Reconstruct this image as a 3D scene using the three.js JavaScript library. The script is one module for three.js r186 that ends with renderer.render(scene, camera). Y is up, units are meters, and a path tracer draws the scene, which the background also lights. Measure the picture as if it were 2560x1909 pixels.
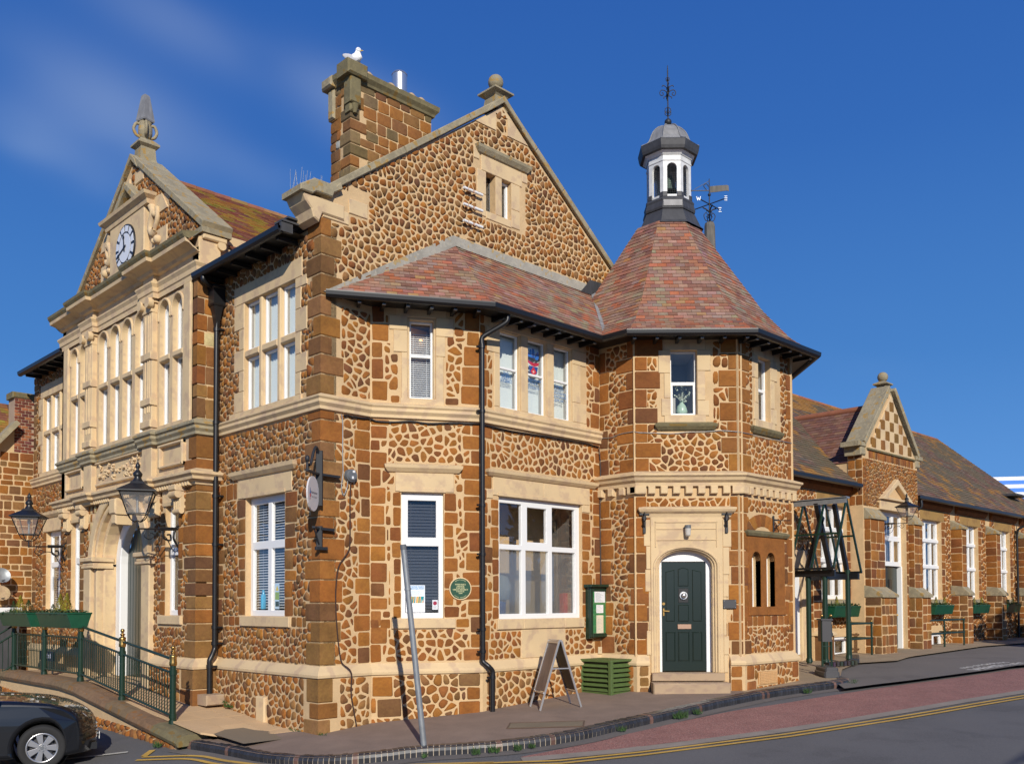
import * as THREE from 'three';
import { mergeGeometries } from 'three/addons/utils/BufferGeometryUtils.js';

// ---------- camera, sky, sun, exposure ----------
const scene = new THREE.Scene();
const renderer = new THREE.WebGLRenderer({ antialias: true });
renderer.toneMapping = THREE.LinearToneMapping;
renderer.toneMappingExposure = 1.0;
renderer.shadowMap.enabled = true;
const R = Math.PI / 180, S2 = Math.SQRT1_2;
const camera = new THREE.PerspectiveCamera(2 * Math.atan(1435.14 / 2312.21) / R, 2560 / 2870.28, 0.1, 900);
camera.setViewOffset(2560, 2870.28, 0, 0, 2560, 1909);
const EYE = new THREE.Vector3(-7.765, 1.70, 12.076);
{
  const yaw = 45.528 * R, pit = 1.7933 * R, rol = -0.209 * R;
  const f = new THREE.Vector3(Math.cos(yaw) * Math.cos(pit), Math.sin(pit), -Math.sin(yaw) * Math.cos(pit));
  const r = new THREE.Vector3(Math.sin(yaw), 0, Math.cos(yaw)), u = new THREE.Vector3().crossVectors(r, f);
  const r2 = r.clone().multiplyScalar(Math.cos(rol)).addScaledVector(u, Math.sin(rol));
  const u2 = u.clone().multiplyScalar(Math.cos(rol)).addScaledVector(r, -Math.sin(rol));
  camera.position.copy(EYE);
  camera.quaternion.setFromRotationMatrix(new THREE.Matrix4().makeBasis(r2, u2, f.clone().negate()));
  camera.updateMatrixWorld(true);
}
const SUN = new THREE.Vector3(-0.503, 0.438, 0.745).normalize();
const sun = new THREE.DirectionalLight(new THREE.Color(1, 0.94, 0.84), 4.3);
sun.position.copy(SUN).multiplyScalar(60).add(new THREE.Vector3(6, 0, 0)); sun.target.position.set(6, 0, 0);
sun.castShadow = true; sun.shadow.mapSize.set(4096, 4096);
Object.assign(sun.shadow.camera, { left: -30, right: 30, top: 30, bottom: -30, near: 1, far: 160 });
scene.add(sun, sun.target);

function mulberry(a) { return () => { a |= 0; a = a + 0x6D2B79F5 | 0; let t = Math.imul(a ^ a >>> 15, 1 | a); t = t + Math.imul(t ^ t >>> 7, 61 | t) ^ t; return ((t ^ t >>> 14) >>> 0) / 4294967296; }; }
function hash2(x, y, s) { let h = Math.imul(x | 0, 374761393) + Math.imul(y | 0, 668265263) + Math.imul(s | 0, 974711) | 0; h = Math.imul(h ^ h >>> 13, 1274126177); return ((h ^ h >>> 16) >>> 0) / 4294967296; }
const smooth = (t) => t * t * (3 - 2 * t), lerp = (a, b, t) => a + (b - a) * t, clamp = (v, a = 0, b = 1) => Math.min(b, Math.max(a, v));
const sstep = (a, b, v) => smooth(clamp((v - a) / (b - a)));
function vnoise(x, y, p, s) {
  const x0 = Math.floor(x), y0 = Math.floor(y), fx = smooth(x - x0), fy = smooth(y - y0), m = (v) => ((v % p) + p) % p;
  return lerp(lerp(hash2(m(x0), m(y0), s), hash2(m(x0 + 1), m(y0), s), fx), lerp(hash2(m(x0), m(y0 + 1), s), hash2(m(x0 + 1), m(y0 + 1), s), fx), fy);
}
function fbm(u, v, p, oct, s) { let a = 0.5, t = 0, w = 0; for (let i = 0; i < oct; i++) { t += a * vnoise(u * p, v * p, p, s + i * 17); w += a; a *= 0.5; p *= 2; } return t / w; }

{ // the sky: clear deep blue with thin cirrus
  const W = 1024, H = 512, d = new Float32Array(W * H * 4);
  const stops = [[0, .21, .43, .78], [4, .125, .335, .74], [14, .066, .225, .585], [26, .036, .145, .475], [36, .026, .112, .415], [60, .02, .09, .35], [90, .017, .08, .32]];
  // soft cirrus banks: azimuth and elevation of the middle, half sizes, strength
  const clouds = [[69, 26.5, 5, 2.2, .15], [73.5, 24, 4, 1.8, .15], [66, 31, 5, 1.5, .10], [61, 24.6, 3, 1.2, .05], [55, 28.6, 4.2, 1.5, .15], [53, 26.2, 4, 1.2, .08], [27, 14, 5, .8, .04], [24, 16.5, 3, .8, .035], [120, 30, 22, 9, .12], [200, 24, 30, 8, .16], [300, 20, 26, 7, .14], [250, 40, 24, 10, .1]];
  for (let j = 0; j < H; j++) for (let i = 0; i < W; i++) {
    const el = ((j + .5) / H - .5) * 180, az = ((i + .5) / W - .5) * 360; // az = atan2(z, x)
    let c;
    if (el < 0) { const t = clamp(-el / 6); c = [lerp(.21, .10, t), lerp(.43, .10, t), lerp(.78, .09, t)]; } else {
      let k = 0; while (k < stops.length - 2 && el > stops[k + 1][0]) k++;
      const a = stops[k], b = stops[k + 1], t = (el - a[0]) / (b[0] - a[0]);
      c = [1, 2, 3].map((q) => lerp(a[q], b[q], t));
      const A = ((-az) % 360 + 360) % 360;   // measured from +X towards -Z
      let m = 0;
      for (const [ca, ce, sa, se, st] of clouds) { const da = ((A - ca + 540) % 360) - 180, de = el - ce - da * .22; m += st * Math.exp(-(da * da) / (sa * sa) - (de * de) / (se * se)); }
      const n = fbm(i / W, (j + i * .35 * .5) / H, 16, 5, 3) * .65 + fbm(i / W, j / H, 44, 3, 9) * .35;
      m *= sstep(.4, .62, n) * 1.1 + .06;
      c = [c[0] + m * .6, c[1] + m * .6, c[2] + m * .4];
    }
    const o = (j * W + i) * 4; d[o] = c[0]; d[o + 1] = c[1]; d[o + 2] = c[2]; d[o + 3] = 1;
  }
  const t = new THREE.DataTexture(d, W, H, THREE.RGBAFormat, THREE.FloatType);
  t.mapping = THREE.EquirectangularReflectionMapping; t.magFilter = THREE.LinearFilter; t.minFilter = THREE.LinearFilter; t.wrapS = THREE.RepeatWrapping; t.needsUpdate = true;
  scene.background = t; scene.environment = t;
}

// ---------- textures and materials ----------
function tex(n, fn, period, srgb = false) {
  const d = new Uint8Array(n * n * 4);
  for (let j = 0; j < n; j++) for (let i = 0; i < n; i++) { const c = fn(i / n, j / n, i, j), o = (j * n + i) * 4; d[o] = clamp(c[0]) * 255; d[o + 1] = clamp(c[1]) * 255; d[o + 2] = clamp(c[2]) * 255; d[o + 3] = 255; }
  const t = new THREE.DataTexture(d, n, n, THREE.RGBAFormat); t.wrapS = t.wrapT = THREE.RepeatWrapping; t.magFilter = THREE.LinearFilter; t.minFilter = THREE.LinearFilter;
  if (srgb) t.colorSpace = THREE.SRGBColorSpace; t.repeat.set(1 / period, 1 / period); t.needsUpdate = true; return t;
}
const g3 = (v) => [v, v, v];
const T = {
  stone: tex(512, (u, v, i, j) => { const a = fbm(u, v, 6, 5, 1), b = hash2(i, j, 5), c = fbm(u, v, 40, 2, 8); const k = .62 + .5 * a + .16 * (b - .5) + .22 * (c - .5); return [k, k * (.93 + .12 * c), k * (.84 + .2 * a)]; }, 1.1),
  stoneB: tex(512, (u, v, i, j) => g3(.6 * fbm(u, v, 26, 4, 2) + .4 * hash2(i, j, 6)), 1.1),
  sand: tex(256, (u, v, i, j) => { const k = .84 + .22 * (fbm(u, v, 5, 5, 21) - .5) + .16 * (hash2(i, j, 4) - .5); return [k, k * .985, k * .95]; }, .9),
  lime: tex(512, (u, v, i, j) => { const a = fbm(u, v, 4, 5, 31), b = fbm(u, v, 12, 4, 37), s = sstep(.52, .72, b); const k = .84 + .24 * (a - .5) - .12 * s + .06 * (hash2(i, j, 3) - .5); return [k, k * (1 - .03 * s), k * (.97 - .05 * (a - .5) + .05 * s)]; }, 1.9),
  weather: tex(512, (u, v, i, j) => { // grey stone, pale lichen rosettes, orange lichen
    const a = fbm(u, v, 5, 5, 41), l = sstep(.56, .66, fbm(u, v, 22, 3, 45)), o = sstep(.63, .69, fbm(u, v, 13, 4, 49)), k = .74 + .4 * (a - .5) + .12 * (hash2(i, j, 7) - .5);
    let c = [k, k, k * .97]; c = c.map((x, q) => lerp(x, [.98, .97, .9][q], l * .5)); return c.map((x, q) => lerp(x, [.95, .66, .22][q], o * .75)); }, 1.3),
  tile: tex(512, (u, v, i, j) => { const a = fbm(u, v, 7, 5, 51), l = sstep(.5, .62, fbm(u, v, 30, 3, 55)), k = .78 + .34 * (a - .5) + .18 * (hash2(i, j, 9) - .5); return [lerp(k, .9, l * .35), lerp(k, .98, l * .45), lerp(k * .97, .9, l * .4)]; }, 1.2),
  asph: tex(512, (u, v, i, j) => { const k = .78 + .25 * (fbm(u, v, 6, 4, 61) - .5) + .5 * (hash2(i, j, 11) - .5) * (hash2(i >> 1, j >> 1, 12) > .55 ? 1 : .5); return g3(k); }, 1.4),
  asphBig: tex(512, (u, v, i, j) => g3(.74 + .36 * fbm(u, v, 5, 5, 65) - .1 * sstep(.62, .7, fbm(u, v, 9, 3, 67)) + .3 * (hash2(i, j, 14) - .5)), 5.2),
  red: tex(512, (u, v, i, j) => { const h = hash2(i >> 1, j >> 1, 15), f = hash2(i, j, 16); let c = [.62, .33, .3]; if (h > .82) c = [.95, .72, .62]; else if (h < .22) c = [.38, .24, .24]; else if (h > .6) c = [.78, .4, .34]; const w = .75 + .4 * fbm(u, v, 6, 4, 70) + .15 * (f - .5); return c.map((x) => x * w); }, 2.1),
  flag: tex(256, (u, v, i, j) => { const k = .86 + .2 * (fbm(u, v, 4, 5, 75) - .5) + .1 * (hash2(i, j, 18) - .5); return [k, k * .985, k * .95]; }, 1.7),
  metal: tex(128, (u, v, i, j) => g3(.8 + .3 * (fbm(u, v, 8, 4, 81) - .5) + .06 * (hash2(i, j, 20) - .5)), .5),
  lead: tex(256, (u, v, i, j) => { const a = fbm(u, v, 4, 5, 85), s = fbm(u * 1, v * .2, 24, 3, 88); return g3(.7 + .35 * (a - .5) + .35 * (s - .5)); }, 1.1),
  leaf: tex(128, (u, v, i, j) => g3(.8 + .5 * (fbm(u, v, 9, 3, 91) - .5)), .4),
};
const lin = (r, g, b) => new THREE.Color().setRGB(r, g, b);
const std = (name, c, o = {}) => { const m = new THREE.MeshStandardMaterial({ color: lin(...c), roughness: .9, ...o }); m.name = name; return m; };
const phys = (name, c, o = {}) => { const m = new THREE.MeshPhysicalMaterial({ color: lin(...c), ...o }); m.name = name; return m; };
const M = {
  stone: std('stone', [1, 1, 1], { vertexColors: true, map: T.stone, bumpMap: T.stoneB, bumpScale: .008, roughness: .92 }),
  mortar: std('mortar', [.74, .52, .285], { map: T.sand, bumpMap: T.stoneB, bumpScale: .006, roughness: .95 }),
  lime: std('limestone', [.78, .575, .335], { map: T.lime, bumpMap: T.stoneB, bumpScale: .0025, roughness: .9 }),
  weather: std('weathered_limestone', [.42, .355, .235], { map: T.weather, bumpMap: T.stoneB, bumpScale: .008, roughness: .95 }),
  mossy: std('mossy_stone', [.24, .2, .105], { map: T.weather, bumpMap: T.stoneB, bumpScale: .01, roughness: .95 }),
  white: std('white_paint', [.82, .82, .80], { roughness: .42 }),
  whiteTower: std('white_timber_paint', [.82, .82, .8], { roughness: .5, map: T.metal }),
  green: phys('green_gloss_paint', [.006, .016, .010], { roughness: .28, clearcoat: .4, clearcoatRoughness: .2 }),
  greenRail: phys('dark_green_paint', [.010, .032, .018], { roughness: .35 }),
  cabinet: std('olive_green_paint', [.105, .165, .045], { roughness: .6, map: T.metal }),
  board: std('green_felt', [.03, .22, .075], { roughness: .9 }),
  planter: std('green_plastic', [.006, .085, .04], { roughness: .45, map: T.metal }),
  black: phys('black_paint', [.012, .012, .013], { roughness: .38 }),
  iron: std('wrought_iron', [.02, .021, .024], { roughness: .55 }),
  brass: std('brass', [.72, .44, .14], { metalness: 1, roughness: .32, map: T.metal }),
  lead: std('lead', [.36, .355, .35], { roughness: .6, metalness: .1, map: T.lead }),
  leadDark: std('dark_lead', [.075, .075, .08], { roughness: .6, map: T.lead }),
  tile: std('clay_tile', [1, 1, 1], { vertexColors: true, map: T.tile, bumpMap: T.stoneB, bumpScale: .004, roughness: .9 }),
  deck: std('roof_underlay', [.10, .05, .035], { roughness: 1 }),
  glass: phys('glass', [1, 1, 1], { transmission: 1, roughness: .015, thickness: 0, ior: 1.52 }),
  lampGlass: phys('lamp_glass', [.95, .93, .9], { transmission: .9, roughness: .12, thickness: 0, ior: 1.5 }),
  frost: phys('frosted_glass', [.8, .78, .72], { transmission: .45, roughness: .75, thickness: 0 }),
  blindV: phys('blind_fabric', [.70, .76, .72], { roughness: .95, transmission: .15, thickness: 0 }),
  blindD: std('dark_blind_slat', [.035, .04, .05], { roughness: .5 }),
  blindW: std('white_blind_slat', [.6, .62, .62], { roughness: .6 }),
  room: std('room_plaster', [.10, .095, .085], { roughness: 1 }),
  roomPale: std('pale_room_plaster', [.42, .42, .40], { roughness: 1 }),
  road: std('road_asphalt', [.13, .127, .126], { map: T.asphBig, bumpMap: T.asph, bumpScale: .005, roughness: .93 }),
  drive: std('forecourt_asphalt', [.165, .145, .128], { map: T.asphBig, bumpMap: T.asph, bumpScale: .005, roughness: .93 }),
  pave: std('pavement_asphalt', [.30, .215, .162], { map: T.asph, bumpMap: T.asph, bumpScale: .003, roughness: .95 }),
  paveTan: std('tan_asphalt', [.42, .31, .19], { map: T.asph, bumpMap: T.asph, bumpScale: .003, roughness: .95 }),
  red: std('red_chip_surfacing', [.46, .37, .34], { map: T.red, bumpMap: T.asph, bumpScale: .006, roughness: .95 }),
  strip: std('concrete_channel', [.34, .29, .24], { map: T.asph, roughness: .95 }),
  yellow: std('yellow_road_paint', [.72, .44, .085], { map: T.asph, roughness: .8 }),
  whiteLine: std('white_road_paint', [.62, .60, .54], { map: T.asph, roughness: .8 }),
  flag: std('paving_flag', [.68, .47, .265], { map: T.flag, bumpMap: T.asph, bumpScale: .002, roughness: .95 }),
  joint: std('paving_joint', [.22, .17, .11], { roughness: 1 }),
  engBrick: std('engineering_brick', [1, 1, 1], { vertexColors: true, map: T.metal, roughness: .4 }),
  brick: std('brick', [1, 1, 1], { vertexColors: true, map: T.stone, roughness: .95 }),
  galv: std('galvanised_steel', [.42, .44, .45], { roughness: .5, metalness: .55, map: T.metal }),
  alu: std('aluminium', [.66, .66, .67], { roughness: .35, metalness: .85 }),
  steel: std('bright_steel', [.75, .74, .72], { roughness: .32, metalness: .9 }),
  grey: std('grey_plastic', [.13, .14, .15], { roughness: .5 }),
  greyDark: std('dark_grey_plastic', [.045, .045, .05], { roughness: .5 }),
  wood: std('weathered_wood', [.22, .2, .17], { roughness: .95, map: T.lead }),
  clay: std('clay_pot', [.5, .36, .22], { roughness: .9, map: T.stone }),
  gull: std('white_feathers', [.85, .85, .84], { roughness: .9 }),
  gullGrey: std('grey_feathers', [.5, .5, .52], { roughness: .9 }),
  carPaint: phys('black_car_paint', [.006, .0065, .008], { roughness: .3, clearcoat: 1, clearcoatRoughness: .03, metalness: .2 }),
  tyre: std('tyre_rubber', [.022, .021, .02], { roughness: .85 }),
  rim: std('alloy', [.62, .60, .58], { roughness: .3, metalness: .9 }),
  carGlass: phys('car_glass', [.03, .035, .04], { roughness: .03, transmission: .3, thickness: 0 }),
  lens: phys('headlight_lens', [.5, .5, .5], { roughness: .05, clearcoat: 1, transmission: .35, thickness: 0 }),
  gold: std('golden_conifer', [.42, .36, .03], { map: T.leaf, roughness: .9 }),
  leaf: std('green_leaf', [.035, .085, .02], { map: T.leaf, roughness: .85 }),
  bark: std('bark', [.09, .07, .05], { map: T.lead, roughness: 1 }),
  step: std('worn_step', [.50, .36, .235], { map: T.lime, bumpMap: T.stoneB, bumpScale: .004, roughness: .95 }),
  render: std('painted_render', [.62, .55, .45], { map: T.sand, roughness: .95 }),
  terra: std('terracotta', [.60, .36, .16], { roughness: .9 }),
  copper: std('verdigris_bronze', [.10, .15, .12], { roughness: .6, metalness: .3 }),
  stripeB: std('blue_sheeting', [.09, .25, .68], { roughness: .6 }),
  blue: std('blue_sign_face', [.02, .03, .12], { roughness: .5 }),
  dirt: std('soil', [.05, .035, .02], { roughness: 1 }),
};

// ---------- bookkeeping: names, labels ----------
const used = {};
const numbered = (n) => { const k = used[n] = (used[n] ?? -1) + 1; return k ? n + '_' + String(k).padStart(3, '0') : n; };
function tag(o, label, category, group) { o.userData.label = label; o.userData.category = category; if (group) o.userData.group = group; return o; }
function thing(name, label, category, pos = [0, 0, 0], rotY = 0, group) { const o = new THREE.Group(); o.name = numbered(name); o.position.set(...pos); o.rotation.y = rotY; scene.add(o); return tag(o, label, category, group); }
function part(name, geo, mat, parent) {
  const g = Array.isArray(geo) ? (geo.length > 1 ? mergeGeometries(geo) : geo[0]) : geo;
  const m = new THREE.Mesh(g, mat); m.name = parent === scene ? numbered(name) : name; m.castShadow = m.receiveShadow = true; parent.add(m); return m;
}
function struct(name, geo, mat) { const m = part(name, geo, mat, scene); m.userData.kind = 'structure'; return m; }
function copy(src, pos, rotY, label, group) { const c = src.clone(); c.name = numbered(src.name.replace(/_\d{3}$/, '')); c.userData = { ...src.userData, label: label ?? src.userData.label, group: group ?? src.userData.group }; c.position.set(...pos); if (rotY !== undefined) c.rotation.y = rotY; scene.add(c); return c; }

// ---------- geometry helpers ----------
const V3 = (a) => new THREE.Vector3(a[0], a[1], a[2]);
class GB { // triangles with positions, normals, colours; uv in metres by the way each face points
  constructor() { this.p = []; this.n = []; this.c = []; this.t = []; this.ou = 0; this.ov = 0; }
  tri(a, b, c, col = [1, 1, 1], na, nb, nc, c2, c3) {
    const ux = b[0] - a[0], uy = b[1] - a[1], uz = b[2] - a[2], vx = c[0] - a[0], vy = c[1] - a[1], vz = c[2] - a[2];
    let nx = uy * vz - uz * vy, ny = uz * vx - ux * vz, nz = ux * vy - uy * vx; const l = Math.hypot(nx, ny, nz) || 1; nx /= l; ny /= l; nz /= l;
    const f = [nx, ny, nz]; this.p.push(...a, ...b, ...c); this.n.push(...(na ?? f), ...(nb ?? f), ...(nc ?? f)); this.c.push(...col, ...(c2 ?? col), ...(c3 ?? col));
    const ax = Math.abs(nx), ay = Math.abs(ny), az = Math.abs(nz);
    for (const q of [a, b, c]) this.t.push(...(ay > ax && ay > az ? [q[0] + this.ou, q[2] + this.ov] : [(ax > az ? q[2] : q[0]) + this.ou, q[1] + this.ov]));
  }
  quad(a, b, c, d, col) { this.tri(a, b, c, col); this.tri(a, c, d, col); }
  fan(pts, col) { for (let i = 1; i < pts.length - 1; i++) this.tri(pts[0], pts[i], pts[i + 1], col); }
  geo() { const g = new THREE.BufferGeometry(); const A = (a, k) => new THREE.BufferAttribute(new Float32Array(a), k); g.setAttribute('position', A(this.p, 3)); g.setAttribute('normal', A(this.n, 3)); g.setAttribute('uv', A(this.t, 2)); g.setAttribute('color', A(this.c, 3)); return g; }
}
function conv(geo, mat4, col = [1, 1, 1], keepUV = false) { // any three.js geometry into the same attributes
  let g = geo.index ? geo.toNonIndexed() : geo; if (mat4) g.applyMatrix4(mat4);
  const p = g.attributes.position, n = g.attributes.normal, k = p.count, uv = new Float32Array(k * 2), c = new Float32Array(k * 3);
  const flip = mat4 && mat4.determinant() < 0;
  for (let i = 0; i < k; i += 3) {
    const e = new THREE.Vector3().fromBufferAttribute(p, i), f = new THREE.Vector3().fromBufferAttribute(p, i + 1).sub(e), h = new THREE.Vector3().fromBufferAttribute(p, i + 2).sub(e), q = f.cross(h);
    const ax = Math.abs(q.x), ay = Math.abs(q.y), az = Math.abs(q.z);
    for (let j = i; j < i + 3; j++) { const x = p.getX(j), y = p.getY(j), z = p.getZ(j); if (ay > ax && ay > az) { uv[j * 2] = x; uv[j * 2 + 1] = z; } else { uv[j * 2] = ax > az ? z : x; uv[j * 2 + 1] = y; } c.set(col, j * 3); }
  }
  const o = new THREE.BufferGeometry(); o.setAttribute('position', p); o.setAttribute('normal', n);
  o.setAttribute('uv', keepUV ? g.attributes.uv : new THREE.BufferAttribute(uv, 2)); o.setAttribute('color', new THREE.BufferAttribute(c, 3)); return o;
}
const mt = (x, y, z, ry = 0, sx = 1, sy = 1, sz = 1) => new THREE.Matrix4().compose(new THREE.Vector3(x, y, z), new THREE.Quaternion().setFromAxisAngle(new THREE.Vector3(0, 1, 0), ry), new THREE.Vector3(sx, sy, sz));
const box = (cx, cy, cz, sx, sy, sz, ry = 0, col) => conv(new THREE.BoxGeometry(sx, sy, sz), mt(cx, cy, cz, ry), col);
function rbox(cx, cy, cz, sx, sy, sz, ry = 0, b = .006, col) { // box with chamfered edges
  b = Math.min(b, sx * .4, sy * .4, sz * .4); const s = new THREE.Shape(), x = sx / 2 - b, y = sy / 2 - b; s.moveTo(-x, -y); s.lineTo(x, -y); s.lineTo(x, y); s.lineTo(-x, y); s.closePath();
  const g = new THREE.ExtrudeGeometry(s, { depth: sz - 2 * b, bevelEnabled: true, bevelSize: b, bevelThickness: b, bevelSegments: 1, steps: 1 }); g.translate(0, 0, -(sz - 2 * b) / 2); return conv(g, mt(cx, cy, cz, ry), col);
}
const sph = (x, y, z, r, sy = 1, w = 16, h = 10) => conv(new THREE.SphereGeometry(r, w, h), mt(x, y, z, 0, 1, sy, 1));
function lathe(prof, x, y, z, seg = 16, ry = 0, flat = false) { let g = new THREE.LatheGeometry(prof.map((q) => new THREE.Vector2(Math.max(q[0], 0), q[1])), seg); if (flat) { g = g.toNonIndexed(); g.computeVertexNormals(); } return conv(g, mt(x, y, z, ry)); }
function rod(a, b, r0, r1 = r0, seg = 8) {
  const A = V3(a), B = V3(b), d = B.clone().sub(A), L = d.length(), g = new THREE.CylinderGeometry(r1, r0, L, seg, 1);
  return conv(g, new THREE.Matrix4().compose(A.add(B).multiplyScalar(.5), new THREE.Quaternion().setFromUnitVectors(new THREE.Vector3(0, 1, 0), d.normalize()), new THREE.Vector3(1, 1, 1)));
}
const tube = (pts, r, seg = 24, rs = 6, closed = false) => conv(new THREE.TubeGeometry(new THREE.CatmullRomCurve3(pts.map(V3), closed, 'catmullrom', .4), seg, r, rs, closed));
function bar(a, b, w, h, up = [0, 1, 0]) { // rectangular bar from a to b
  const A = V3(a), B = V3(b), z = B.clone().sub(A), L = z.length(); z.normalize(); const x = new THREE.Vector3().crossVectors(V3(up), z).normalize(), y = new THREE.Vector3().crossVectors(z, x);
  return conv(new THREE.BoxGeometry(w, h, L), new THREE.Matrix4().makeBasis(x, y, z).setPosition(A.add(B).multiplyScalar(.5)));
}
// a wall's own axes: u to the right as seen from outside, v up, n outwards
class Fr {
  constructor(ox, oz, ux, uz) { this.o = [ox, oz]; this.u = [ux, uz]; this.n = [-uz, ux]; }
  P(u, v, d = 0) { return [this.o[0] + this.u[0] * u + this.n[0] * d, v, this.o[1] + this.u[1] * u + this.n[1] * d]; }
  N(a, b, c) { const l = Math.hypot(a, b, c); return [(this.u[0] * a + this.n[0] * c) / l, b / l, (this.u[1] * a + this.n[1] * c) / l]; }
  mat(d = 0, v = 0, u = 0) { const [x, y, z] = this.P(u, v, d); return new THREE.Matrix4().set(this.u[0], 0, this.n[0], x, 0, 1, 0, y, this.u[1], 0, this.n[1], z, 0, 0, 0, 1); }
  off(d) { return new Fr(this.o[0] + this.n[0] * d, this.o[1] + this.n[1] * d, ...this.u); }
  get ry() { return Math.atan2(-this.u[1], this.u[0]); }
}
const rectShape = (u0, v0, u1, v1) => { const s = new THREE.Shape(); s.moveTo(u0, v0); s.lineTo(u1, v0); s.lineTo(u1, v1); s.lineTo(u0, v1); s.closePath(); return s; };
const polyShape = (pts) => { const s = new THREE.Shape(); pts.forEach((q, i) => i ? s.lineTo(...q) : s.moveTo(...q)); s.closePath(); return s; };
function archShape(u0, u1, v0, vs, rise, P = THREE.Shape) { const s = new P(), c = (u0 + u1) / 2, r = (u1 - u0) / 2; rise ??= r; s.moveTo(u0, v0); s.lineTo(u1, v0); s.lineTo(u1, vs); for (let i = 1; i < 16; i++) { const a = i / 16 * Math.PI; s.lineTo(c + r * Math.cos(a), vs + rise * Math.sin(a)); } s.lineTo(u0, vs); s.closePath(); return s; }
function archRing(c, a, b, v0, vs, ra = a, rb = b) { const p = [[c + b, v0], [c + a, v0], [c + a, vs]]; for (let i = 1; i < 16; i++) { const t = i / 16 * Math.PI; p.push([c + a * Math.cos(t), vs + ra * Math.sin(t)]); } p.push([c - a, vs], [c - a, v0], [c - b, v0], [c - b, vs]); for (let i = 15; i > 0; i--) { const t = i / 16 * Math.PI; p.push([c + b * Math.cos(t), vs + rb * Math.sin(t)]); } p.push([c + b, vs]); const q = p.filter((v, i) => i === 0 || Math.hypot(v[0] - p[i - 1][0], v[1] - p[i - 1][1]) > 1e-5); return polyShape(q); }
const extr = (fr, shape, d0, d1, bev = 0) => { const o = bev ? { depth: d1 - d0 - bev, bevelEnabled: true, bevelSize: bev, bevelOffset: -bev, bevelThickness: bev, bevelSegments: 1, curveSegments: 10 } : { depth: d1 - d0, bevelEnabled: false, curveSegments: 10 }; return conv(new THREE.ExtrudeGeometry(shape, o), fr.mat(d0)); };
function slab(fr, u0, v0, u1, v1, d0, d1, b = .006, col) { // block against a wall with chamfered front edges
  const g = new GB(), P = (u, v, d) => fr.P(u, v, d); b = Math.min(b, (u1 - u0) * .3, (v1 - v0) * .3, (d1 - d0) * .6);
  const A = [[u0, v0], [u1, v0], [u1, v1], [u0, v1]], B = [[u0 + b, v0 + b], [u1 - b, v0 + b], [u1 - b, v1 - b], [u0 + b, v1 - b]];
  for (let i = 0; i < 4; i++) { const j = (i + 1) % 4; g.quad(P(...A[i], d0), P(...A[j], d0), P(...A[j], d1 - b), P(...A[i], d1 - b), col); g.quad(P(...A[i], d1 - b), P(...A[j], d1 - b), P(...B[j], d1), P(...B[i], d1), col); }
  g.quad(...B.map((q) => P(...q, d1)), col); g.quad(...A.slice().reverse().map((q) => P(...q, d0)), col); return g.geo();
}
// sweep a profile of [outwards, height] along a plan path walked left to right as seen from outside
function mould(path, prof, col, close = true) {
  const g = new GB(), n = path.length, loop = path.loop, seg = [];
  for (let i = 0; i < n - 1; i++) { const dx = path[i + 1][0] - path[i][0], dz = path[i + 1][1] - path[i][1], l = Math.hypot(dx, dz); seg.push([-dz / l, dx / l]); }
  const m = path.map((q, i) => { const a = loop && i === 0 ? seg[n - 2] : seg[Math.max(i - 1, 0)], b = loop && i === n - 1 ? seg[0] : seg[Math.min(i, n - 2)], s = [a[0] + b[0], a[1] + b[1]], k = 2 / (s[0] * s[0] + s[1] * s[1]); return [s[0] * k, s[1] * k]; });
  const at = (i, q) => [path[i][0] + m[i][0] * q[0], q[1] + (path[i][2] ?? 0), path[i][1] + m[i][1] * q[0]];
  for (let i = 0; i < n - 1; i++) for (let k = 0; k < prof.length - 1; k++) g.quad(at(i, prof[k]), at(i + 1, prof[k]), at(i + 1, prof[k + 1]), at(i, prof[k + 1]), col);
  if (close && !loop) { g.fan(prof.map((q) => at(0, q)).reverse(), col); g.fan(prof.map((q) => at(n - 1, q)), col); }
  return g.geo();
}
// a straight moulding on a wall with both ends returned to it
const hood = (fr, u0, u1, prof, col) => { const a = fr.P(u0, 0), b = fr.P(u1, 0), n = fr.n, e = .3; return mould([[a[0] - n[0] * e, a[2] - n[1] * e], [a[0], a[2]], [b[0], b[2]], [b[0] - n[0] * e, b[2] - n[1] * e]], prof, col, false); };

// ---------- stones ----------
const FWD = new THREE.Vector3(0, 0, -1).applyQuaternion(camera.quaternion);
class Pieces { // alike pieces of one thing: the largest in view single, the rest joined
  constructor(root, limit = 300) { this.root = root; this.limit = limit; this.all = {}; }
  add(name, geo, mat, parent, c, n, area) { const d = [c[0] - EYE.x, c[1] - EYE.y, c[2] - EYE.z], l = Math.hypot(...d), f = Math.max(-(d[0] * n[0] + d[1] * n[1] + d[2] * n[2]) / l, .001); const v = V3(c).project(camera), inn = Math.abs(v.x) < 1.02 && Math.abs(v.y) < 1.02; (this.all[name] ??= []).push({ geo, mat, parent, score: inn ? area * f / l / l : 0 }); }
  flush() { for (const [name, list] of Object.entries(this.all)) { list.sort((a, b) => b.score - a.score); const rest = list.splice(this.limit); for (const q of list) part(name, q.geo, q.mat, q.parent); if (rest.length) { const m = part(name + '_remainder', mergeGeometries(rest.map((q) => q.geo)), rest[0].mat, this.root); m.userData.kind = 'stuff'; } } }
}
const CARR = [[.34, .121, .019], [.37, .138, .023], [.31, .106, .018], [.35, .126, .021], [.39, .152, .027], [.25, .083, .018], [.19, .074, .024], [.32, .12, .027]];
const BROWN = [[.30, .125, .028], [.25, .116, .034], [.33, .132, .026], [.22, .10, .034], [.30, .146, .045], [.185, .084, .031], [.26, .13, .044], [.31, .15, .048]];
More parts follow.
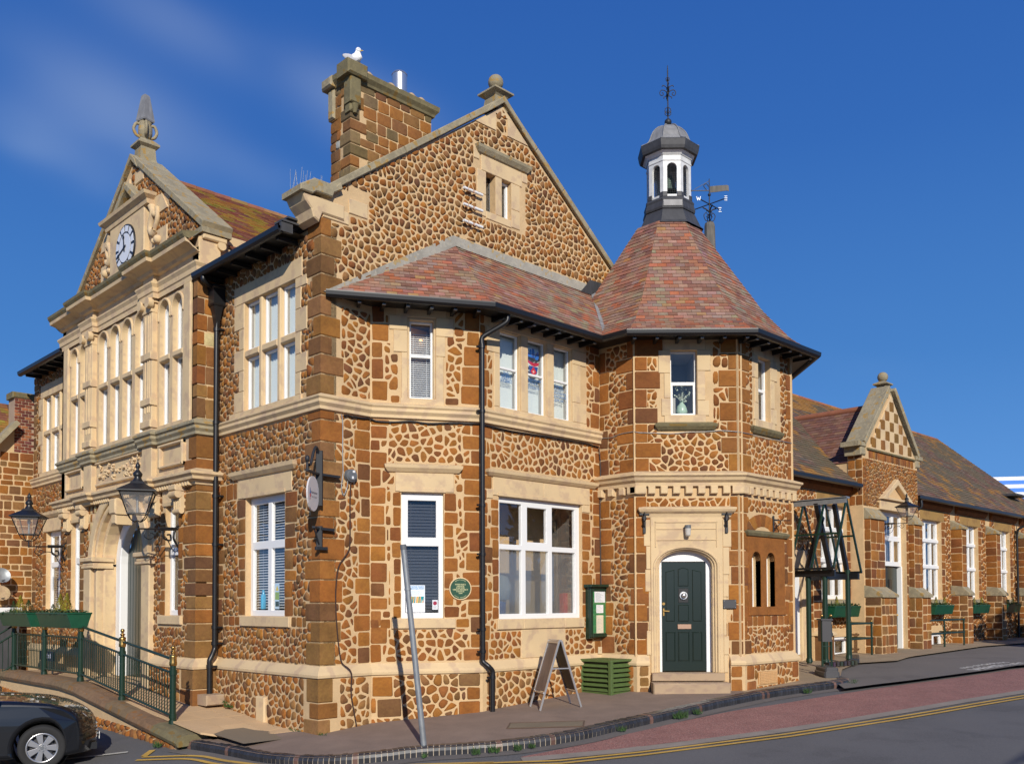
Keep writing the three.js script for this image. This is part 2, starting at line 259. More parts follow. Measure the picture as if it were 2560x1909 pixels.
const pick = (rng, pal, v = .16) => { const c = pal[Math.floor(rng() * pal.length)], k = 1 + (rng() - .5) * 2 * v; return [c[0] * k, c[1] * k * (1 + (rng() - .5) * .12), c[2] * k * (1 + (rng() - .5) * .3)]; };
const inPoly = (p, q) => { let s = true; for (let i = 0; i < p.length; i++) { const a = p[i], b = p[(i + 1) % p.length]; if ((b[0] - a[0]) * (q[1] - a[1]) - (b[1] - a[1]) * (q[0] - a[0]) < 0) { s = false; break; } } return s; };
const clip = (poly, nx, ny, d) => { // keeps nx*x + ny*y <= d
  const out = []; for (let i = 0; i < poly.length; i++) { const a = poly[i], b = poly[(i + 1) % poly.length], da = nx * a[0] + ny * a[1] - d, db = nx * b[0] + ny * b[1] - d; if (da <= 0) out.push(a); if (da * db < 0) { const t = da / (da - db); out.push([a[0] + (b[0] - a[0]) * t, a[1] + (b[1] - a[1]) * t]); } } return out; };
const areaOf = (p) => { let s = 0; for (let i = 0; i < p.length; i++) { const a = p[i], b = p[(i + 1) % p.length]; s += a[0] * b[1] - a[1] * b[0]; } return s / 2; };
const rectPoly = (r) => r.length === 4 && typeof r[0] === 'number' ? [[r[0], r[1]], [r[2], r[1]], [r[2], r[3]], [r[0], r[3]]] : r;
function stoneGeo(fr, poly, h, col, rng, flat = .3, inset = .2) {
  const g = new GB(); g.ou = rng() * 3; g.ov = rng() * 3; const n = poly.length; let cx = 0, cy = 0; for (const q of poly) { cx += q[0]; cy += q[1]; } cx /= n; cy /= n;
  const tu = (rng() - .5) * .18 * (1 - flat), tv = (rng() - .5) * .18 * (1 - flat), ht = (q) => h + (q[0] - cx) * tu + (q[1] - cy) * tv;
  const r1 = poly.map((q) => { const l = Math.hypot(q[0] - cx, q[1] - cy) || 1, k = Math.min(inset, .018 / l + .04); return [q[0] + (cx - q[0]) * k, q[1] + (cy - q[1]) * k]; });
  const A = poly.map((q) => fr.P(q[0], q[1], -.004)), B = r1.map((q) => fr.P(q[0], q[1], ht(q) * (.72 + .28 * flat))), C = fr.P(cx, cy, ht([cx, cy]));
  const nb = poly.map((q) => { const l = Math.hypot(q[0] - cx, q[1] - cy) || 1, s = .9 * (1 - flat); return fr.N((q[0] - cx) / l * s, (q[1] - cy) / l * s, 1); }), na = poly.map((q) => { const l = Math.hypot(q[0] - cx, q[1] - cy) || 1; return fr.N((q[0] - cx) / l, (q[1] - cy) / l, .35); });
  const nc = fr.N((rng() - .5) * .25 * (1 - flat), (rng() - .5) * .25 * (1 - flat), 1), k2 = 1 + (rng() - .5) * .16, c2 = col.map((v) => v * k2);
  for (let i = 0; i < n; i++) { const j = (i + 1) % n; g.tri(A[i], A[j], B[j], col, na[i], na[j], nb[j]); g.tri(A[i], B[j], B[i], col, na[i], nb[j], nb[i]); g.tri(B[i], B[j], C, col, nb[i], nb[j], nc, col, c2); }
  return { geo: g.geo(), c: C };
}
// random rubble: cells round scattered seeds, cut clear of everything in "keep"
function rubble(pcs, parent, fr, outline, keep, o) {
  const { seed = 1, gap = .02, h = .02, pal = CARR, flat = .25, aspect = 1.25, jit = .95, name = 'rubble_stone', tint } = o, size = (o.size ?? .15) * .88, rng = mulberry(seed * 7919 + 13);
  const ol = rectPoly(outline), kp = keep.map(rectPoly), us = ol.map((q) => q[0]), vs = ol.map((q) => q[1]), u0 = Math.min(...us), u1 = Math.max(...us), v0 = Math.min(...vs), v1 = Math.max(...vs);
  const su = size * Math.sqrt(aspect), sv = size / Math.sqrt(aspect), seeds = [], grid = new Map(), key = (i, j) => i * 4096 + j;
  for (let j = -1; j <= (v1 - v0) / sv + 1; j++) for (let i = -1; i <= (u1 - u0) / su + 1; i++) {
    const q = [u0 + (i + .5 + (j & 1 ? .5 : 0) + (rng() - .5) * jit) * su, v0 + (j + .5 + (rng() - .5) * jit) * sv];
    const e = [q[0], q[1]]; if (!inPoly(ol, e)) continue; if (kp.some((p) => inPoly(p, e))) continue;
    q.i = Math.floor((q[0] - u0) / size) + 2; q.j = Math.floor((q[1] - v0) / size) + 2; seeds.push(q); const k = key(q.i, q.j); (grid.get(k) ?? grid.set(k, []).get(k)).push(q);
  }
  for (const s of seeds) {
    let p = [[s[0] - size, s[1] - size], [s[0] + size, s[1] - size], [s[0] + size, s[1] + size], [s[0] - size, s[1] + size]]; const hg = gap * (.35 + rng() * .4);
    for (let a = -2; a <= 2 && p.length; a++) for (let b = -2; b <= 2; b++) for (const t of grid.get(key(s.i + a, s.j + b)) ?? []) { if (t === s) continue; const dx = t[0] - s[0], dy = t[1] - s[1], l = Math.hypot(dx, dy); if (l < 1e-6 || l > size * 2.6) continue; p = clip(p, dx / l, dy / l, (dx * (s[0] + t[0]) + dy * (s[1] + t[1])) / 2 / l - hg); }
    for (let i = 0; i < ol.length && p.length; i++) { const a = ol[i], b = ol[(i + 1) % ol.length], dx = b[0] - a[0], dy = b[1] - a[1], l = Math.hypot(dx, dy); p = clip(p, dy / l, -dx / l, (dy * a[0] - dx * a[1]) / l - hg); }
    for (const k of kp) { // only the side of the kept-clear shape that the seed lies beyond
      let best = -1e9, bi = 0; for (let i = 0; i < k.length; i++) { const a = k[i], b = k[(i + 1) % k.length], dx = b[0] - a[0], dy = b[1] - a[1], l = Math.hypot(dx, dy), ds = (dy * (s[0] - a[0]) - dx * (s[1] - a[1])) / l; if (ds > best) { best = ds; bi = i; } }
      if (best > size * 1.6) continue; const a = k[bi], b = k[(bi + 1) % k.length], dx = b[0] - a[0], dy = b[1] - a[1], l = Math.hypot(dx, dy); p = clip(p, -dy / l, dx / l, -(dy * a[0] - dx * a[1]) / l - hg);
    }
    if (p.length < 3) continue; const ar = areaOf(p); if (ar < size * size * .07) continue;
    const r = [], n = p.length, ct = .16 + rng() * .12; for (let i = 0; i < n; i++) { const a = p[i], b = p[(i + 1) % n]; if (Math.hypot(a[0] - b[0], a[1] - b[1]) < size * .1) { r.push([(a[0] + b[0]) / 2, (a[1] + b[1]) / 2]); continue; } r.push([lerp(a[0], b[0], ct), lerp(a[1], b[1], ct)], [lerp(b[0], a[0], ct), lerp(b[1], a[1], ct)]); }
    let col = pick(rng, pal); if (tint) col = tint(col, s, rng); const st = stoneGeo(fr, r, h * (.6 + rng() * .7), col, rng, flat);
    pcs.add(name, st.geo, M.stone, parent, st.c, fr.N(0, 0, 1), ar);
  }
}
function block(pcs, parent, fr, r, rng, pal = CARR, h = .014, name = 'stone_block', gap = .009, mat = M.stone) { // one squared stone
  const [u0, v0, u1, v1] = [r[0] + gap, r[1] + gap, r[2] - gap, r[3] - gap], c = Math.min(.018, (u1 - u0) * .2, (v1 - v0) * .2), j = () => (rng() - .5) * Math.min(.018, (v1 - v0) * .1);
  if (u1 - u0 < .02 || v1 - v0 < .02) return;
  const p = [[u0 + c, v0 + j()], [u1 - c, v0 + j()], [u1 + j() * .7, v0 + c], [u1 + j() * .7, v1 - c], [u1 - c, v1 + j()], [u0 + c, v1 + j()], [u0 + j() * .7, v1 - c], [u0 + j() * .7, v0 + c]];
  const st = stoneGeo(fr, p, h * (.8 + rng() * .4), pal === null ? [1, 1, 1] : pick(rng, pal, .13), rng, .85, .12); pcs.add(name, st.geo, mat, parent, st.c, fr.N(0, 0, 1), (u1 - u0) * (v1 - v0));
}
// a pile of squared stones beside an opening or a corner: returns their rectangles
function pile(rng, edge, dir, v0, v1, w = [.16, .42], hh = [.16, .34]) { const out = []; let v = v0; while (v < v1 - .05) { let h = hh[0] + rng() * (hh[1] - hh[0]); if (v1 - v - h < .1) h = v1 - v; const k = w[0] + rng() * (w[1] - w[0]); out.push(dir > 0 ? [edge, v, edge + k, v + h] : [edge - k, v, edge, v + h]); v += h; } return out; }
const row = (rng, u0, u1, v0, v1, w = [.16, .34]) => { const out = []; let u = u0; while (u < u1 - .03) { let k = w[0] + rng() * (w[1] - w[0]); if (u1 - u - k < .1) k = u1 - u; out.push([u, v0, u + k, v1]); u += k; } return out; };
function courses(rng, u0, v0, u1, v1, hh = [.14, .26], w = [.18, .45]) { const out = []; let v = v0; while (v < v1 - .03) { let h = hh[0] + rng() * (hh[1] - hh[0]); if (v1 - v - h < hh[0] * .7) h = v1 - v; out.push(...row(rng, u0 - rng() * .1, u1, v, v + h, w).map((r) => [Math.max(r[0], u0), r[1], Math.min(r[2], u1), r[3]])); v += h; } return out; }
// stones that turn a corner of the plan: gives the rectangles they take on either wall
function quoins(pcs, parent, frL, uL, frR, uR, v0, v1, o) {
  const { seed = 1, hh = [.24, .36], long = .36, short = .2, h = .014, pal = CARR, odd = 0 } = o, rng = mulberry(seed * 331 + 7), L = [], Rr = []; let v = v0, k = odd;
  while (v < v1 - .08) {
    let q = hh[0] + rng() * (hh[1] - hh[0]); if (v1 - v - q < .14) q = v1 - v; const a = (k & 1 ? short : long) * (.85 + rng() * .3), b = (k & 1 ? long : short) * (.85 + rng() * .3), e = .008;
    const p0 = frL.P(uL - a, 0), p1 = frL.P(uL, 0), p2 = frR.P(uR + b, 0), y0 = v + e, y1 = v + q - e;
    const g = mould([[p0[0], p0[2]], [p1[0], p1[2]], [p2[0], p2[2]]], [[-.01, y0], [h - .014, y0], [h, y0 + .016], [h * (.9 + rng() * .2), y1 - .016], [h - .014, y1], [-.01, y1]], pick(rng, pal, .14));
    pcs.add('corner_stone', g, M.stone, parent, frR.P(uR + b / 2, v + q / 2), frR.N(0, 0, 1), q * (a + b) * .6); L.push([uL - a, v, uL, v + q]); Rr.push([uR, v, uR + b, v + q]); v += q; k++;
  }
  return [L, Rr];
}
// plain tiles on a roof plane: o = a point of the eave, e = along it (to the right from outside), s = up the slope
function tiles(pcs, parent, o, e, s, poly, opt = {}) {
  const { gauge = .1, w = .17, seed = 1, pal, t = .014, name = 'roof_tile', mat = M.tile, lichen } = opt, rng = mulberry(seed * 977 + 5), E = V3(e).normalize(), S = V3(s).normalize(), N = new THREE.Vector3().crossVectors(E, S).normalize();
  const at = (u, v, d) => [o[0] + E.x * u + S.x * v + N.x * d, o[1] + E.y * u + S.y * v + N.y * d, o[2] + E.z * u + S.z * v + N.z * d], vs = poly.map((q) => q[1]), us = poly.map((q) => q[0]), v1 = Math.max(...vs), vmin = Math.min(...vs), umin = Math.min(...us), umax = Math.max(...us);
  let k = 0;
  for (let v = vmin; v < v1 - .005; v += gauge, k++) for (let u = umin - w * (k & 1 ? .5 : 1) - rng() * .015; u < umax; u += w) {
    let p = [[u + .002, v], [u + w - .002, v], [u + w - .002, v + gauge * 1.02], [u + .002, v + gauge * 1.02]];
    for (let i = 0; i < poly.length && p.length; i++) { const a = poly[i], b = poly[(i + 1) % poly.length], dx = b[0] - a[0], dy = b[1] - a[1], l = Math.hypot(dx, dy); p = clip(p, dy / l, -dx / l, (dy * a[0] - dx * a[1]) / l); }
    if (p.length < 3) continue; const ar = areaOf(p); if (ar < 4e-4) continue;
    const g = new GB(); g.ou = rng() * 4; g.ov = rng() * 4; const lift = t * (.75 + rng() * .5), sk = (rng() - .5) * .006; let col = pick(rng, pal ?? ROOF, .14); if (lichen) col = lichen(col, u, v, rng);
    const hgt = (q) => lift * (1 - .75 * (q[1] - v) / gauge) + sk * (q[0] - u) / w + .004, top = p.map((q) => at(q[0], q[1], hgt(q))), bot = p.map((q) => at(q[0], q[1], -.004));
    g.fan(top, col); const dk = col; for (let i = 0; i < p.length; i++) { const j = (i + 1) % p.length; if (p[i][1] < v + gauge * .5 || p[j][1] < v + gauge * .5) g.quad(bot[i], bot[j], top[j], top[i], dk); }
    pcs.add(name, g.geo(), mat, parent, at(u + w / 2, v + gauge / 2, 0), [N.x, N.y, N.z], ar);
  }
}
const ROOF = [[.38, .15, .095], [.42, .17, .105], [.34, .145, .10], [.38, .20, .135], [.35, .20, .145], [.32, .19, .14], [.46, .145, .075], [.27, .12, .09], [.40, .22, .16]];

// ---------- windows ----------
function addPanes(w, fr, rects, d, mat = M.glass) { for (const r of rects) part('pane', extr(fr, (r instanceof THREE.Path) ? r : rectShape(...r), d - .006, d), mat, w); }
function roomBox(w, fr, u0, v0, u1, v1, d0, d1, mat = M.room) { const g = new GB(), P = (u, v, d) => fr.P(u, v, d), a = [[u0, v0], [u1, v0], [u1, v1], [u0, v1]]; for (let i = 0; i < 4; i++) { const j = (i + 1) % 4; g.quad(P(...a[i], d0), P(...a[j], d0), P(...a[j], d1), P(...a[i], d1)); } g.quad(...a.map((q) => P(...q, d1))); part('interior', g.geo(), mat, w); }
function vBlind(w, fr, u0, v0, u1, v1, d, seed = 1, ang = 50, mat = M.blindV, sp = .075) { const L = [], rng = mulberry(seed); for (let u = u0 + sp / 2; u < u1; u += sp) { const a = (ang + (rng() - .5) * 8) * R, h = sp * .58; const b = box(0, 0, 0, h * 2, v1 - v0, .003); b.applyMatrix4(new THREE.Matrix4().makeRotationY(a)); b.applyMatrix4(fr.mat(d, (v0 + v1) / 2, u)); L.push(b); } part('blind', L, mat, w); }
function hBlind(w, fr, u0, v0, u1, v1, d, mat = M.blindD, sp = .05, tilt = 35) { const L = []; for (let v = v0 + sp / 2; v < v1; v += sp) { const b = box(0, 0, 0, u1 - u0, .003, sp * .95); b.applyMatrix4(new THREE.Matrix4().makeRotationX(tilt * R)); b.applyMatrix4(fr.mat(d, v, (u0 + u1) / 2)); L.push(b); } for (const k of [.2, .8]) L.push(bar(fr.P(lerp(u0, u1, k), v0, d + sp * .5), fr.P(lerp(u0, u1, k), v1, d + sp * .5), .006, .002, [fr.n[0], 0, fr.n[1]])); part('blind', L, mat, w); }
// framed window: cells is a list of [u0, v0, u1, v1] glass openings, cut out of the frame
function win(root, fr, o, name = 'window') {
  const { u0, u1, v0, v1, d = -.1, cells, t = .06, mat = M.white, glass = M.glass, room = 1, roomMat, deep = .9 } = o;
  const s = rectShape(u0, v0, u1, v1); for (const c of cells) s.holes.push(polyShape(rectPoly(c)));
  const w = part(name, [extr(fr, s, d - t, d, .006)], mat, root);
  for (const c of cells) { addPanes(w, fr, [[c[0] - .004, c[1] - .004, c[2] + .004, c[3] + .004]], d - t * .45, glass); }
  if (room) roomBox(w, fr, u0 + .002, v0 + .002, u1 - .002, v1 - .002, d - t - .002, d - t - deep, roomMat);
  return w;
}
const cells = (us, vs) => { const r = []; for (const [a, b] of us) for (const [c, d] of vs) r.push([a, c, b, d]); return r; };
function printed(w, h, draw, px = 512) { const c = document.createElement('canvas'); c.width = px; c.height = Math.round(px * h / w); const x = c.getContext('2d'); draw(x, c.width, c.height); const t = new THREE.CanvasTexture(c); t.colorSpace = THREE.SRGBColorSpace; t.magFilter = THREE.LinearFilter; return t; }
// a flat printed face in a wall's axes
function face(fr, u0, v0, u1, v1, d) { const g = new THREE.PlaneGeometry(u1 - u0, v1 - v0); return conv(g, fr.mat(d, (v0 + v1) / 2, (u0 + u1) / 2), [1, 1, 1], true); }
const printMat = (t, o = {}) => { const m = new THREE.MeshStandardMaterial({ map: t, roughness: .8, ...o }); m.name = 'print'; return m; };
// ---------- the ground ----------
const GX = [[-60, -3.2], [-12, -1.2], [-3, -.58], [0, -.25], [2.7, -.01], [5.5, .15], [8.6, .25], [14, .47], [18, .5], [70, .5], [140, .5]];
const gh = (x, z) => { let k = 0; while (k < GX.length - 2 && x > GX[k + 1][0]) k++; return lerp(GX[k][1], GX[k + 1][1], (x - GX[k][0]) / (GX[k + 1][0] - GX[k][0])) - .02 * clamp(z, -60, 60); };
function sheet(poly, off, hf = gh) { // a polygon laid on the ground, folded where the slope changes
  const g = new GB(), xs = [-200, ...GX.slice(1, -1).map((q) => q[0]), 200];
  for (let i = 0; i < xs.length - 1; i++) {
    let p = clip(clip(poly, -1, 0, -xs[i]), 1, 0, xs[i + 1]); if (p.length < 3) continue;
    const v = p.map((q) => new THREE.Vector2(q[0], q[1])); for (const f of THREE.ShapeUtils.triangulateShape(v, [])) { const q = f.map((k) => [p[k][0], hf(p[k][0], p[k][1]) + off, p[k][1]]); const a = (q[1][0] - q[0][0]) * (q[2][2] - q[0][2]) - (q[1][2] - q[0][2]) * (q[2][0] - q[0][0]); if (a > 0) g.tri(q[0], q[2], q[1]); else g.tri(...q); }
  }
  return g.geo();
}
function band(path, w0, w1, off) { // a strip along a path, from w0 to w1 to the right of it
  const n = path.length, L = [], N = path.map((q, i) => { const a = path[Math.max(i - 1, 0)], b = path[Math.min(i + 1, n - 1)], dx = b[0] - a[0], dz = b[1] - a[1], l = Math.hypot(dx, dz); return [-dz / l, dx / l]; });
  const g = new GB(), P = (i, w) => { const x = path[i][0] + N[i][0] * w, z = path[i][1] + N[i][1] * w; return [x, gh(x, z) + off, z]; };
  for (let i = 0; i < n - 1; i++) g.quad(P(i, w0), P(i, w1), P(i + 1, w1), P(i + 1, w0)); return g.geo();
}
const spline = (pts, k = 6) => new THREE.CatmullRomCurve3(pts.map((q) => new THREE.Vector3(q[0], 0, q[1])), false, 'catmullrom', .5).getSpacedPoints(pts.length * k).map((q) => [q.x, q.z]);
const KERB = spline([[-1.42, -1.62], [-1.3, -.9], [-1.24, -.3], [-1.17, .37], [-.98, 1.0], [-.75, 1.42], [-.3, 1.82], [.28, 2.18], [.75, 2.6], [1.3, 3.0], [2.1, 3.32], [3.0, 3.42], [4.2, 3.47], [5.6, 3.51], [6.9, 3.53], [8.1, 3.68], [9.0, 3.84], [9.5, 3.82], [9.75, 3.55]]);
{
  const X = []; for (let x = -60; x <= 140; x += 8) X.push(x);
  struct('road', sheet([[-190, -60], [190, -60], [190, 60], [-190, 60]], -.125), M.road);
  struct('pavement', sheet([[-1.12, 8 - 9.6], [-1.12, -1.2], [0, -.45], [0, 0], [.92, 0], [2.5, .9], [5.5, .9], [5.5, 1.8], [6.8, 3.05], [6.45, 3.52]].concat(KERB.filter((q) => q[0] < 6.45).reverse().map((q) => [q[0], q[1]])), -.004), M.pave);
  struct('pavement', sheet([[6.45, 3.52], [6.8, 3.0], [8.7, 3.1], [9.6, 2.2], [9.6, 1.45], [31, 1.45], [31, 3.05], [22.9, 2.93], [20, 2.75], [17.9, 2.92], [14.5, 3.05], [13.2, 3.2], [12.2, 2.72], [10.9, 3.0], [9.78, 3.5]].concat(KERB.filter((q) => q[0] >= 6.45).reverse()), -.002), M.paveTan);
  struct('forecourt', sheet([[9.6, 3.4], [10.9, 2.9], [12.2, 2.6], [13.2, 3.1], [14.5, 2.95], [17.9, 2.8], [20, 2.6], [31, 2.9], [60, 3.4], [60, 12], [30, 8.3], [16, 5.75], [13, 5.25], [10.2, 4.62], [9.4, 4.4], [8.5, 4.2]], -.045), M.drive);
  const inner = spline([[1.0, 3.3], [2.2, 3.62], [4.05, 3.68], [5.4, 3.85], [6.74, 4.07], [8.52, 4.25], [10.2, 4.6], [13, 5.22], [16, 5.72], [30, 8.2], [60, 13.2]], 4), outer = spline([[.95, 3.35], [1.5, 3.85], [2.05, 4.15], [2.95, 4.62], [4.5, 5.22], [6.2, 5.66], [8.77, 6.1], [10.5, 6.5], [14, 7.25], [30, 10.6], [60, 17]], 4);
  { const g = new GB(), n = 90, at = (p, t) => { const f = t * (p.length - 1), i = Math.min(Math.floor(f), p.length - 2); return [lerp(p[i][0], p[i + 1][0], f - i), lerp(p[i][1], p[i + 1][1], f - i)]; }, X = (p, x) => { let i = 0; while (i < p.length - 2 && p[i + 1][0] < x) i++; return [x, lerp(p[i][1], p[i + 1][1], (x - p[i][0]) / (p[i + 1][0] - p[i][0]))]; }; for (let i = 0; i < n; i++) { const x0 = 1.0 + 58 * Math.pow(i / n, 2), x1 = 1.0 + 58 * Math.pow((i + 1) / n, 2), q = [X(inner, x0), X(outer, x0), X(outer, x1), X(inner, x1)].map((v) => [v[0], gh(...v) - .119, v[1]]); g.quad(...q); } struct('red_surfacing', g.geo(), M.red); }
  struct('channel_strip', band(outer, -.02, .22, -.115), M.strip);
  const yl = spline([[.41, 3.02], [1.28, 3.98], [2.05, 4.45], [2.95, 4.92], [4.4, 5.5], [6.3, 6.02], [8.77, 6.46], [10.5, 6.86], [14, 7.6], [30, 11], [60, 17.4]], 5);
  struct('road_marking', band(yl, 0, .07, -.111), M.yellow); struct('road_marking', band(yl, .15, .22, -.111), M.yellow);
  const yl2 = spline([[-2.0, -1.62], [-1.5, -.9], [-1.38, -.15], [-1.12, .8], [-.6, 1.75], [.05, 2.52], [.6, 3.2]], 6);
  struct('road_marking', band(yl2, 0, .075, -.111), M.yellow); struct('road_marking', band(yl2, .17, .245, -.111), M.yellow); struct('road_marking', band([[-2.0, -1.62], [-1.75, -1.9]], -.05, .05, -.110), M.yellow);
  struct('road_marking', band([[-3.4, -2.95], [-2.0, -2.19]], 0, .09, -.111), M.whiteLine);
  // lettering on the forecourt, seen very flat from the street
  const cs = printed(5, 1, (x, w, h) => { x.fillStyle = '#fff'; x.font = 'bold 104px sans-serif'; x.textAlign = 'center'; x.fillText('VEHICLES', w / 2, h * .98); x.font = 'bold 60px sans-serif'; x.fillText('NO STOPPING', w / 2, h * .42); }, 1024);
  const a = [11.2, 4.92], b = [16.4, 5.62], dx = b[0] - a[0], dz = b[1] - a[1], l = Math.hypot(dx, dz), nx = dz / l, nz = -dx / l, gg = new GB();
  const Q = (t, k) => { const x = a[0] + dx * t + nx * k, z = a[1] + dz * t + nz * k; return [x, gh(x, z) - .041, z]; };
  for (let i = 0; i < 8; i++) { const t0 = i / 8, t1 = (i + 1) / 8; gg.tri(Q(t0, 0), Q(t1, 0), Q(t1, .62)); gg.tri(Q(t0, 0), Q(t1, .62), Q(t0, .62)); gg.t.length -= 12; gg.t.push(t0, 0, t1, 0, t1, 1, t0, 0, t1, 1, t0, 1); }
  const lm = new THREE.MeshStandardMaterial({ color: lin(.62, .6, .54), alphaMap: cs, transparent: true, roughness: .9 }); lm.name = 'white_road_paint'; struct('road_marking', gg.geo(), lm);

  // kerb of bullnosed black bricks, each its own piece
  const kerb = new THREE.Group(); kerb.name = 'kerb'; kerb.userData.kind = 'structure'; scene.add(kerb);
  const kp = new Pieces(kerb, 300), rng = mulberry(77), cv = new THREE.CatmullRomCurve3(KERB.map((q) => new THREE.Vector3(q[0], 0, q[1])), false, 'catmullrom', .5), L = cv.getLength(), n = Math.floor(L / .078), bed = [];
  for (let i = 0; i < n; i++) {
    const p = cv.getPointAt((i + .04) / n), q = cv.getPointAt((i + .92) / n), y = gh(p.x, p.z), w = .2, dy = (rng() - .5) * .007, k = .8 + rng() * .7, w2 = rng() < .07;
    const col = w2 ? [.16 * k, .09 * k, .07 * k] : [.036 * k, .037 * k, .043 * k];
    const g = mould([[p.x, p.z, y + dy], [q.x, q.z, gh(q.x, q.z) + dy]], [[-w, -.1], [0, -.22], [.012, -.05], [-.004, -.012], [-.045, .012], [-w, .012]], col);
    kp.add('kerb_brick', g, M.engBrick, kerb, [p.x, y, p.z], [0, .7, .7], .02); bed.push([p.x, p.z, y]);
  }
  kp.flush(); part('mortar_bed', mould(bed, [[-.2, -.15], [-.006, -.22], [.004, -.055], [-.012, -.016], [-.05, .006], [-.2, .006]]), std('kerb_mortar', [.5, .42, .32]), kerb);
  // gutter channel under the kerb
  struct('gutter_channel', band(KERB, 0, .24, -.117), M.drive);
}
const rampY = (z) => z > -1.1 ? gh(-.5, z) : lerp(-.24, .22, clamp((-1.1 - z) / 5.1));
{ // entrance ramp of square flags
  const ramp = new THREE.Group(); ramp.name = 'entrance_ramp'; ramp.userData.kind = 'structure'; scene.add(ramp);
  const bed = new GB(), zs = [-.2, -1.1, -6.2, -11]; for (let i = 0; i < 3; i++) { const y = (z) => rampY(Math.min(z, -.9)) - .02; bed.quad([-1.15, y(zs[i]), zs[i]], [.1, y(zs[i]), zs[i]], [.1, y(zs[i + 1]), zs[i + 1]], [-1.15, y(zs[i + 1]), zs[i + 1]]); }
  part('bed', bed.geo(), M.joint, ramp);
  const rng = mulberry(5), poly = [[-1.3, -1.2], [0, -.42], [.05, -11], [-1.3, -11]];
  for (let i = 0; i < 3; i++) for (let j = 0; j < 17; j++) {
    const x0 = -1.32 + i * .46 + (i ? 0 : 0), x1 = x0 + .46, z1 = -.3 - j * .61, z0 = z1 - .61, e = .005;
    let p = [[x0 + e, z0 + e], [x1 - e, z0 + e], [x1 - e, z1 - e], [x0 + e, z1 - e]]; p = clip(p, -.78, 1.3, .78 * 1.3 - 1.3 * 1.2); p = clip(p, 1, 0, .04); if (p.length < 3) continue;
    const dy = (rng() - .5) * .006, y = (q) => (q[1] > -1.1 ? gh(q[0], q[1]) : rampY(q[1])) + .003 + dy, g = new GB(); g.ou = rng() * 5; g.ov = rng() * 5; g.fan(p.map((q) => [q[0], y(q), q[1]]).reverse()); for (let k = 0; k < p.length; k++) { const a = p[k], b = p[(k + 1) % p.length]; g.quad([a[0], y(a), a[1]], [b[0], y(b), b[1]], [b[0], y(b) - .03, b[1]], [a[0], y(a) - .03, a[1]]); }
    part('paving_flag', g.geo(), M.flag, ramp);
  }
}
// ---------- the town hall ----------
const hall = thing('town_hall', 'two-storey brown carrstone town hall with gables, clock and octagonal corner turret', 'building');
const HP = new Pieces(hall, 300);
const FL = new Fr(0, 0, 0, 1), FG = new Fr(0, 0, 1, 0), F1 = new Fr(.92, 0, .862, .507), F2 = new Fr(0, .9, 1, 0);
const TC = [7.79, .83], TA = 2.26, TH = TA * .41421;
const FA = new Fr(TC[0] - TA, TC[1], 0, 1), FB = new Fr(TC[0] - TA * S2, TC[1] + TA * S2, S2, S2), FC = new Fr(TC[0], TC[1] + TA, 1, 0), FD = new Fr(TC[0] + TA * S2, TC[1] + TA * S2, S2, -S2);
const wallSheet = (name, fr, outline, holes, mat = M.mortar, t = .28, parent = hall) => { const s = polyShape(rectPoly(outline)); for (const h of holes) s.holes.push((h instanceof THREE.Path) ? h : polyShape(rectPoly(h))); return part(name, extr(fr, s, -t, 0), mat, parent); };
const rect = (u0, v0, u1, v1) => [u0, v0, u1, v1];
const dress = (parent, name, fr, list, d = .018, mat = M.lime, d0 = -.2) => list.map((r) => part(name, slab(fr, r[0] + .002, r[1] + .002, r[2] - .002, r[3] - .002, d0, d + (r[4] ?? 0), .008), mat, parent));
const jambs = (rng, u0, u1, v0, v1, w = .11, wide = .2, hh = [.28, .42]) => { // long and short dressed stones on both sides of an opening
  const out = []; for (const s of [-1, 1]) { let v = v0, k = s > 0 ? 1 : 0; while (v < v1 - .02) { let h = hh[0] + rng() * (hh[1] - hh[0]); if (v1 - v - h < .16) h = v1 - v; const q = (k & 1 ? w : wide); out.push(s < 0 ? [u0 - q, v, u0, v + h] : [u1, v, u1 + q, v + h]); v += h; k++; } } return out; };

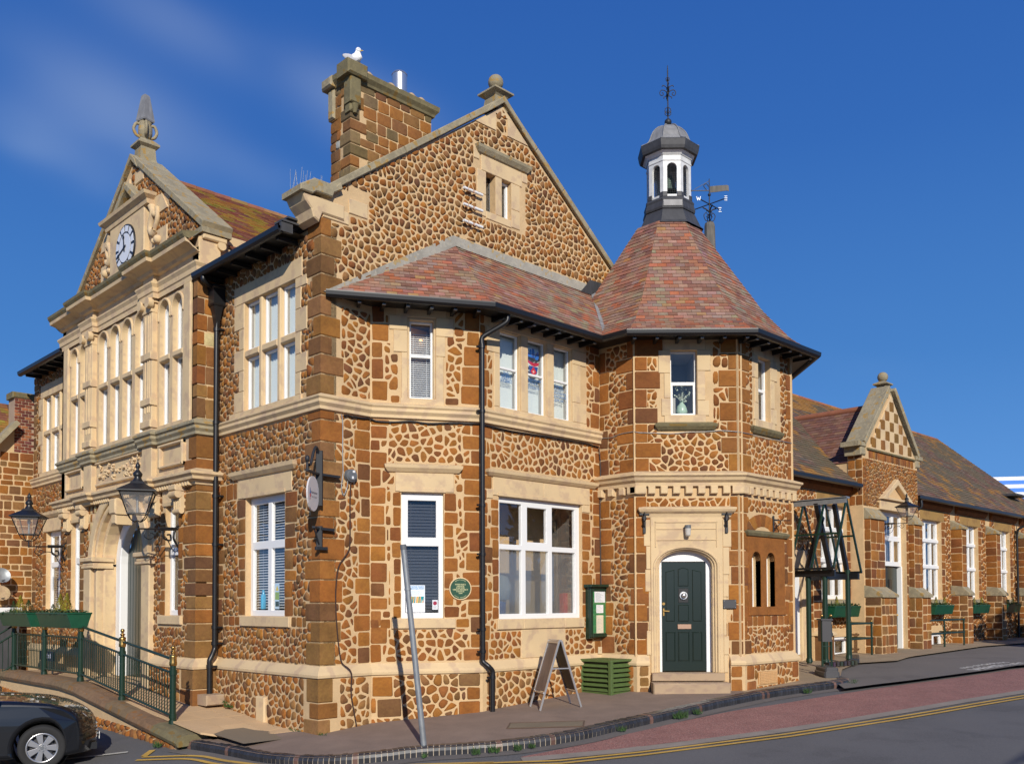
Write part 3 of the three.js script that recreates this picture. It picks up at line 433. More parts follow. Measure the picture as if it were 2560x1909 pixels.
// -- west wall by the corner, mirrored beyond the clock bay --
function westWall(mir) {
  const X = (u) => mir ? -13.28 - u : u, rc = (r) => mir ? [X(r[2]), r[1], X(r[0]), r[3]] : r, rng = mulberry(mir ? 99 : 11);
  const uo = rc([-2.37, 5.0, -.72, 6.87]), go = rc([-2.3, 1.5, -1.03, 3.5]), ol = rc([-3.27, -.7, 0, 7.56]);
  const w = wallSheet('wall', FL, ol, [uo, go]);
  const keep = [];
  // upper window of three lights over three
  const S = part('window_surround', extr(FL, rectShape(...rc([-2.37, 4.93, -.72, 4.99])), -.22, .01), M.lime, hall);
  const U = [rc([-2.72, 6.87, -.52, 7.18]), ...jambs(rng, uo[0], uo[2], 5.0, 6.87, .17, .34)]; keep.push(...U, rc([-2.8, 4.88, -.55, 5.0])); dress(S, 'jamb_stone', FL, U);
  dress(S, 'sill', FL, [rc([-2.86, 4.9, -.52, 5.0])], .03);
  for (const u of [[-1.89, -1.79], [-1.30, -1.20]]) { part('mullion', extr(FL, rectShape(...rc([u[0], 5.0, u[1], 6.87])), -.15, .0, .02), M.lime, S); }
  for (const u of [[-2.37, -1.89], [-1.79, -1.30], [-1.20, -.72]]) part('transom', extr(FL, rectShape(...rc([u[0], 5.92, u[1], 6.04])), -.15, .005, .02), M.lime, S);
  const L3 = [[-2.37, -1.89], [-1.79, -1.30], [-1.20, -.72]].map((q) => mir ? [X(q[1]), X(q[0])] : q);
  for (const q of L3) for (const v of [[5.0, 5.92], [6.04, 6.87]]) { const W = win(hall, FL, { u0: q[0], u1: q[1], v0: v[0], v1: v[1], d: -.07, t: .05, cells: [[q[0] + .04, v[0] + .04, q[1] - .04, v[1] - .04]], roomMat: M.roomPale }); vBlind(W, FL, q[0] + .02, v[0] + .03, q[1] - .02, v[1] - .02, -.19, 3 + q[0] * 7, 38); }
  // ground window of two casements with fanlights
  const gm = (go[0] + go[2]) / 2, W = win(hall, FL, { u0: go[0], u1: go[2], v0: go[1], v1: go[3], d: -.1, cells: cells([[go[0] + .09, gm - .06], [gm + .06, go[2] - .09]], [[1.6, 2.62], [2.75, 3.38]]) });
  hBlind(W, FL, go[0] + .05, 1.62, go[2] - .05, 3.4, -.2, M.blindW, .045, 30);
  if (!mir) { const m = printMat(printed(1, 3, (x, w, h) => { x.fillStyle = '#cfe6f2'; x.fillRect(0, 0, w, h); x.fillStyle = '#f2d21a'; x.beginPath(); x.moveTo(w * .5, h * .06); x.lineTo(w * .85, h * .28); x.lineTo(w * .15, h * .28); x.fill(); x.fillStyle = '#9db82e'; x.fillRect(w * .05, h * .34, w * .9, h * .3); x.fillStyle = '#3d4a2a'; x.fillRect(w * .1, h * .7, w * .8, h * .2); }, 128)); part('notice', face(FL, -1.56, 1.62, -1.42, 2.04, -.135), m, W); part('bottle', lathe([[0, 0], [.045, 0], [.045, .22], [.02, .27], [.02, .32], [0, .32]], -FL.n[0] * 0 + .16, 1.62, -1.98, 12), phys('blue_bottle', [.1, .4, .6], { roughness: .2 }), W); }
  dress(w, 'lintel', FL, [rc([-2.55, 3.5, -.8, 3.85])]); dress(w, 'sill', FL, [rc([-2.42, 1.33, -.83, 1.5])], .05);
  part('hood_mould', hood(FL, rc([-2.62, 0, -.74, 0])[0], rc([-2.62, 0, -.74, 0])[2], [[0, 3.82], [.05, 3.84], [.1, 3.9], [.11, 3.96], [.02, 3.985]]), M.lime, w);
  part('drip_mould', hood(FL, go[0], go[2], [[.0, 3.49], [.03, 3.5], [.03, 3.55], [0, 3.56]]), M.lime, w);
  keep.push(rc([-2.55, 3.5, -.8, 3.99]), rc([-2.42, 1.33, -.83, 1.5]), go, uo, [ol[0], 4.66, ol[2], 4.92]);
  const sq = [];
  if (!mir) sq.push(...pile(rng, -2.3, -1, 1.5, 3.5, [.16, .34]), ...pile(rng, -1.03, 1, 1.5, 3.5, [.2, .42]), ...pile(rng, -3.27, 1, .76, 3.6, [.12, .26]), ...row(rng, -3.25, -2.44, 1.33, 1.5, [.14, .24]), ...row(rng, -.82, -.38, 1.33, 1.5, [.14, .2]), ...row(rng, -3.2, -2.6, 3.5, 3.8, [.2, .34]));
  else sq.push(...pile(rng, go[0], -1, 1.5, 3.5, [.16, .3]), ...pile(rng, go[2], 1, 1.5, 3.5, [.16, .26]), ...pile(rng, -13.28, 1, .3, 7.3, [.16, .32], [.24, .34]));
  return { w, keep, sq, rng, ol, rc };
}
const WW = westWall(false), WM = westWall(true);
{ // stones of the west walls and the main corner
  const oldC = BROWN.concat(CARR), [qL, qR] = quoins(HP, WW.w, FL, 0, FG, 0, .76, 4.68, { seed: 4, hh: [.26, .36], long: .38, short: .24, pal: BROWN.concat(CARR.slice(0, 4)) });
  const [qL2, qR2] = quoins(HP, WW.w, FL, 0, FG, 0, 4.92, 7.9, { seed: 9, hh: [.28, .34], long: .36, short: .2, pal: BROWN });
  for (const r of WW.sq) block(HP, WW.w, FL, r, WW.rng, oldC); for (const r of WM.sq) block(HP, WM.w, FL, r, WM.rng, oldC);
  const pal = BROWN.concat(CARR.slice(2, 6));
  rubble(HP, WW.w, FL, [-3.27, .76, 0, 7.5], [...WW.keep, ...WW.sq, ...qL, ...qL2], { size: .135, seed: 1, pal, h: .026, gap: .02, aspect: .85 });
  rubble(HP, WM.w, FL, [-13.28, .3, -9.98, 7.5], [...WM.keep, ...WM.sq], { size: .14, seed: 2, pal, h: .026, gap: .02, aspect: .85 });
  hall.userData.q = { qR, qR2 }; 
}
const { qR, qR2 } = hall.userData.q; delete hall.userData.q;

// -- south gable wall --
{
  const rng = mulberry(21), ol = [[0, -.4], [7.75, -.4], [7.75, 8.0], [3.87, 10.84], [0, 8.0]];
  const lights = [[3.46, 8.78, 3.70, 9.49], [3.86, 8.78, 4.10, 9.49]];
  const w = wallSheet('gable_wall', FG, ol, lights);
  const S = dress(w, 'lintel', FG, [[3.34, 9.49, 4.38, 9.78]])[0];
  dress(w, 'jamb_stone', FG, [[3.34, 8.66, 3.46, 9.06], [3.24, 9.06, 3.46, 9.49], [4.10, 8.66, 4.32, 9.0], [4.10, 9.0, 4.32, 9.49]]); dress(w, 'sill', FG, [[3.46, 8.64, 4.10, 8.78]]); dress(w, 'mullion', FG, [[3.70, 8.78, 3.86, 9.49]], .012);
  part('hood_mould', hood(FG, 3.3, 4.46, [[0, 9.76], [.05, 9.79], [.1, 9.86], [.11, 9.91], [.02, 9.945]]), M.weather, w); dress(w, 'hood_stop', FG, [[3.16, 9.66, 3.3, 9.9], [4.38, 9.6, 4.52, 9.82]]);
  { const W = win(hall, FG, { u0: lights[0][0], u1: lights[0][2], v0: lights[0][1], v1: lights[0][3], d: -.14, t: .03, mat: M.black, cells: [[3.475, 8.795, 3.685, 9.475]] }); }
  { const W = win(hall, FG, { u0: lights[1][0], u1: lights[1][2], v0: lights[1][1], v1: lights[1][3], d: -.09, cells: [[3.9, 8.82, 4.06, 9.45]] }); vBlind(W, FG, 3.88, 8.8, 3.98, 9.4, -.22, 4, 20); }
  // dressed stones under the ridge and at the foot of the gable
  const ap = [[3.22, 10.34, 3.7, 10.58], [4.0, 10.34, 4.5, 10.58]]; for (const r of ap) part('apex_stone', extr(FG, polyShape(r[0] < 3.5 ? [[3.20, 10.34], [3.7, 10.34], [3.7, 10.7], [3.62, 10.66]] : [[4.0, 10.34], [4.54, 10.34], [4.12, 10.66], [4.0, 10.7]]), -.05, .02), M.lime, w);
  part('apex_stone', extr(FG, polyShape([[3.62, 10.66], [4.12, 10.66], [3.87, 10.84]]), -.05, .022), M.lime, w);
  dress(w, 'kneeler_stone', FG, [[.02, 7.66, .5, 7.86], [.5, 7.86, .86, 8.1]], .02, M.lime);
  const bayRoof = [[.05, 6.36], [2.9, 8.1], [9, 8.1], [9, 4], [.95, 4], [.95, 6.36]], hookB = [[2.86, 8.35, 3.26, 8.42]];
  const keep = [[3.22, 8.62, 4.46, 9.95], [3.16, 9.6, 4.52, 9.98], [3.2, 10.33, 3.72, 10.9], [3.98, 10.33, 4.54, 10.9], [.02, 7.64, .52, 8.2], [.5, 7.84, .88, 8.3], ...qR, ...qR2, [[.05, 6.4], [2.9, 8.16], [2.9, 4], [.05, 4]].reverse(), [2.88, 4, 9, 8.12], [0, 4.66, 2, 4.92]];
  // (the slope of the bay roof keeps the stones of the lower strip clear too, so that strip is set on its own)
  const g = [[0, 4.92], [7.7, 4.92], [7.7, 8.0], [3.87, 10.8], [0, 8.0]];
  rubble(HP, w, FG, g, keep, { size: .138, seed: 31, pal: BROWN.concat(BROWN, CARR), h: .03, gap: .026, aspect: 1.1, flat: .1 });
  const sq = [...pile(rng, .93, -1, .76, 4.66, [.18, .34], [.2, .34])];
  for (const r of sq) block(HP, w, FG, r, rng);
  rubble(HP, w, FG, [0, .76, .93, 4.66], [...qR, ...sq], { size: .15, seed: 32, h: .018, gap: .027, flat: .6 });
  rubble(HP, w, FG, [.36, 4.95, .93, 6.36], [...qR2], { size: .15, seed: 33, h: .018, gap: .027, flat: .6 });
  // coping, kneelers and the ball finial
  const cop = (x0, y0, x1, y1) => { const n = 5, L = Math.hypot(x1 - x0, y1 - y0), dx = (x1 - x0) / L, dy = (y1 - y0) / L; for (let i = 0; i < n; i++) { const a = i / n * L + .004, b = (i + 1) / n * L - .004, nx = -dy * Math.sign(dx), ny = Math.abs(dx), p = [[x0 + dx * a, y0 + dy * a], [x0 + dx * b, y0 + dy * b]]; const s = polyShape([[p[0][0], p[0][1]], [p[1][0], p[1][1]], [p[1][0] + nx * .11, p[1][1] + ny * .11], [p[0][0] + nx * .11, p[0][1] + ny * .11]]); part('coping_stone', extr(FG, s, -.42, .07, .012), M.weather, hall); } };
  cop(.17, 8.1, 3.8, 10.83); cop(7.7, 8.06, 3.95, 10.83);
  part('apex_saddle', extr(FG, polyShape([[3.42, 10.55], [3.87, 10.89], [4.32, 10.55], [4.2, 10.75], [3.87, 11.02], [3.54, 10.75]]), -.42, .09, .012), M.weather, hall);
  const kn = part('kneeler', extr(FG, polyShape([[-.42, 7.93], [-.42, 8.02], [-.17, 8.18], [.22, 8.18], [.3, 8.26], [.34, 8.16], [.18, 8.06], [.15, 7.98], [-.14, 7.98], [-.2, 7.93]]), -.45, .1, .015), M.weather, hall);
  part('corbel', extr(FG, polyShape([[-.36, 7.93], [.4, 7.93], [.4, 7.7], [0, 7.7], [-.06, 7.55], [-.16, 7.6], [-.2, 7.72], [-.3, 7.82]]), -.42, .05, .02), M.lime, kn);
  const bx = 3.87, bz = -.16; const fin = part('ball_finial', [lathe([[.25, 0], [.25, .04], [.2, .26], [.2, .3]], bx, 10.78, bz, 4, Math.PI / 4, true), lathe([[.19, 0], [.24, .04], [.34, .08], [.34, .11], [.18, .19], [.1, .22]], bx, 11.03, bz, 4, Math.PI / 4, true)], M.weather, hall);
  part('ball', [sph(bx, 11.36, bz, .142, 1, 24, 16), lathe([[.09, 0], [.07, .05], [.08, .08]], bx, 11.2, bz, 12)], M.weather, fin);
  // three old insulator brackets
  for (const v of [8.98, 8.69, 8.395]) { const t = part('insulator_bracket', [bar(FG.P(2.88, v + .015, .07), FG.P(3.26, v + .01, .07), .03, .025)], std('rusty_iron', [.5, .3, .2]), w); part('insulator', [2.9, 3.02, 3.16, 3.26].map((u) => rod(FG.P(u - .045, v + .015, .08), FG.P(u + .045, v + .012, .08), .026)), M.white, t); }
}
// -- string courses and plinth round the corner and the bay --
const frCorner = (fr, u) => { const p = fr.P(u, 0); return [p[0], p[2]]; };
const BAYX = 2.476, WALK = [[0, -3.2], [0, 0], [.92, 0], [BAYX, .9], [5.56, .9]];
part('string_course', mould(WALK, [[0, 4.66], [.05, 4.68], [.045, 4.73], [.085, 4.78], [.075, 4.83], [.10, 4.86], [.10, 4.885], [0, 4.93]]), M.lime, hall);
part('string_course', mould([[0, -13.28], [0, -9.98]], [[0, 4.66], [.05, 4.68], [.045, 4.73], [.085, 4.78], [.075, 4.83], [.10, 4.86], [.10, 4.885], [0, 4.93]]), M.lime, hall);
const TW = [[TC[0] - TA, .9], [TC[0] - TA, TC[1] + TH]], tB0 = frCorner(FB, -TH), tB1 = frCorner(FB, TH), tC1 = frCorner(FC, TH), tD1 = frCorner(FD, TH);
{
  const cap = [[.0, .58], [.105, .58], [.11, .62], [.09, .66], [.0, .755]], base = [[-.1, -.6], [.075, -.6], [.075, .585], [-.1, .585]];
  const pa = [[...WALK.slice(0, 4), [5.53, .9], [5.53, TC[1] + TH], frCorner(FB, -.74)], [frCorner(FB, .71), tB1, tC1, tD1]];
  pa.forEach((p, i) => { part('plinth_cap', mould(p, cap), M.lime, hall); part('plinth', mould(p, base), M.mortar, hall); });
  part('plinth_cap', mould([[0, -13.28], [0, -9.98]], cap), M.lime, hall); part('plinth', mould([[0, -13.28], [0, -9.98]], base), M.mortar, hall);
  const rng = mulberry(61), d = .076, mixed = CARR.concat(BROWN), R0 = (fr, u0, u1, lo, sq, seed, pal = mixed) => { const f = fr.off(d); for (const r of sq) block(HP, hall, f, r, rng, pal, .016); rubble(HP, hall, f, [u0, lo, u1, .575], sq, { size: .16, seed, pal, h: .022, gap: .026, flat: .4, aspect: 1.2 }); };
  const drain = [-1.72, -.3, -1.44, .2];
  quoins(HP, hall, FL.off(d), d, FG.off(d), -d, -.32, .575, { seed: 15, hh: [.24, .32], long: .34, short: .22, pal: BROWN });
  R0(FL, -3.27, -.32, -.34, [drain], 41, BROWN.concat(CARR)); R0(FG, .3, .86, -.3, [], 42);
  const s1 = [[.02, .22, .36, .56], [.1, -.1, .5, .2], [1.42, .36, 1.78, .57], [1.55, .14, 1.78, .35], [1.42, -.16, 1.78, .13]];
  R0(F1, 0, 1.8, -.25, s1, 43); R0(F2, BAYX + .05, 5.45, -.12, [[2.55, .2, 2.75, .57]], 44); R0(FA, .1, .9, -.1, [], 45);
  R0(FB, -.93, -.74, 0, [[-.93, .38, -.75, .57], [-.93, .2, -.75, .37], [-.93, .02, -.75, .19]], 46); R0(FB, .71, .93, 0, [[.71, .36, .92, .57], [.71, .06, .92, .34]], 47);
  R0(FC, -.94, .94, .05, [[-.92, .3, -.66, .57], [-.92, .08, -.6, .29], [-.55, .19, .14, .44], [.7, .25, .93, .57]], 48);
  part('drain_block', slab(FL.off(d), ...drain, -.02, .05, .02), M.lime, hall);
  const vent = part('vent_brick', slab(FC.off(d), -.53, .2, .12, .43, -.02, .02, .004), M.terra, hall); const bars = []; for (let i = 0; i < 7; i++) bars.push(slab(FC.off(d), -.5, .222 + i * .029, .09, .238 + i * .029, .0, .028, .002)); for (let i = 0; i < 5; i++) bars.push(slab(FC.off(d), -.5 + i * .145, .21, -.49 + i * .145, .42, 0, .03, .001)); part('vent_bar', bars, M.terra, vent);
}
// -- canted bay: facet by the corner --
{
  const rng = mulberry(71), up = [.6, 5.02, 1.06, 6.34], gd = [.5, 1.46, 1.19, 3.5];
  const w = wallSheet('bay_wall', F1, [0, -.4, 1.805, 6.72], [up, gd]);
  const S = dress(w, 'lintel', F1, [[.42, 6.34, 1.24, 6.6]], .012)[0];
  dress(w, 'jamb_stone', F1, [[.5, 5.0, .6, 5.76], [.37, 5.76, .6, 6.12], [.3, 6.12, .6, 6.36], [1.06, 5.0, 1.19, 5.72], [1.06, 5.72, 1.22, 6.05], [1.06, 6.05, 1.36, 6.36]]); dress(w, 'sill', F1, [[.48, 4.9, 1.2, 5.02]], .02);
  part('window_moulding', [slab(F1, .6, 5.02, .635, 6.34, -.1, .0, .01), slab(F1, 1.025, 5.02, 1.06, 6.34, -.1, .0, .01), slab(F1, .635, 6.3, 1.025, 6.34, -.1, .0, .01)], M.lime, w);
  const W = win(hall, F1, { u0: .635, u1: 1.025, v0: 5.02, v1: 6.3, d: -.09, cells: [[.67, 5.06, .99, 5.71], [.67, 5.76, .99, 6.27]] }); hBlind(W, F1, .645, 5.05, 1.015, 6.15, -.2, M.blindW, .035, 40);
  part('bulb', sph(...F1.P(.86, 6.06, -.3), .028), (() => { const m = std('lit_bulb', [1, .6, .25], { emissive: new THREE.Color(1, .5, .15), emissiveIntensity: 1.4 }); return m; })(), W); { const l = new THREE.PointLight(new THREE.Color(1, .55, .2), .03, 4); l.name = 'bulb_light'; l.position.set(...F1.P(.86, 6.06, -.25)); l.castShadow = true; scene.add(l); }
  // ground window
  dress(w, 'lintel', F1, [[.4, 3.5, 1.36, 3.82]]); part('hood_mould', hood(F1, .32, 1.4, [[0, 3.8], [.04, 3.82], [.09, 3.88], [.1, 3.93], [.02, 3.955]]), M.lime, w); part('drip_mould', hood(F1, .5, 1.19, [[0, 3.485], [.03, 3.5], [.03, 3.55], [0, 3.56]]), M.lime, w);
  dress(w, 'sill', F1, [[.34, 1.3, 1.38, 1.46]], .04);
  const G = win(hall, F1, { u0: .5, u1: 1.19, v0: 1.46, v1: 3.5, d: -.06, t: .07, cells: [[.575, 1.55, 1.115, 2.63], [.615, 2.77, 1.075, 3.37]] });
  hBlind(G, F1, .56, 1.56, 1.13, 3.44, -.17, M.blindD, .052, 62);
  const P1 = printMat(printed(3, 4, (x, w, h) => { x.fillStyle = '#eef3f6'; x.fillRect(0, 0, w, h); x.fillStyle = '#2f86c4'; x.font = 'bold 58px sans-serif'; x.textAlign = 'center'; x.fillText('HUNSTANTON TOURIST', w * .5, h * .09, w * .92); x.fillText('INFORMATION POINT', w * .5, h * .16, w * .9); x.fillStyle = '#9fb4c0'; for (let i = 0; i < 5; i++) x.fillRect(w * .12, h * (.22 + i * .035), w * (.6 + .15 * (i % 2)), 5); const y0 = h * .42, cc = ['#e8a43a', '#0f8b8d', '#f2c230', '#d9822b', '#e7e0c8', '#0a9aa0']; for (let i = 0; i < 16; i++) { x.fillStyle = cc[(i * 5) % 6]; x.beginPath(); const a = w * (.06 + i * .056); x.moveTo(a, y0); x.lineTo(a + w * .05, y0); x.lineTo(a + w * (.02 + .03 * (i % 3)), h * .66); x.lineTo(a - w * .03, h * .66); x.fill(); } x.fillStyle = '#0a9396'; x.beginPath(); x.moveTo(w * .78, y0); x.lineTo(w * .95, y0); x.lineTo(w * .9, h * .62); x.closePath(); x.fill(); x.fillStyle = '#fdfdfd'; x.fillRect(0, h * .68, w, h * .32); x.fillStyle = '#999'; x.fillRect(w * .68, h * .8, w * .2, 5); x.fillRect(w * .6, h * .84, w * .3, 5); }, 512));
  part('poster', face(F1, .59, 1.56, .90, 2.0, -.113), P1, G);
  part('sticker', face(F1, 1.02, 1.6, 1.11, 1.76, -.112), printMat(printed(1, 1.8, (x, w, h) => { x.fillStyle = '#dfe3e6'; x.fillRect(0, 0, w, h); x.fillStyle = '#a3203a'; x.beginPath(); x.ellipse(w / 2, h * .34, w * .36, h * .2, 0, 0, 7); x.fill(); x.fillStyle = '#555'; x.fillRect(w * .2, h * .68, w * .6, 6); x.fillRect(w * .3, h * .8, w * .4, 6); }, 128)), G);
  const sq = [...pile(rng, 0, 1, .76, 4.66, [.16, .34], [.18, .34]), ...pile(rng, .5, -1, 1.46, 3.5, [.1, .2], [.2, .34]), ...pile(rng, 1.19, 1, 1.46, 3.5, [.14, .28], [.18, .34]), ...pile(rng, 1.8, -1, .76, 4.66, [.14, .34], [.18, .36]), ...row(rng, 1.38, 1.62, 1.3, 1.46, [.12, .2]), ...row(rng, 0, .34, 1.3, 1.46, [.15, .2])];
  const squ = [...pile(rng, .02, 1, 4.95, 6.5, [.16, .3], [.2, .36]), ...pile(rng, 1.8, -1, 4.95, 6.5, [.14, .34], [.2, .34]), ...row(rng, .32, .48, 4.93, 5.06, [.15, .2]), ...row(rng, 1.21, 1.45, 4.93, 5.06, [.15, .25])];
  for (const r of [...sq, ...squ]) block(HP, w, F1, r, rng);
  rubble(HP, w, F1, [0, .76, 1.8, 6.5], [...sq, ...squ, [.3, 6.1, 1.36, 6.6], [.34, 5.74, 1.24, 6.2], [.46, 4.9, 1.22, 6.4], [.4, 3.5, 1.36, 3.97], [.34, 1.3, 1.38, 3.6], [0, 4.64, 1.8, 4.93]], { size: .15, seed: 51, h: .016, gap: .027, flat: .65, aspect: 1.3 });
}
// -- canted bay: front --
{
  const rng = mulberry(81), lights = [[2.93, 5.0, 3.44, 6.32], [3.61, 5.0, 4.10, 6.32], [4.27, 5.0, 4.76, 6.32]], gd = [2.9, 1.43, 5.0, 3.5];
  const w = wallSheet('bay_wall', F2, [BAYX, -.4, 5.6, 6.72], [...lights, gd]);
  dress(w, 'lintel', F2, [[2.7, 6.32, 5.1, 6.6]], .012); dress(w, 'jamb_stone', F2, [[2.79, 5.0, 2.93, 5.9], [2.62, 5.9, 2.93, 6.32], [4.76, 5.0, 5.14, 5.36], [4.76, 5.36, 4.98, 6.06], [4.76, 6.06, 5.14, 6.32]]);
  dress(w, 'mullion', F2, [[3.44, 5.0, 3.61, 6.32], [4.10, 5.0, 4.27, 6.32]], .006); dress(w, 'sill', F2, [[2.79, 4.9, 5.14, 5.0]], .02);
  part('window_moulding', lights.flatMap((l) => [slab(F2, l[0], l[1], l[0] + .02, l[3], -.08, -.01, .008), slab(F2, l[2] - .02, l[1], l[2], l[3], -.08, -.01, .008), slab(F2, l[0] + .02, l[3] - .02, l[2] - .02, l[3], -.08, -.01, .008)]), M.lime, w);
  const prints = [(x, w, h) => { x.fillStyle = '#1c66a6'; x.textAlign = 'center'; x.font = 'bold 50px serif'; ['Tel:', '01485', '532602'].forEach((s, i) => x.fillText(s, w / 2, h * (.12 + i * .1))); }, (x, w, h) => { x.textAlign = 'center'; x.fillStyle = '#1c66a6'; x.font = 'bold 50px serif'; ['Hunstanton', 'Town', 'Council'].forEach((s, i) => x.fillText(s, w / 2, h * (.12 + i * .1), w * .96)); }, (x, w, h) => { x.fillStyle = '#2a70aa'; x.textAlign = 'center'; x.font = 'bold 46px serif'; ['Email:', 'clerk@', 'hunstanton', 'towncouncil', '.gov.uk'].forEach((s, i) => x.fillText(s, w / 2, h * (.12 + i * .1), w * .96)); }];
  lights.forEach((l, i) => {
    const W = win(hall, F2, { u0: l[0] + .02, u1: l[2] - .02, v0: l[1], v1: l[3] - .02, d: -.07, t: .05, cells: [[l[0] + .045, 5.035, l[2] - .045, 5.68], [l[0] + .045, 5.72, l[2] - .045, 6.28]], roomMat: M.roomPale });
    vBlind(W, F2, l[0] + .03, 5.03, l[2] - .03, 6.28, -.21, 11 + i, -16);
    const m = printMat(printed(.42, .64, prints[i], 256), { transparent: true }); part('lettering', face(F2, l[0] + .045, 5.04, l[2] - .045, 5.68, -.103), m, W);
    if (i === 1) part('crest', face(F2, l[0] + .03, 5.68, l[2] - .05, 6.24, -.099), printMat(printed(.4, .56, (x, w, h) => { // a shield below a red ribbon, with blue mantling
      x.fillStyle = '#2f6fc0'; for (let k = 0; k < 9; k++) { const a = -Math.PI * (.1 + k * .1), r = w * (.3 + .12 * ((k * 7) % 3)); x.beginPath(); x.ellipse(w * .5 + Math.cos(a) * r * .8, h * .42 + Math.sin(a) * r * .55, w * .12, h * .05, a, 0, 7); x.fill(); }
      x.fillStyle = '#7da6d8'; x.beginPath(); x.ellipse(w * .5, h * .24, w * .14, h * .1, 0, 0, 7); x.fill(); x.fillStyle = '#1f4f9a'; x.fillRect(w * .44, h * .1, w * .12, h * .3);
      x.fillStyle = '#c2304a'; x.beginPath(); x.moveTo(w * .16, h * .48); x.quadraticCurveTo(w * .5, h * .6, w * .86, h * .5); x.lineTo(w * .84, h * .6); x.quadraticCurveTo(w * .5, h * .72, w * .2, h * .58); x.fill();
      x.fillStyle = '#284f98'; x.beginPath(); x.moveTo(w * .24, h * .66); x.lineTo(w * .8, h * .66); x.lineTo(w * .74, h * .86); x.lineTo(w * .52, h * .97); x.lineTo(w * .3, h * .86); x.fill(); x.fillStyle = '#d23440'; x.beginPath(); x.moveTo(w * .52, h * .66); x.lineTo(w * .72, h * .84); x.lineTo(w * .52, h * .95); x.lineTo(w * .34, h * .84); x.fill(); x.fillStyle = '#e8b0a8'; x.beginPath(); x.arc(w * .52, h * .83, w * .06, 0, 7); x.fill();
    }, 256), { transparent: true }), W);
  });
  // ground window: three lights over three
  dress(w, 'lintel', F2, [[2.76, 3.5, 3.98, 3.82], [3.98, 3.5, 5.22, 3.82]]); dress(w, 'jamb_stone', F2, [[2.62, 3.44, 2.76, 3.6], [5.0, 3.36, 5.22, 3.5]]);
  part('hood_mould', hood(F2, 2.68, 5.3, [[0, 3.8], [.04, 3.82], [.09, 3.87], [.1, 3.915], [.02, 3.94]]), M.lime, w); part('drip_mould', hood(F2, 2.9, 5.0, [[0, 3.49], [.03, 3.5], [.03, 3.55], [0, 3.56]]), M.lime, w);
  dress(w, 'sill', F2, [[2.84, 1.26, 3.46, 1.43], [3.46, 1.26, 4.5, 1.43], [4.5, 1.26, 5.03, 1.43]], .04); dress(w, 'panel_stone', F2, [[3.42, .76, 4.53, 1.26]], .012);
  const G = win(hall, F2, { u0: 2.9, u1: 5.0, v0: 1.43, v1: 3.5, d: -.06, t: .07, deep: 2.2, cells: cells([[2.975, 3.5], [3.6, 4.17], [4.27, 4.88]], [[1.52, 2.61], [2.7, 3.4]]).map((c) => c[0] > 3.55 && c[0] < 3.65 && c[1] > 2 ? [3.64, 2.76, 4.13, 3.36] : c) });
  // the frosted lower lights let shapes on the window ledge show as soft colours
  const fm = phys('frost_film', [.82, .84, .84], { transmission: .93, roughness: .32, thickness: 0 }); part('frost_film', [[2.975, 3.5], [3.6, 4.17], [4.27, 4.88]].map((c) => extr(F2, rectShape(c[0], 1.52, c[1], 2.61), -.125, -.12)), fm, G);
  const it = (n, g, c) => part(n, g, std(n + '_colour', c), G); it('red_box', box(...F2.P(4.74, 1.68, -.22), .11, .4, .1), [.7, .04, .03]); it('card_box', box(...F2.P(4.9, 1.68, -.28), .14, .42, .1), [.55, .32, .14]); it('blue_jar', lathe([[0, 0], [.1, 0], [.1, .22], [0, .24]], ...F2.P(3.15, 1.5, -.24), 14), [.05, .1, .28]); it('white_jar', lathe([[0, 0], [.08, 0], [.08, .2], [0, .22]], ...F2.P(3.0, 1.5, -.22), 14), [.7, .72, .75]); it('ledge', box(...F2.P(3.95, 1.46, -.32), 2.06, .05, .36), [.5, .5, .47]); it('chair_back', lathe([[0, 0], [.16, .02], [.2, .25], [.14, .42], [0, .46]], ...F2.P(3.5, 1.75, -.6), 14), [.45, .45, .42]); it('cupboard', box(...F2.P(4.75, 2.3, -1.5), .9, 1.9, .4), [.42, .38, .3]);
  const sq = [...pile(rng, BAYX, 1, .76, 4.66, [.12, .3], [.2, .36]), ...pile(rng, 2.9, -1, 1.43, 3.44, [.1, .2], [.2, .34]), ...pile(rng, 5.0, 1, 1.43, 3.36, [.16, .3], [.18, .34]), ...pile(rng, 5.53, -1, .76, 4.66, [.14, .3], [.2, .34])];
  const squ = [...pile(rng, BAYX, 1, 4.95, 6.5, [.1, .24], [.22, .36]), ...pile(rng, 5.53, -1, 4.95, 6.5, [.12, .28], [.2, .34])];
  for (const r of [...sq, ...squ]) block(HP, w, F2, r, rng);
  rubble(HP, w, F2, [BAYX, .76, 5.53, 6.5], [...sq, ...squ, [2.6, 5.88, 5.14, 6.62], [2.77, 4.9, 5.14, 6.4], [2.76, 3.36, 5.22, 3.96], [2.84, 1.24, 5.03, 3.5], [3.42, .7, 4.53, 1.3], [BAYX, 4.64, 5.6, 4.94]], { size: .145, seed: 53, h: .016, gap: .027, flat: .6, aspect: 1.15 });
}
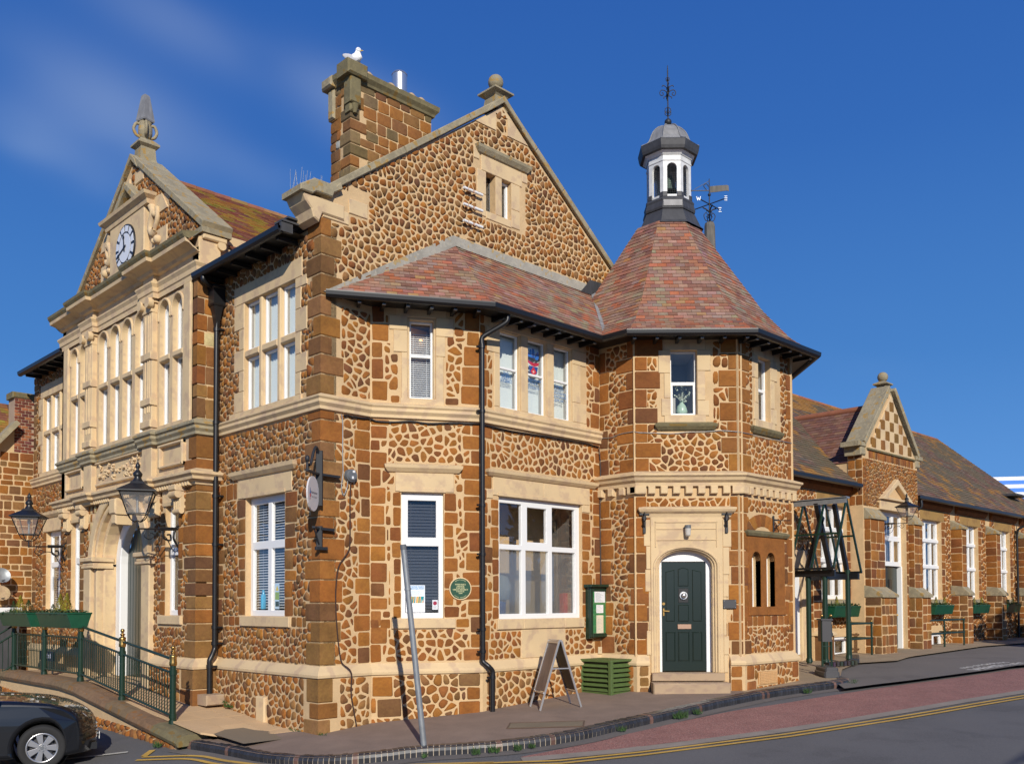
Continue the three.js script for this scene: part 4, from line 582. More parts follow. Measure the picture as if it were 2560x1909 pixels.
// -- octagonal turret --
{
  const rng = mulberry(91), door = [-.56, .4, .46, 2.9];
  const wa = wallSheet('turret_wall', FA, [-TH, -.4, TH + .001, 6.6], []), wb = wallSheet('turret_wall', FB, [-TH - .05, -.4, TH + .05, 6.6], [[-.31, 5.1, .17, 6.28], archShape(-.62, .5, -.39, 2.35, .33)]);
  const tw = [archShape(-.60, -.28, 1.62, 2.47), archShape(-.09, .23, 1.62, 2.47)], wc = wallSheet('turret_wall', FC, [-TH - .05, -.4, TH + .05, 6.6], [[-.3, 5.1, .14, 6.28], ...tw]), wd = wallSheet('turret_wall', FD, [-TH - .05, -.4, TH + .05, 6.6], []);
  part('turret_wall', [box(TC[0] + 1.6, 3, TC[1] - 1.2, 1.2, 7, 2.6)], M.mortar, hall);
  for (const [fr, w, sh] of [[FB, wb, 0], [FC, wc, -.03]]) { // one upper window on either face
    const a = [-.31 + (sh ? .01 : 0), 5.1, .17 + sh, 6.28];
    dress(w, 'lintel', fr, [[a[0] - .14, 6.28, a[2] + .16, 6.52]], .01); dress(w, 'jamb_stone', fr, [[a[0] - .22, 5.86, a[0], 6.28], [a[0] - .12, 5.4, a[0], 5.86], [a[0] - .17, 5.08, a[0], 5.4], [a[2], 5.9, a[2] + .25, 6.28], [a[2], 5.36, a[2] + .15, 5.9], [a[2], 5.08, a[2] + .22, 5.36]]); dress(w, 'sill', fr, [[a[0] - .12, 4.94, a[2] + .16, 5.1]], .014);
    part('sill_mould', hood(fr, a[0] - .2, a[2] + .26, [[0, 4.8], [.04, 4.82], [.09, 4.88], [.1, 4.92], [.02, 4.965]]), M.mossy, w);
    const W = win(hall, fr, { u0: a[0], u1: a[2], v0: 5.1, v1: 6.28, d: -.1, t: .06, cells: [[a[0] + .03, 5.72, a[2] - .03, 6.25], [a[0] + .055, 5.145, a[2] - .055, 5.66]], roomMat: M.roomPale });
    if (!sh) { const vase = part('vase', lathe([[0, 0], [.08, .01], [.11, .1], [.08, .2], [.03, .26], [.04, .3]], ...fr.P(-.06, 5.12, -.3), 16), std('pale_green_glaze', [.4, .55, .42], { roughness: .3 }), W); const L = []; for (let i = 0; i < 26; i++) { const x = -.06 + (rng() - .5) * .3, y = 5.4 + rng() * .3; L.push(rod(fr.P(-.06, 5.4, -.3), fr.P(x, y, -.3 + (rng() - .5) * .2), .004, .002, 4), sph(...fr.P(x, y, -.3 + (rng() - .5) * .2), .02, 1, 5, 4)); } part('flower', L, std('dried_flower', [.55, .62, .5]), W); }
  }
  const [aL, bR] = quoins(HP, wb, FA, TH, FB, -TH, .76, 3.62, { seed: 101, long: .21, short: .16 }), [bL, cR] = quoins(HP, wb, FB, TH, FC, -TH, .76, 3.62, { seed: 102, long: .26, short: .18, odd: 1 });
  const [aL2, bR2] = quoins(HP, wb, FA, TH, FB, -TH, 4.06, 6.5, { seed: 103, long: .42, short: .2, hh: [.24, .38] }), [bL2, cR2] = quoins(HP, wb, FB, TH, FC, -TH, 4.06, 6.5, { seed: 104, long: .36, short: .2, odd: 1, hh: [.26, .4] });
  const [cL, dR] = quoins(HP, wc, FC, TH, FD, -TH, .76, 3.62, { seed: 105, long: .24, short: .16 }), [cL2, dR2] = quoins(HP, wc, FC, TH, FD, -TH, 4.06, 6.5, { seed: 106, long: .2, short: .14 });
  const bs = [...pile(rng, -.68, -1, .76, 3.2, [.04, .2], [.18, .36]), ...pile(rng, .6, 1, .76, 3.2, [.06, .14], [.12, .3])].filter((r) => r[2] - r[0] > .08), cs = [...pile(rng, -.66, -1, 1.62, 2.9, [.1, .24], [.2, .34]), ...row(rng, -.94, .94, 1.26, 1.46, [.16, .26]), ...pile(rng, .6, 1, 1.46, 3.0, [.1, .2], [.2, .34])];
  for (const r of bs) block(HP, wb, FB, r, rng); for (const r of cs) block(HP, wc, FC, r, rng);
  const band1 = (fr, u0, u1) => row(rng, u0, u1, 4.8, 4.94, [.3, .7]); const bb = [...band1(FB, -.55, -.48), ...row(rng, .44, .6, 4.8, 4.94)], as = [...pile(rng, .07, 1, .76, 3.6, [.18, .34], [.2, .36]), ...pile(rng, .07, 1, 4.06, 6.4, [.12, .3], [.2, .36])];
  for (const r of as) block(HP, wa, FA, r, rng);
  rubble(HP, wa, FA, [.07, .76, TH, 6.45], [...as, ...aL, ...aL2, [-1, 3.6, 1, 4.06]], { size: .13, seed: 61, h: .02, gap: .022, flat: .4 });
  rubble(HP, wb, FB, [-TH, .76, TH, 6.45], [...bs, ...bR, ...bL, ...bR2, ...bL2, [-.55, 4.78, .45, 6.6], [-1, 3.6, 1, 4.06], [-.82, .3, .72, 3.42]], { size: .145, seed: 62, h: .026, gap: .02, flat: .3, aspect: 1.1 });
  // arched stones over the little lights of the right face
  const fanb = []; for (let i = 0; i < 7; i++) { const a0 = Math.PI * (.18 + i * .092), a1 = a0 + Math.PI * .086, p = [[a0, .32], [a1, .32], [a1, .56], [a0, .56]].map(([a, r]) => [-.18 + Math.cos(a) * r * 1.35, 2.78 + Math.sin(a) * r]).reverse(); fanb.push(p); const st = stoneGeo(FC, areaOf(p) > 0 ? p : p.reverse(), .014, pick(rng, CARR), rng, .8, .1); HP.add('stone_block', st.geo, M.stone, wc, st.c, FC.N(0, 0, 1), .05); }
  rubble(HP, wc, FC, [-TH, .76, TH, 6.45], [...cs, ...cR, ...cL, ...cR2, ...cL2, [-.5, 4.78, .5, 6.6], [-1, 3.6, 1, 4.06], [-.74, 1.45, .62, 3.02], [-.66, 2.95, .34, 3.35]], { size: .135, seed: 63, h: .018, gap: .022, flat: .45, aspect: 1.1 });
  // twin arched lights
  const sur = part('window_surround', extr(FC, (() => { const s = rectShape(-.72, 1.59, .58, 2.93); s.holes.push(...tw); return s; })(), -.1, .02, .006), (() => { const m = M.stone.clone(); m.vertexColors = false; m.color = lin(.32, .115, .02); m.name = 'ironstone'; return m; })(), wc);
  part('sill', [slab(FC, -.74, 1.46, -.07, 1.618, -.1, .034, .008), slab(FC, -.065, 1.46, .6, 1.618, -.1, .034, .008)], sur.material, sur); part('hood_mould', hood(FC, -.74, .6, [[0, 2.9], [.05, 2.92], [.08, 2.97], [.08, 3.0], [0, 3.03]]), M.mossy, wc);
  tw.forEach((s, i) => { const u0 = i ? -.09 : -.60, o = archShape(u0 - .01, u0 + .33, 1.61, 2.47), h = archShape(u0 + .035, u0 + .285, 1.66, 2.47); const fs = o; fs.holes.push(h); const W = part('window', extr(FC, fs, -.2, -.15), M.white, hall); part('pane', extr(FC, archShape(u0 + .03, u0 + .29, 1.65, 2.47), -.18, -.175), M.glass, W); roomBox(W, FC, u0 - .01, 1.6, u0 + .33, 2.66, -.21, -.9, M.roomPale);
    if (i) { part('notice', face(FC, u0 + .03, 2.0, u0 + .25, 2.26, -.17), printMat(printed(1, 1.3, (x, w, h) => { x.fillStyle = '#f3e02a'; x.fillRect(0, 0, w, h); x.fillStyle = '#222'; x.fillRect(w * .08, h * .06, w * .84, h * .13); for (const k of [.36, .64]) { x.beginPath(); x.arc(w * k, h * .3, w * .06, 0, 7); x.fill(); x.fillRect(w * k - w * .06, h * .36, w * .12, h * .16); } x.fillStyle = '#8a8020'; for (let k = 0; k < 5; k++) x.fillRect(w * .14, h * (.62 + k * .06), w * .7, 4); }, 128)), W); part('sheet_of_paper', face(FC, u0 + .04, 1.7, u0 + .23, 1.95, -.17), M.white, W); }
    else { part('notice', face(FC, u0 + .03, 1.82, u0 + .24, 2.12, -.17), printMat(printed(1, 1.4, (x, w, h) => { x.fillStyle = '#e8e2cf'; x.fillRect(0, 0, w, h); x.fillStyle = '#8d9299'; x.fillRect(w * .65, h * .06, w * .2, h * .12); for (let k = 0; k < 9; k++) x.fillRect(w * .12, h * (.26 + k * .07), w * (.5 + .25 * (k % 2)), 3); }, 128)), W); part('sheet_of_paper', face(FC, u0 + .04, 1.66, u0 + .26, 1.76, -.17), M.white, W); } });
  // dentil cornice
  const TP = [[5.53, .9], [5.53, TC[1] + TH], tB1, tC1, tD1], fr4 = [FA, FB, FC, FD];
  part('cornice', mould([[5.53, .87], [TC[0] - TA, TC[1] + TH], tB1, tC1, tD1], [[0, 3.8], [.07, 3.8], [.08, 3.86], [.13, 3.9], [.15, 3.95], [.19, 3.98], [.19, 4.015], [0, 4.08]]), M.lime, hall); const den = hall.children.at(-1);
  for (const [fr, a, b, n] of [[FA, .12, .9, 4], [FB, -.9, .9, 9], [FC, -.9, .9, 9]]) for (let i = 0; i < n; i++) { const u = lerp(a, b, n > 1 ? i / (n - 1) : 0); if (fr === FB && (i === 0 || i === n - 1)) continue; part('dentil', slab(fr, u - .065, 3.66, u + .065, 3.8, -.02, .085, .012), M.lime, den); }
  for (const [p, q] of [[FA, FB], [FB, FC]]) { const a = p.P(TH - .16, 0), c = p.P(TH, 0), b = q.P(-TH + .16, 0); part('dentil', mould([[a[0], a[2]], [c[0], c[2]], [b[0], b[2]]], [[-.02, 3.66], [.075, 3.66], [.085, 3.68], [.085, 3.8], [-.02, 3.8]]), M.lime, den); }
  // door with its moulded stone surround
  const sh = (() => { const s = polyShape([[-.70, .44], [-.62, .44], [-.62, 2.35], ...Array.from({ length: 15 }, (_, i) => { const a = Math.PI * (1 - (i + 1) / 16); return [-.06 + .56 * Math.cos(a), 2.35 + .33 * Math.sin(a)]; }), [.5, 2.35], [.5, .44], [.6, .44], [.6, 3.34], [-.70, 3.34]]); return s; })();
  const sd = part('door_surround', extr(FB, sh, -.2, .03, .01), M.lime, hall);
  const ring = (a, b, d0, d1) => extr(FB, archRing(-.06, a, b, .44, 2.35, a * .62, b * .6), d0, d1, .012);
  part('arch_moulding', [ring(.60, .55, -.15, .045), ring(.555, .51, -.2, .012), ring(.515, .475, -.24, -.03)], M.lime, sd);
  dress(sd, 'jamb_stone', FB, [[-.82, 2.72, -.70, 3.2], [-.78, 2.3, -.70, 2.72], [-.80, 1.9, -.70, 2.3], [-.74, 1.2, -.70, 1.9], [-.78, .76, -.70, 1.2], [-.72, .44, -.7, .76], [.6, 2.7, .76, 3.2], [.6, 2.2, .72, 2.7], [.6, 1.8, .70, 2.2], [.6, 1.1, .66, 1.8], [.6, .76, .7, 1.1], [.6, .44, .68, .76]], .02);
  part('hood_mould', hood(FB, -.8, .72, [[0, 3.22], [.03, 3.24], [.05, 3.3], [.1, 3.34], [.12, 3.38], [.12, 3.41], [0, 3.44]]), M.lime, sd);
  part('panel_frame', [[-.62, 2.7, -.6, 3.16], [.48, 2.7, .5, 3.16], [-.62, 3.14, .5, 3.16], [-.62, 2.82, .5, 2.835], [-.6, 3.02, .48, 3.03]].map((r) => slab(FB, ...r, .02, .045, .006)), M.lime, sd);
  const D0 = -.2, dr = part('door', (() => { const s = rectShape(-.475, .46, .325, 2.44); return extr(FB, s, D0 - .05, D0, .004); })(), M.green, hall);
  const fr = (() => { const p = [[.327, .44], [.44, .44], [.44, 2.36]]; for (let i = 1; i < 16; i++) { const a = i / 16 * Math.PI; p.push([-.065 + .505 * Math.cos(a), 2.36 + .31 * Math.sin(a)]); } p.push([-.57, 2.36], [-.57, .44], [-.477, .44], [-.477, 2.445], [.327, 2.445]); return extr(FB, polyShape(p), D0 - .08, D0 + .03, .006); })(); part('door_frame', fr, M.white, dr);
  const pan = (pts) => { const s = polyShape(pts); return extr(FB, s, D0 - .01, D0 + .012, .011); }, fluteU = [[-.40, -.24], [-.175, .015], [.085, .25]];
  part('door_panel', fluteU.map(([a, b]) => pan([[a, .64], [b, .64], [b, 1.16], [a, 1.16]])), M.green, dr);
  part('door_panel', [pan([[-.40, 1.36], [-.24, 1.36], [-.24, 2.30], [-.40, 2.26]]), pan([[.085, 1.36], [.25, 1.36], [.25, 2.26], [.085, 2.30]]), pan([[-.175, 1.36], [.015, 1.36], [.015, 1.66], [-.175, 1.66]]), pan([[-.175, 2.0], [.015, 2.0], [.015, 2.31], [-.08, 2.34], [-.175, 2.31]])], M.green, dr);
  const gr = []; for (const [a, b, c, d] of [[-.41, .63, -.23, 1.17], [-.185, .63, .025, 1.17], [.075, .63, .26, 1.17]]) gr.push([a, b, c, d]); part('panel_bead', gr.flatMap(([a, b, c, d]) => [slab(FB, a, b, a + .012, d, D0 - .01, D0 + .008, .003), slab(FB, c - .012, b, c, d, D0 - .01, D0 + .008, .003), slab(FB, a, d - .012, c, d, D0 - .01, D0 + .008, .003)]), M.green, dr);
  part('viewer_panel', slab(FB, -.17, 1.7, .01, 1.96, D0, D0 + .01, .004), M.black, dr); part('door_knob', [sph(...FB.P(-.08, 1.83, D0 + .06), .05), rod(FB.P(-.08, 1.83, D0), FB.P(-.08, 1.83, D0 + .04), .075, .07, 20)], M.steel, dr);
  part('letter_plate', slab(FB, -.19, 1.22, .06, 1.31, D0, D0 + .018, .005), std('bronze_plate', [.42, .27, .19], { metalness: .8, roughness: .4 }), dr);
  part('door_handle', [slab(FB, -.455, 1.46, -.425, 1.6, D0, D0 + .012, .003), bar(FB.P(-.44, 1.55, D0 + .03), FB.P(-.34, 1.545, D0 + .035), .016, .02), rod(FB.P(-.44, 1.68, D0), FB.P(-.44, 1.68, D0 + .012), .026, .026, 14)], M.brass, dr);
  part('threshold', slab(FB, -.70, .30, .60, .44, -.3, .12, .012), M.step, sd); part('doorstep', slab(FB, -.72, -.15, .64, .285, -.1, .4, .02), M.step, sd);
}
// -- clock bay on the west front --
{
  const FB2 = FL.off(.42), C = -6.64, mr = (r) => [2 * C - r[2], r[1], 2 * C - r[0], r[3]], both = (L) => [...L, ...L.map(mr)], rng = mulberry(121);
  const RT = new Fr(-.42, -3.27, 1, 0), LT = new Fr(0, -9.98, -1, 0);
  const pairs = both([[-4.83, 5.03, -4.39, 0], [-4.27, 5.03, -3.85, 0]]), big = [[-7.81, -7.33], [-7.19, -6.71], [-6.57, -6.09], [-5.95, -5.47]].map((q) => [q[0], 5.03, q[1], 0]), lights = [...pairs, ...big];
  const hole = (l, e = 0) => archShape(l[0] - e, l[2] + e, l[1] - e, 7.13, (l[2] - l[0]) / 2 + e);
  const w = wallSheet('bay_front', FB2, [-9.98, 4.0, -3.27, 8.2], lights.map((l) => hole(l)), M.lime, .16);
  for (const l of lights) {
    const fs = hole(l, .02); fs.holes.push(rectShape(l[0] + .035, 5.08, l[2] - .035, 6.2)); const a = archShape(l[0] + .035, l[2] - .035, 6.36, 7.12, (l[2] - l[0]) / 2 - .035, THREE.Path); fs.holes.push(a);
    const W = part('window', extr(FB2, fs, -.15, -.1), M.white, hall); part('pane', extr(FB2, rectShape(l[0] + .03, 5.07, l[2] - .03, 6.21), -.13, -.125), M.glass, W); part('pane', extr(FB2, archShape(l[0] + .03, l[2] - .03, 6.35, 7.12, (l[2] - l[0]) / 2 - .03), -.13, -.125), M.glass, W);
    roomBox(W, FB2, l[0] - .02, 5.0, l[2] + .02, 7.42, -.17, -.42, M.roomPale); vBlind(W, FB2, l[0] + .02, 5.05, l[2] - .02, 7.3, -.25, 5, 35);
    part('transom', extr(FB2, rectShape(l[0], 6.22, l[2], 6.33), -.14, .012, .02), M.lime, w);
    part('arch_moulding', extr(FB2, archRing((l[0] + l[2]) / 2, (l[2] - l[0]) / 2 + .05, (l[2] - l[0]) / 2 + .002, 7.0, 7.13), -.01, .03, .012), M.lime, w);
  }
  // pilasters, their blocks, capitals and pedestals
  for (const p of both([[-5.34, 5.03, -4.94, 7.2]])) {
    const P = part('pilaster', slab(FB2, p[0], 4.93, p[2], 7.2, -.05, .1, .012), M.lime, hall); part('flute', [.1, .22, .3].map((k) => slab(FB2, p[0] + k, 5.3, p[0] + k + .04, 7.15, .09, .115, .012)), M.lime, P);
    for (const y of [5.02, 5.44, 6.3]) part('pilaster_band', slab(FB2, p[0] - .03, y, p[2] + .03, y + .14, -.02, .14, .015), M.lime, P);
    const cap = [slab(FB2, p[0] - .05, 7.38, p[2] + .05, 7.45, -.02, .17, .012), slab(FB2, p[0] - .01, 7.2, p[2] + .01, 7.42, -.02, .12, .012)]; for (const s of [p[0] + .02, p[2] - .02]) for (let k = 0; k < 3; k++) cap.push(rod(FB2.P(s, 7.36 - k * .004, .1), FB2.P(s, 7.36, .2 - k * .02), .1 - k * .03, .1 - k * .03, 14)); part('capital', cap, M.lime, P);
    part('pedestal', slab(FB2, p[0] - .02, 4.06, p[2] + .02, 4.68, -.02, .1, .012), M.lime, P); part('frieze_block', slab(FB2, p[0] - .03, 7.74, p[2] + .03, 7.95, -.02, .1, .012), M.lime, P);
  }
  for (const p of both([[-3.75, 5.0, -3.47, 7.44]])) part('pilaster', slab(FB2, p[0], 4.93, p[2], 7.44, -.02, .045, .02), M.lime, hall);
  const jog = (x0, x1) => [[0, -9.98], [x0, -9.98], [x0, -8.42], [x1, -8.42], [x1, -7.86], [x0, -7.86], [x0, -5.42], [x1, -5.42], [x1, -4.86], [x0, -4.86], [x0, -3.27], [0, -3.27]];
  const PJ = jog(-.42, -.52), PC = PJ.slice(1, -1); PC[0] = [-.42, -10.03]; PC[PC.length - 1] = [-.42, -3.2];
  part('architrave', mould(PJ, [[0, 7.44], [.03, 7.44], [.035, 7.53], [.055, 7.55], [.06, 7.63], [.095, 7.69], [.095, 7.72], [0, 7.76]]), M.lime, hall);
  const co = part('cornice', mould(PC, [[0, 7.88], [.05, 7.9], [.08, 7.95], [.18, 7.99], [.27, 8.01], [.28, 8.08]]), M.lime, hall); part('cornice_top', mould(PC, [[.2, 8.075], [.285, 8.08], [.32, 8.13], [.33, 8.18], [0, 8.25]]), M.mossy, co);
  part('string_course', mould(PJ, [[0, 4.66], [.05, 4.68], [.045, 4.73], [.085, 4.78], [.075, 4.83], [.11, 4.86], [.11, 4.9], [0, 4.97]]), M.weather, hall);
  const lc = part('cornice', mould(PJ, [[0, 3.78], [.04, 3.8], [.05, 3.85], [.14, 3.88], [.15, 3.93], [.2, 3.97], [.2, 4.01], [0, 4.09]]), M.lime, hall); for (const [a, b, n] of [[-9.9, -8.55, 14], [-7.75, -7.0, 8], [-6.2, -5.5, 8], [-4.75, -3.4, 14]]) for (let i = 0; i < n; i++) { const u = lerp(a, b, i / (n - 1)); part('dentil', slab(FB2, u - .03, 3.79, u + .03, 3.87, -.01, .11, .006), M.lime, lc); }
  // sunk panels and the carved frieze over the door
  for (const p of both([[-4.72, 4.2, -3.7, 4.64]])) part('panel_frame', [slab(FB2, p[0], p[1], p[0] + .08, p[3], -.01, .07, .02), slab(FB2, p[2] - .08, p[1], p[2], p[3], -.01, .07, .02), slab(FB2, p[0], p[3] - .05, p[2], p[3], -.01, .08, .02), slab(FB2, p[0], p[1], p[2], p[1] + .05, -.01, .07, .02)], M.lime, hall);
  { const fz = part('carved_frieze', [slab(FB2, -7.82, 4.16, -5.46, 4.22, -.01, .06, .015), slab(FB2, -7.82, 4.62, -5.46, 4.66, -.01, .07, .015)], M.lime, hall), L = []; const tx = 'TOWN HALL'; // raised carving: scrollwork with worn letters
    for (let i = 0; i < 46; i++) { const u = lerp(-7.7, -5.58, rng()), v = 4.25 + rng() * .34, s = .02 + rng() * .035; L.push(sph(...FB2.P(u, v, .01), s, .8, 7, 5)); if (rng() < .6) { const a = rng() * 6; L.push(tube([FB2.P(u, v, .02), FB2.P(u + Math.cos(a) * .05, v + Math.sin(a) * .05, .05), FB2.P(u + Math.cos(a + 1.2) * .1, v + Math.sin(a + 1.2) * .08, .02)], .016, 6, 5)); } } part('carving', L, M.lime, fz); }
  // ground storey: pier stones, side windows, arched doorway
  const ws = both([[-4.5, 1.5, -3.96, 3.5]]), dh = archShape(-7.93, -5.35, -.55, 2.55, 1.29), g = wallSheet('bay_front', FB2, [-9.98, -.6, -3.27, 4.0], [...ws, dh], M.mortar, .2);
  for (const o of ws) { const W = win(hall, FB2, { u0: o[0], u1: o[2], v0: 1.5, v1: 3.5, d: -.09, cells: [[o[0] + .08, 1.6, o[2] - .08, 2.6], [o[0] + .08, 2.74, o[2] - .08, 3.38]] }); if (o[0] > C) part('blue_curtain', extr(FB2, rectShape(o[0] + .03, 1.56, o[2] - .03, 3.2), -.26, -.24), std('blue_cloth', [.04, .07, .26], { roughness: .9 }), W); else hBlind(W, FB2, o[0] + .05, 1.6, o[2] - .05, 3.4, -.2, M.blindW, .045, 30); dress(g, 'lintel', FB2, [[o[0] - .12, 3.5, o[2] + .1, 3.8]]); dress(g, 'sill', FB2, [[o[0] - .24, 1.34, o[2] + .18, 1.5]], .05); part('drip_mould', hood(FB2, o[0], o[2], [[0, 3.49], [.03, 3.5], [.04, 3.56], [0, 3.57]]), M.lime, g); }
  const ringA = (a, b, d0, d1, v0 = 2.55, base = 2.55) => extr(FB2, archRing(C, a, b, Math.min(v0, base), base), d0, d1, .02);
  const pl = part('doorway', ringA(1.52, 1.29, -.1, .07, 2.55, 2.55), M.lime, hall); for (const q of [[-8.30, -7.93, .1], [-5.35, -4.98, .1], [-7.93, -7.78, .02], [-5.5, -5.35, .02]]) part('pier', slab(FB2, q[0], -.3, q[1], 2.46, -.3, q[2], .02), M.lime, pl);
  for (const q of [[-8.36, -7.7], [-5.58, -4.92]]) part('capital', [slab(FB2, q[0], 2.46, q[1], 2.52, -.3, .13, .012), slab(FB2, q[0] + .03, 2.52, q[1] - .03, 2.6, -.3, .11, .012), slab(FB2, q[0] - .02, 2.6, q[1] + .02, 2.69, -.3, .16, .015)], M.lime, pl);
  part('arch_moulding', [ringA(1.31, 1.2, -.25, .02, 2.69, 2.55), ringA(1.21, 1.1, -.4, -.1, 2.6, 2.55)], M.lime, pl);
  for (const q of [[-7.86, -7.74], [-5.54, -5.42]]) part('jamb_moulding', slab(FB2, q[0], -.3, q[1], 2.5, -.45, -.12, .03), M.lime, pl);
  part('keystone', [slab(FB2, C - .16, 3.5, C + .16, 3.82, -.1, .16, .03), slab(FB2, C - .12, 3.3, C + .12, 3.52, -.2, .13, .03)], M.lime, pl);
  const wf = ringA(1.1, .86, -.52, -.36, -.1, 2.55); const dr = part('door', extr(FB2, archShape(C - .9, C + .9, .2, 2.55, .9), -.62, -.56), M.green, hall); part('door_frame', wf, M.white, dr);
  for (let i = 0; i < 12; i++) { const u0 = C - .86 + i * .1433, um = u0 + .07, tp = 2.55 + Math.sqrt(Math.max(.86 * .86 - (um - C) * (um - C), 0)); part('plank', slab(FB2, u0 + .003, .22, u0 + .14, tp, -.57, -.52, .008), M.green, dr); }
  part('threshold', slab(FB2, -8.0, -.2, -5.3, .2, -.6, .1, .02), M.step, pl);
  for (const s of both([[-3.98, 3.3, -3.7, 3.8], [-5.0, 3.3, -4.72, 3.8]])) { const L = []; for (let k = 0; k < 4; k++) L.push(slab(FB2, s[0] + k * .07, 3.36, s[0] + k * .07 + .062, 3.8, -.02, .1, .02)); part('console', [...L, slab(FB2, s[0] - .01, 3.72, s[2] + .01, 3.82, 0, .2, .02), rod(FB2.P(s[0], 3.66, .13), FB2.P(s[2], 3.66, .13), .07, .07, 14), rod(FB2.P(s[0], 3.36, .07), FB2.P(s[2], 3.36, .07), .05, .05, 12)], M.lime, hall); }
  // chequered spandrels of brown and cream stones
  const sq = []; for (let j = 0; j < 6; j++) for (let i = 0; i < 30; i++) { const r = [-8.3 + i * .112, 2.72 + j * .18, -8.3 + (i + 1) * .112, 2.9 + j * .18]; if (r[2] > -4.98) continue; const f = Math.min(...[0, 2].flatMap((a) => [1, 3].map((b) => Math.hypot(r[a] - C, Math.max(r[b] - 2.55, 0))))); if (f < 1.53) continue; if ((i + j) & 1) block(HP, g, FB2, r, rng, CARR, .014); else block(HP, g, FB2, r, rng, [[.72, .53, .31]], .014); sq.push(r); }
  // quoined right edge with its return
  const mix = BROWN.concat(CARR, [[.66, .5, .32]]);
  for (const f of [RT, LT]) part('return_wall', extr(f, rectShape(0, -.6, .42, 8.0), -.2, 0), M.mortar, hall);
  const [a1, b1] = quoins(HP, g, FB2, -3.27, RT, 0, .76, 4.66, { seed: 131, long: .44, short: .3, hh: [.22, .34], pal: BROWN.concat(CARR.slice(0, 3)) }), [a2, b2] = quoins(HP, g, FB2, -3.27, RT, 0, 4.97, 7.5, { seed: 132, long: .17, short: .13, hh: [.22, .42], pal: mix });
  const rr = [...b1, ...b2].map((r) => [r[2], r[1], .42, r[3]]).filter((r) => r[2] - r[0] > .06); for (const r of rr) block(HP, g, RT, r, rng, mix);
  const sd = [...pile(rng, -4.5, -1, 1.5, 3.4, [.14, .26]), ...pile(rng, -3.96, 1, 1.5, 3.3, [.1, .2]), ...pile(rng, -8.78, 1, 1.5, 3.3, [.14, .3]), ...pile(rng, -9.32, -1, 1.5, 3.3, [.14, .3]), ...row(rng, -4.9, -4.76, 1.34, 1.5), ...row(rng, -3.76, -3.6, 1.34, 1.5)]; for (const r of sd) block(HP, g, FB2, r, rng, BROWN.concat(CARR));
  const kk = [...sd, ...a1, ...ws.map((o) => [o[0] - .1, 1.3, o[2] + .1, 3.85]), ...ws.map((o) => [o[0] - .26, 1.3, o[2] + .2, 1.52])];
  for (const [x0, x1, sd2] of [[-4.98, -3.27, 71], [-9.98, -8.30, 72]]) rubble(HP, g, FB2, [x0, .76, x1, 3.8], kk, { size: .13, seed: sd2, pal: BROWN.concat(CARR), h: .024, aspect: .9, gap: .022 });
  for (const p of [[[-.42, -4.98], [-.42, -3.27], [0, -3.27]], [[0, -9.98], [-.42, -9.98], [-.42, -8.3]]]) { part('plinth', mould(p, [[-.1, -.6], [.075, -.6], [.075, .585], [-.1, .585]]), M.mortar, hall); part('plinth_cap', mould(p, [[0, .58], [.105, .58], [.11, .62], [.09, .66], [0, .755]]), M.lime, hall); }
  const fo = FB2.off(.076), fr = RT.off(.076); quoins(HP, hall, fo, -3.27 + .076, fr, -.076, -.1, .575, { seed: 133, long: .5, short: .4, hh: [.28, .36], pal: BROWN }); rubble(HP, hall, fo, [-4.98, -.05, -3.72, .575], [], { size: .14, seed: 73, pal: BROWN.concat(CARR), h: .02 });

  // the clock gable
  const FK = FL.off(.2), gw = wallSheet('clock_gable', FK, [[-9.85, 7.9], [-3.43, 7.9], [-3.43, 8.42], [-6.64, 10.76], [-9.85, 8.42]], [], M.mortar, .3);
  const blocks = both([[-5.78, 8.1, -5.0, 8.98]]).concat([[-7.5, 8.1, -5.78, 9.62]]), keep = [...blocks, [-7.62, 9.55, -5.66, 9.8], [[-7.3, 9.75], [-5.98, 9.75], [-6.64, 10.26]], ...both([[-5.62, 9.3, -4.95, 9.62]]), [-6.9, 10.3, -6.7, 10.9], ...both([[-6.58, 10.2, -6.1, 10.5]])];
  rubble(HP, gw, FK, [[-9.86, 8.1], [-3.42, 8.1], [-3.46, 8.44], [-6.64, 10.72], [-9.82, 8.44]], keep, { size: .135, seed: 75, pal: BROWN.concat(BROWN, CARR), h: .032, aspect: .9, gap: .024, flat: .1 });
  dress(gw, 'dressed_stone', FK, both([[-5.78, 8.2, -5.0, 8.98], [-6.5, 10.22, -6.1, 10.44]]), .03); for (const s of [1, -1]) part('dressed_stone', extr(FK, polyShape((s > 0 ? [[-5.62, 9.3], [-4.98, 9.3], [-5.25, 9.66], [-5.62, 9.66]] : [[-7.66, 9.66], [-8.03, 9.66], [-8.3, 9.3], [-7.66, 9.3]].reverse())), -.02, .03), M.lime, gw);
  const ae = part('clock_surround', slab(FK, -7.5, 8.3, -5.78, 9.62, -.05, .14, .02), M.lime, hall);
  part('pediment', hood(FK, -7.52, -5.76, [[0, 9.52], [.16, 9.54], [.18, 9.62], [.26, 9.68], [.28, 9.74], [0, 9.8]]), M.lime, ae);
  const pd = polyShape([[-7.3, 9.76], [-5.98, 9.76], [-6.64, 10.28]]); pd.holes.push(polyShape([[-7.02, 9.82], [-6.26, 9.82], [-6.64, 10.12]])); part('pediment', extr(FK, pd, -.02, .2, .02), M.weather, ae);
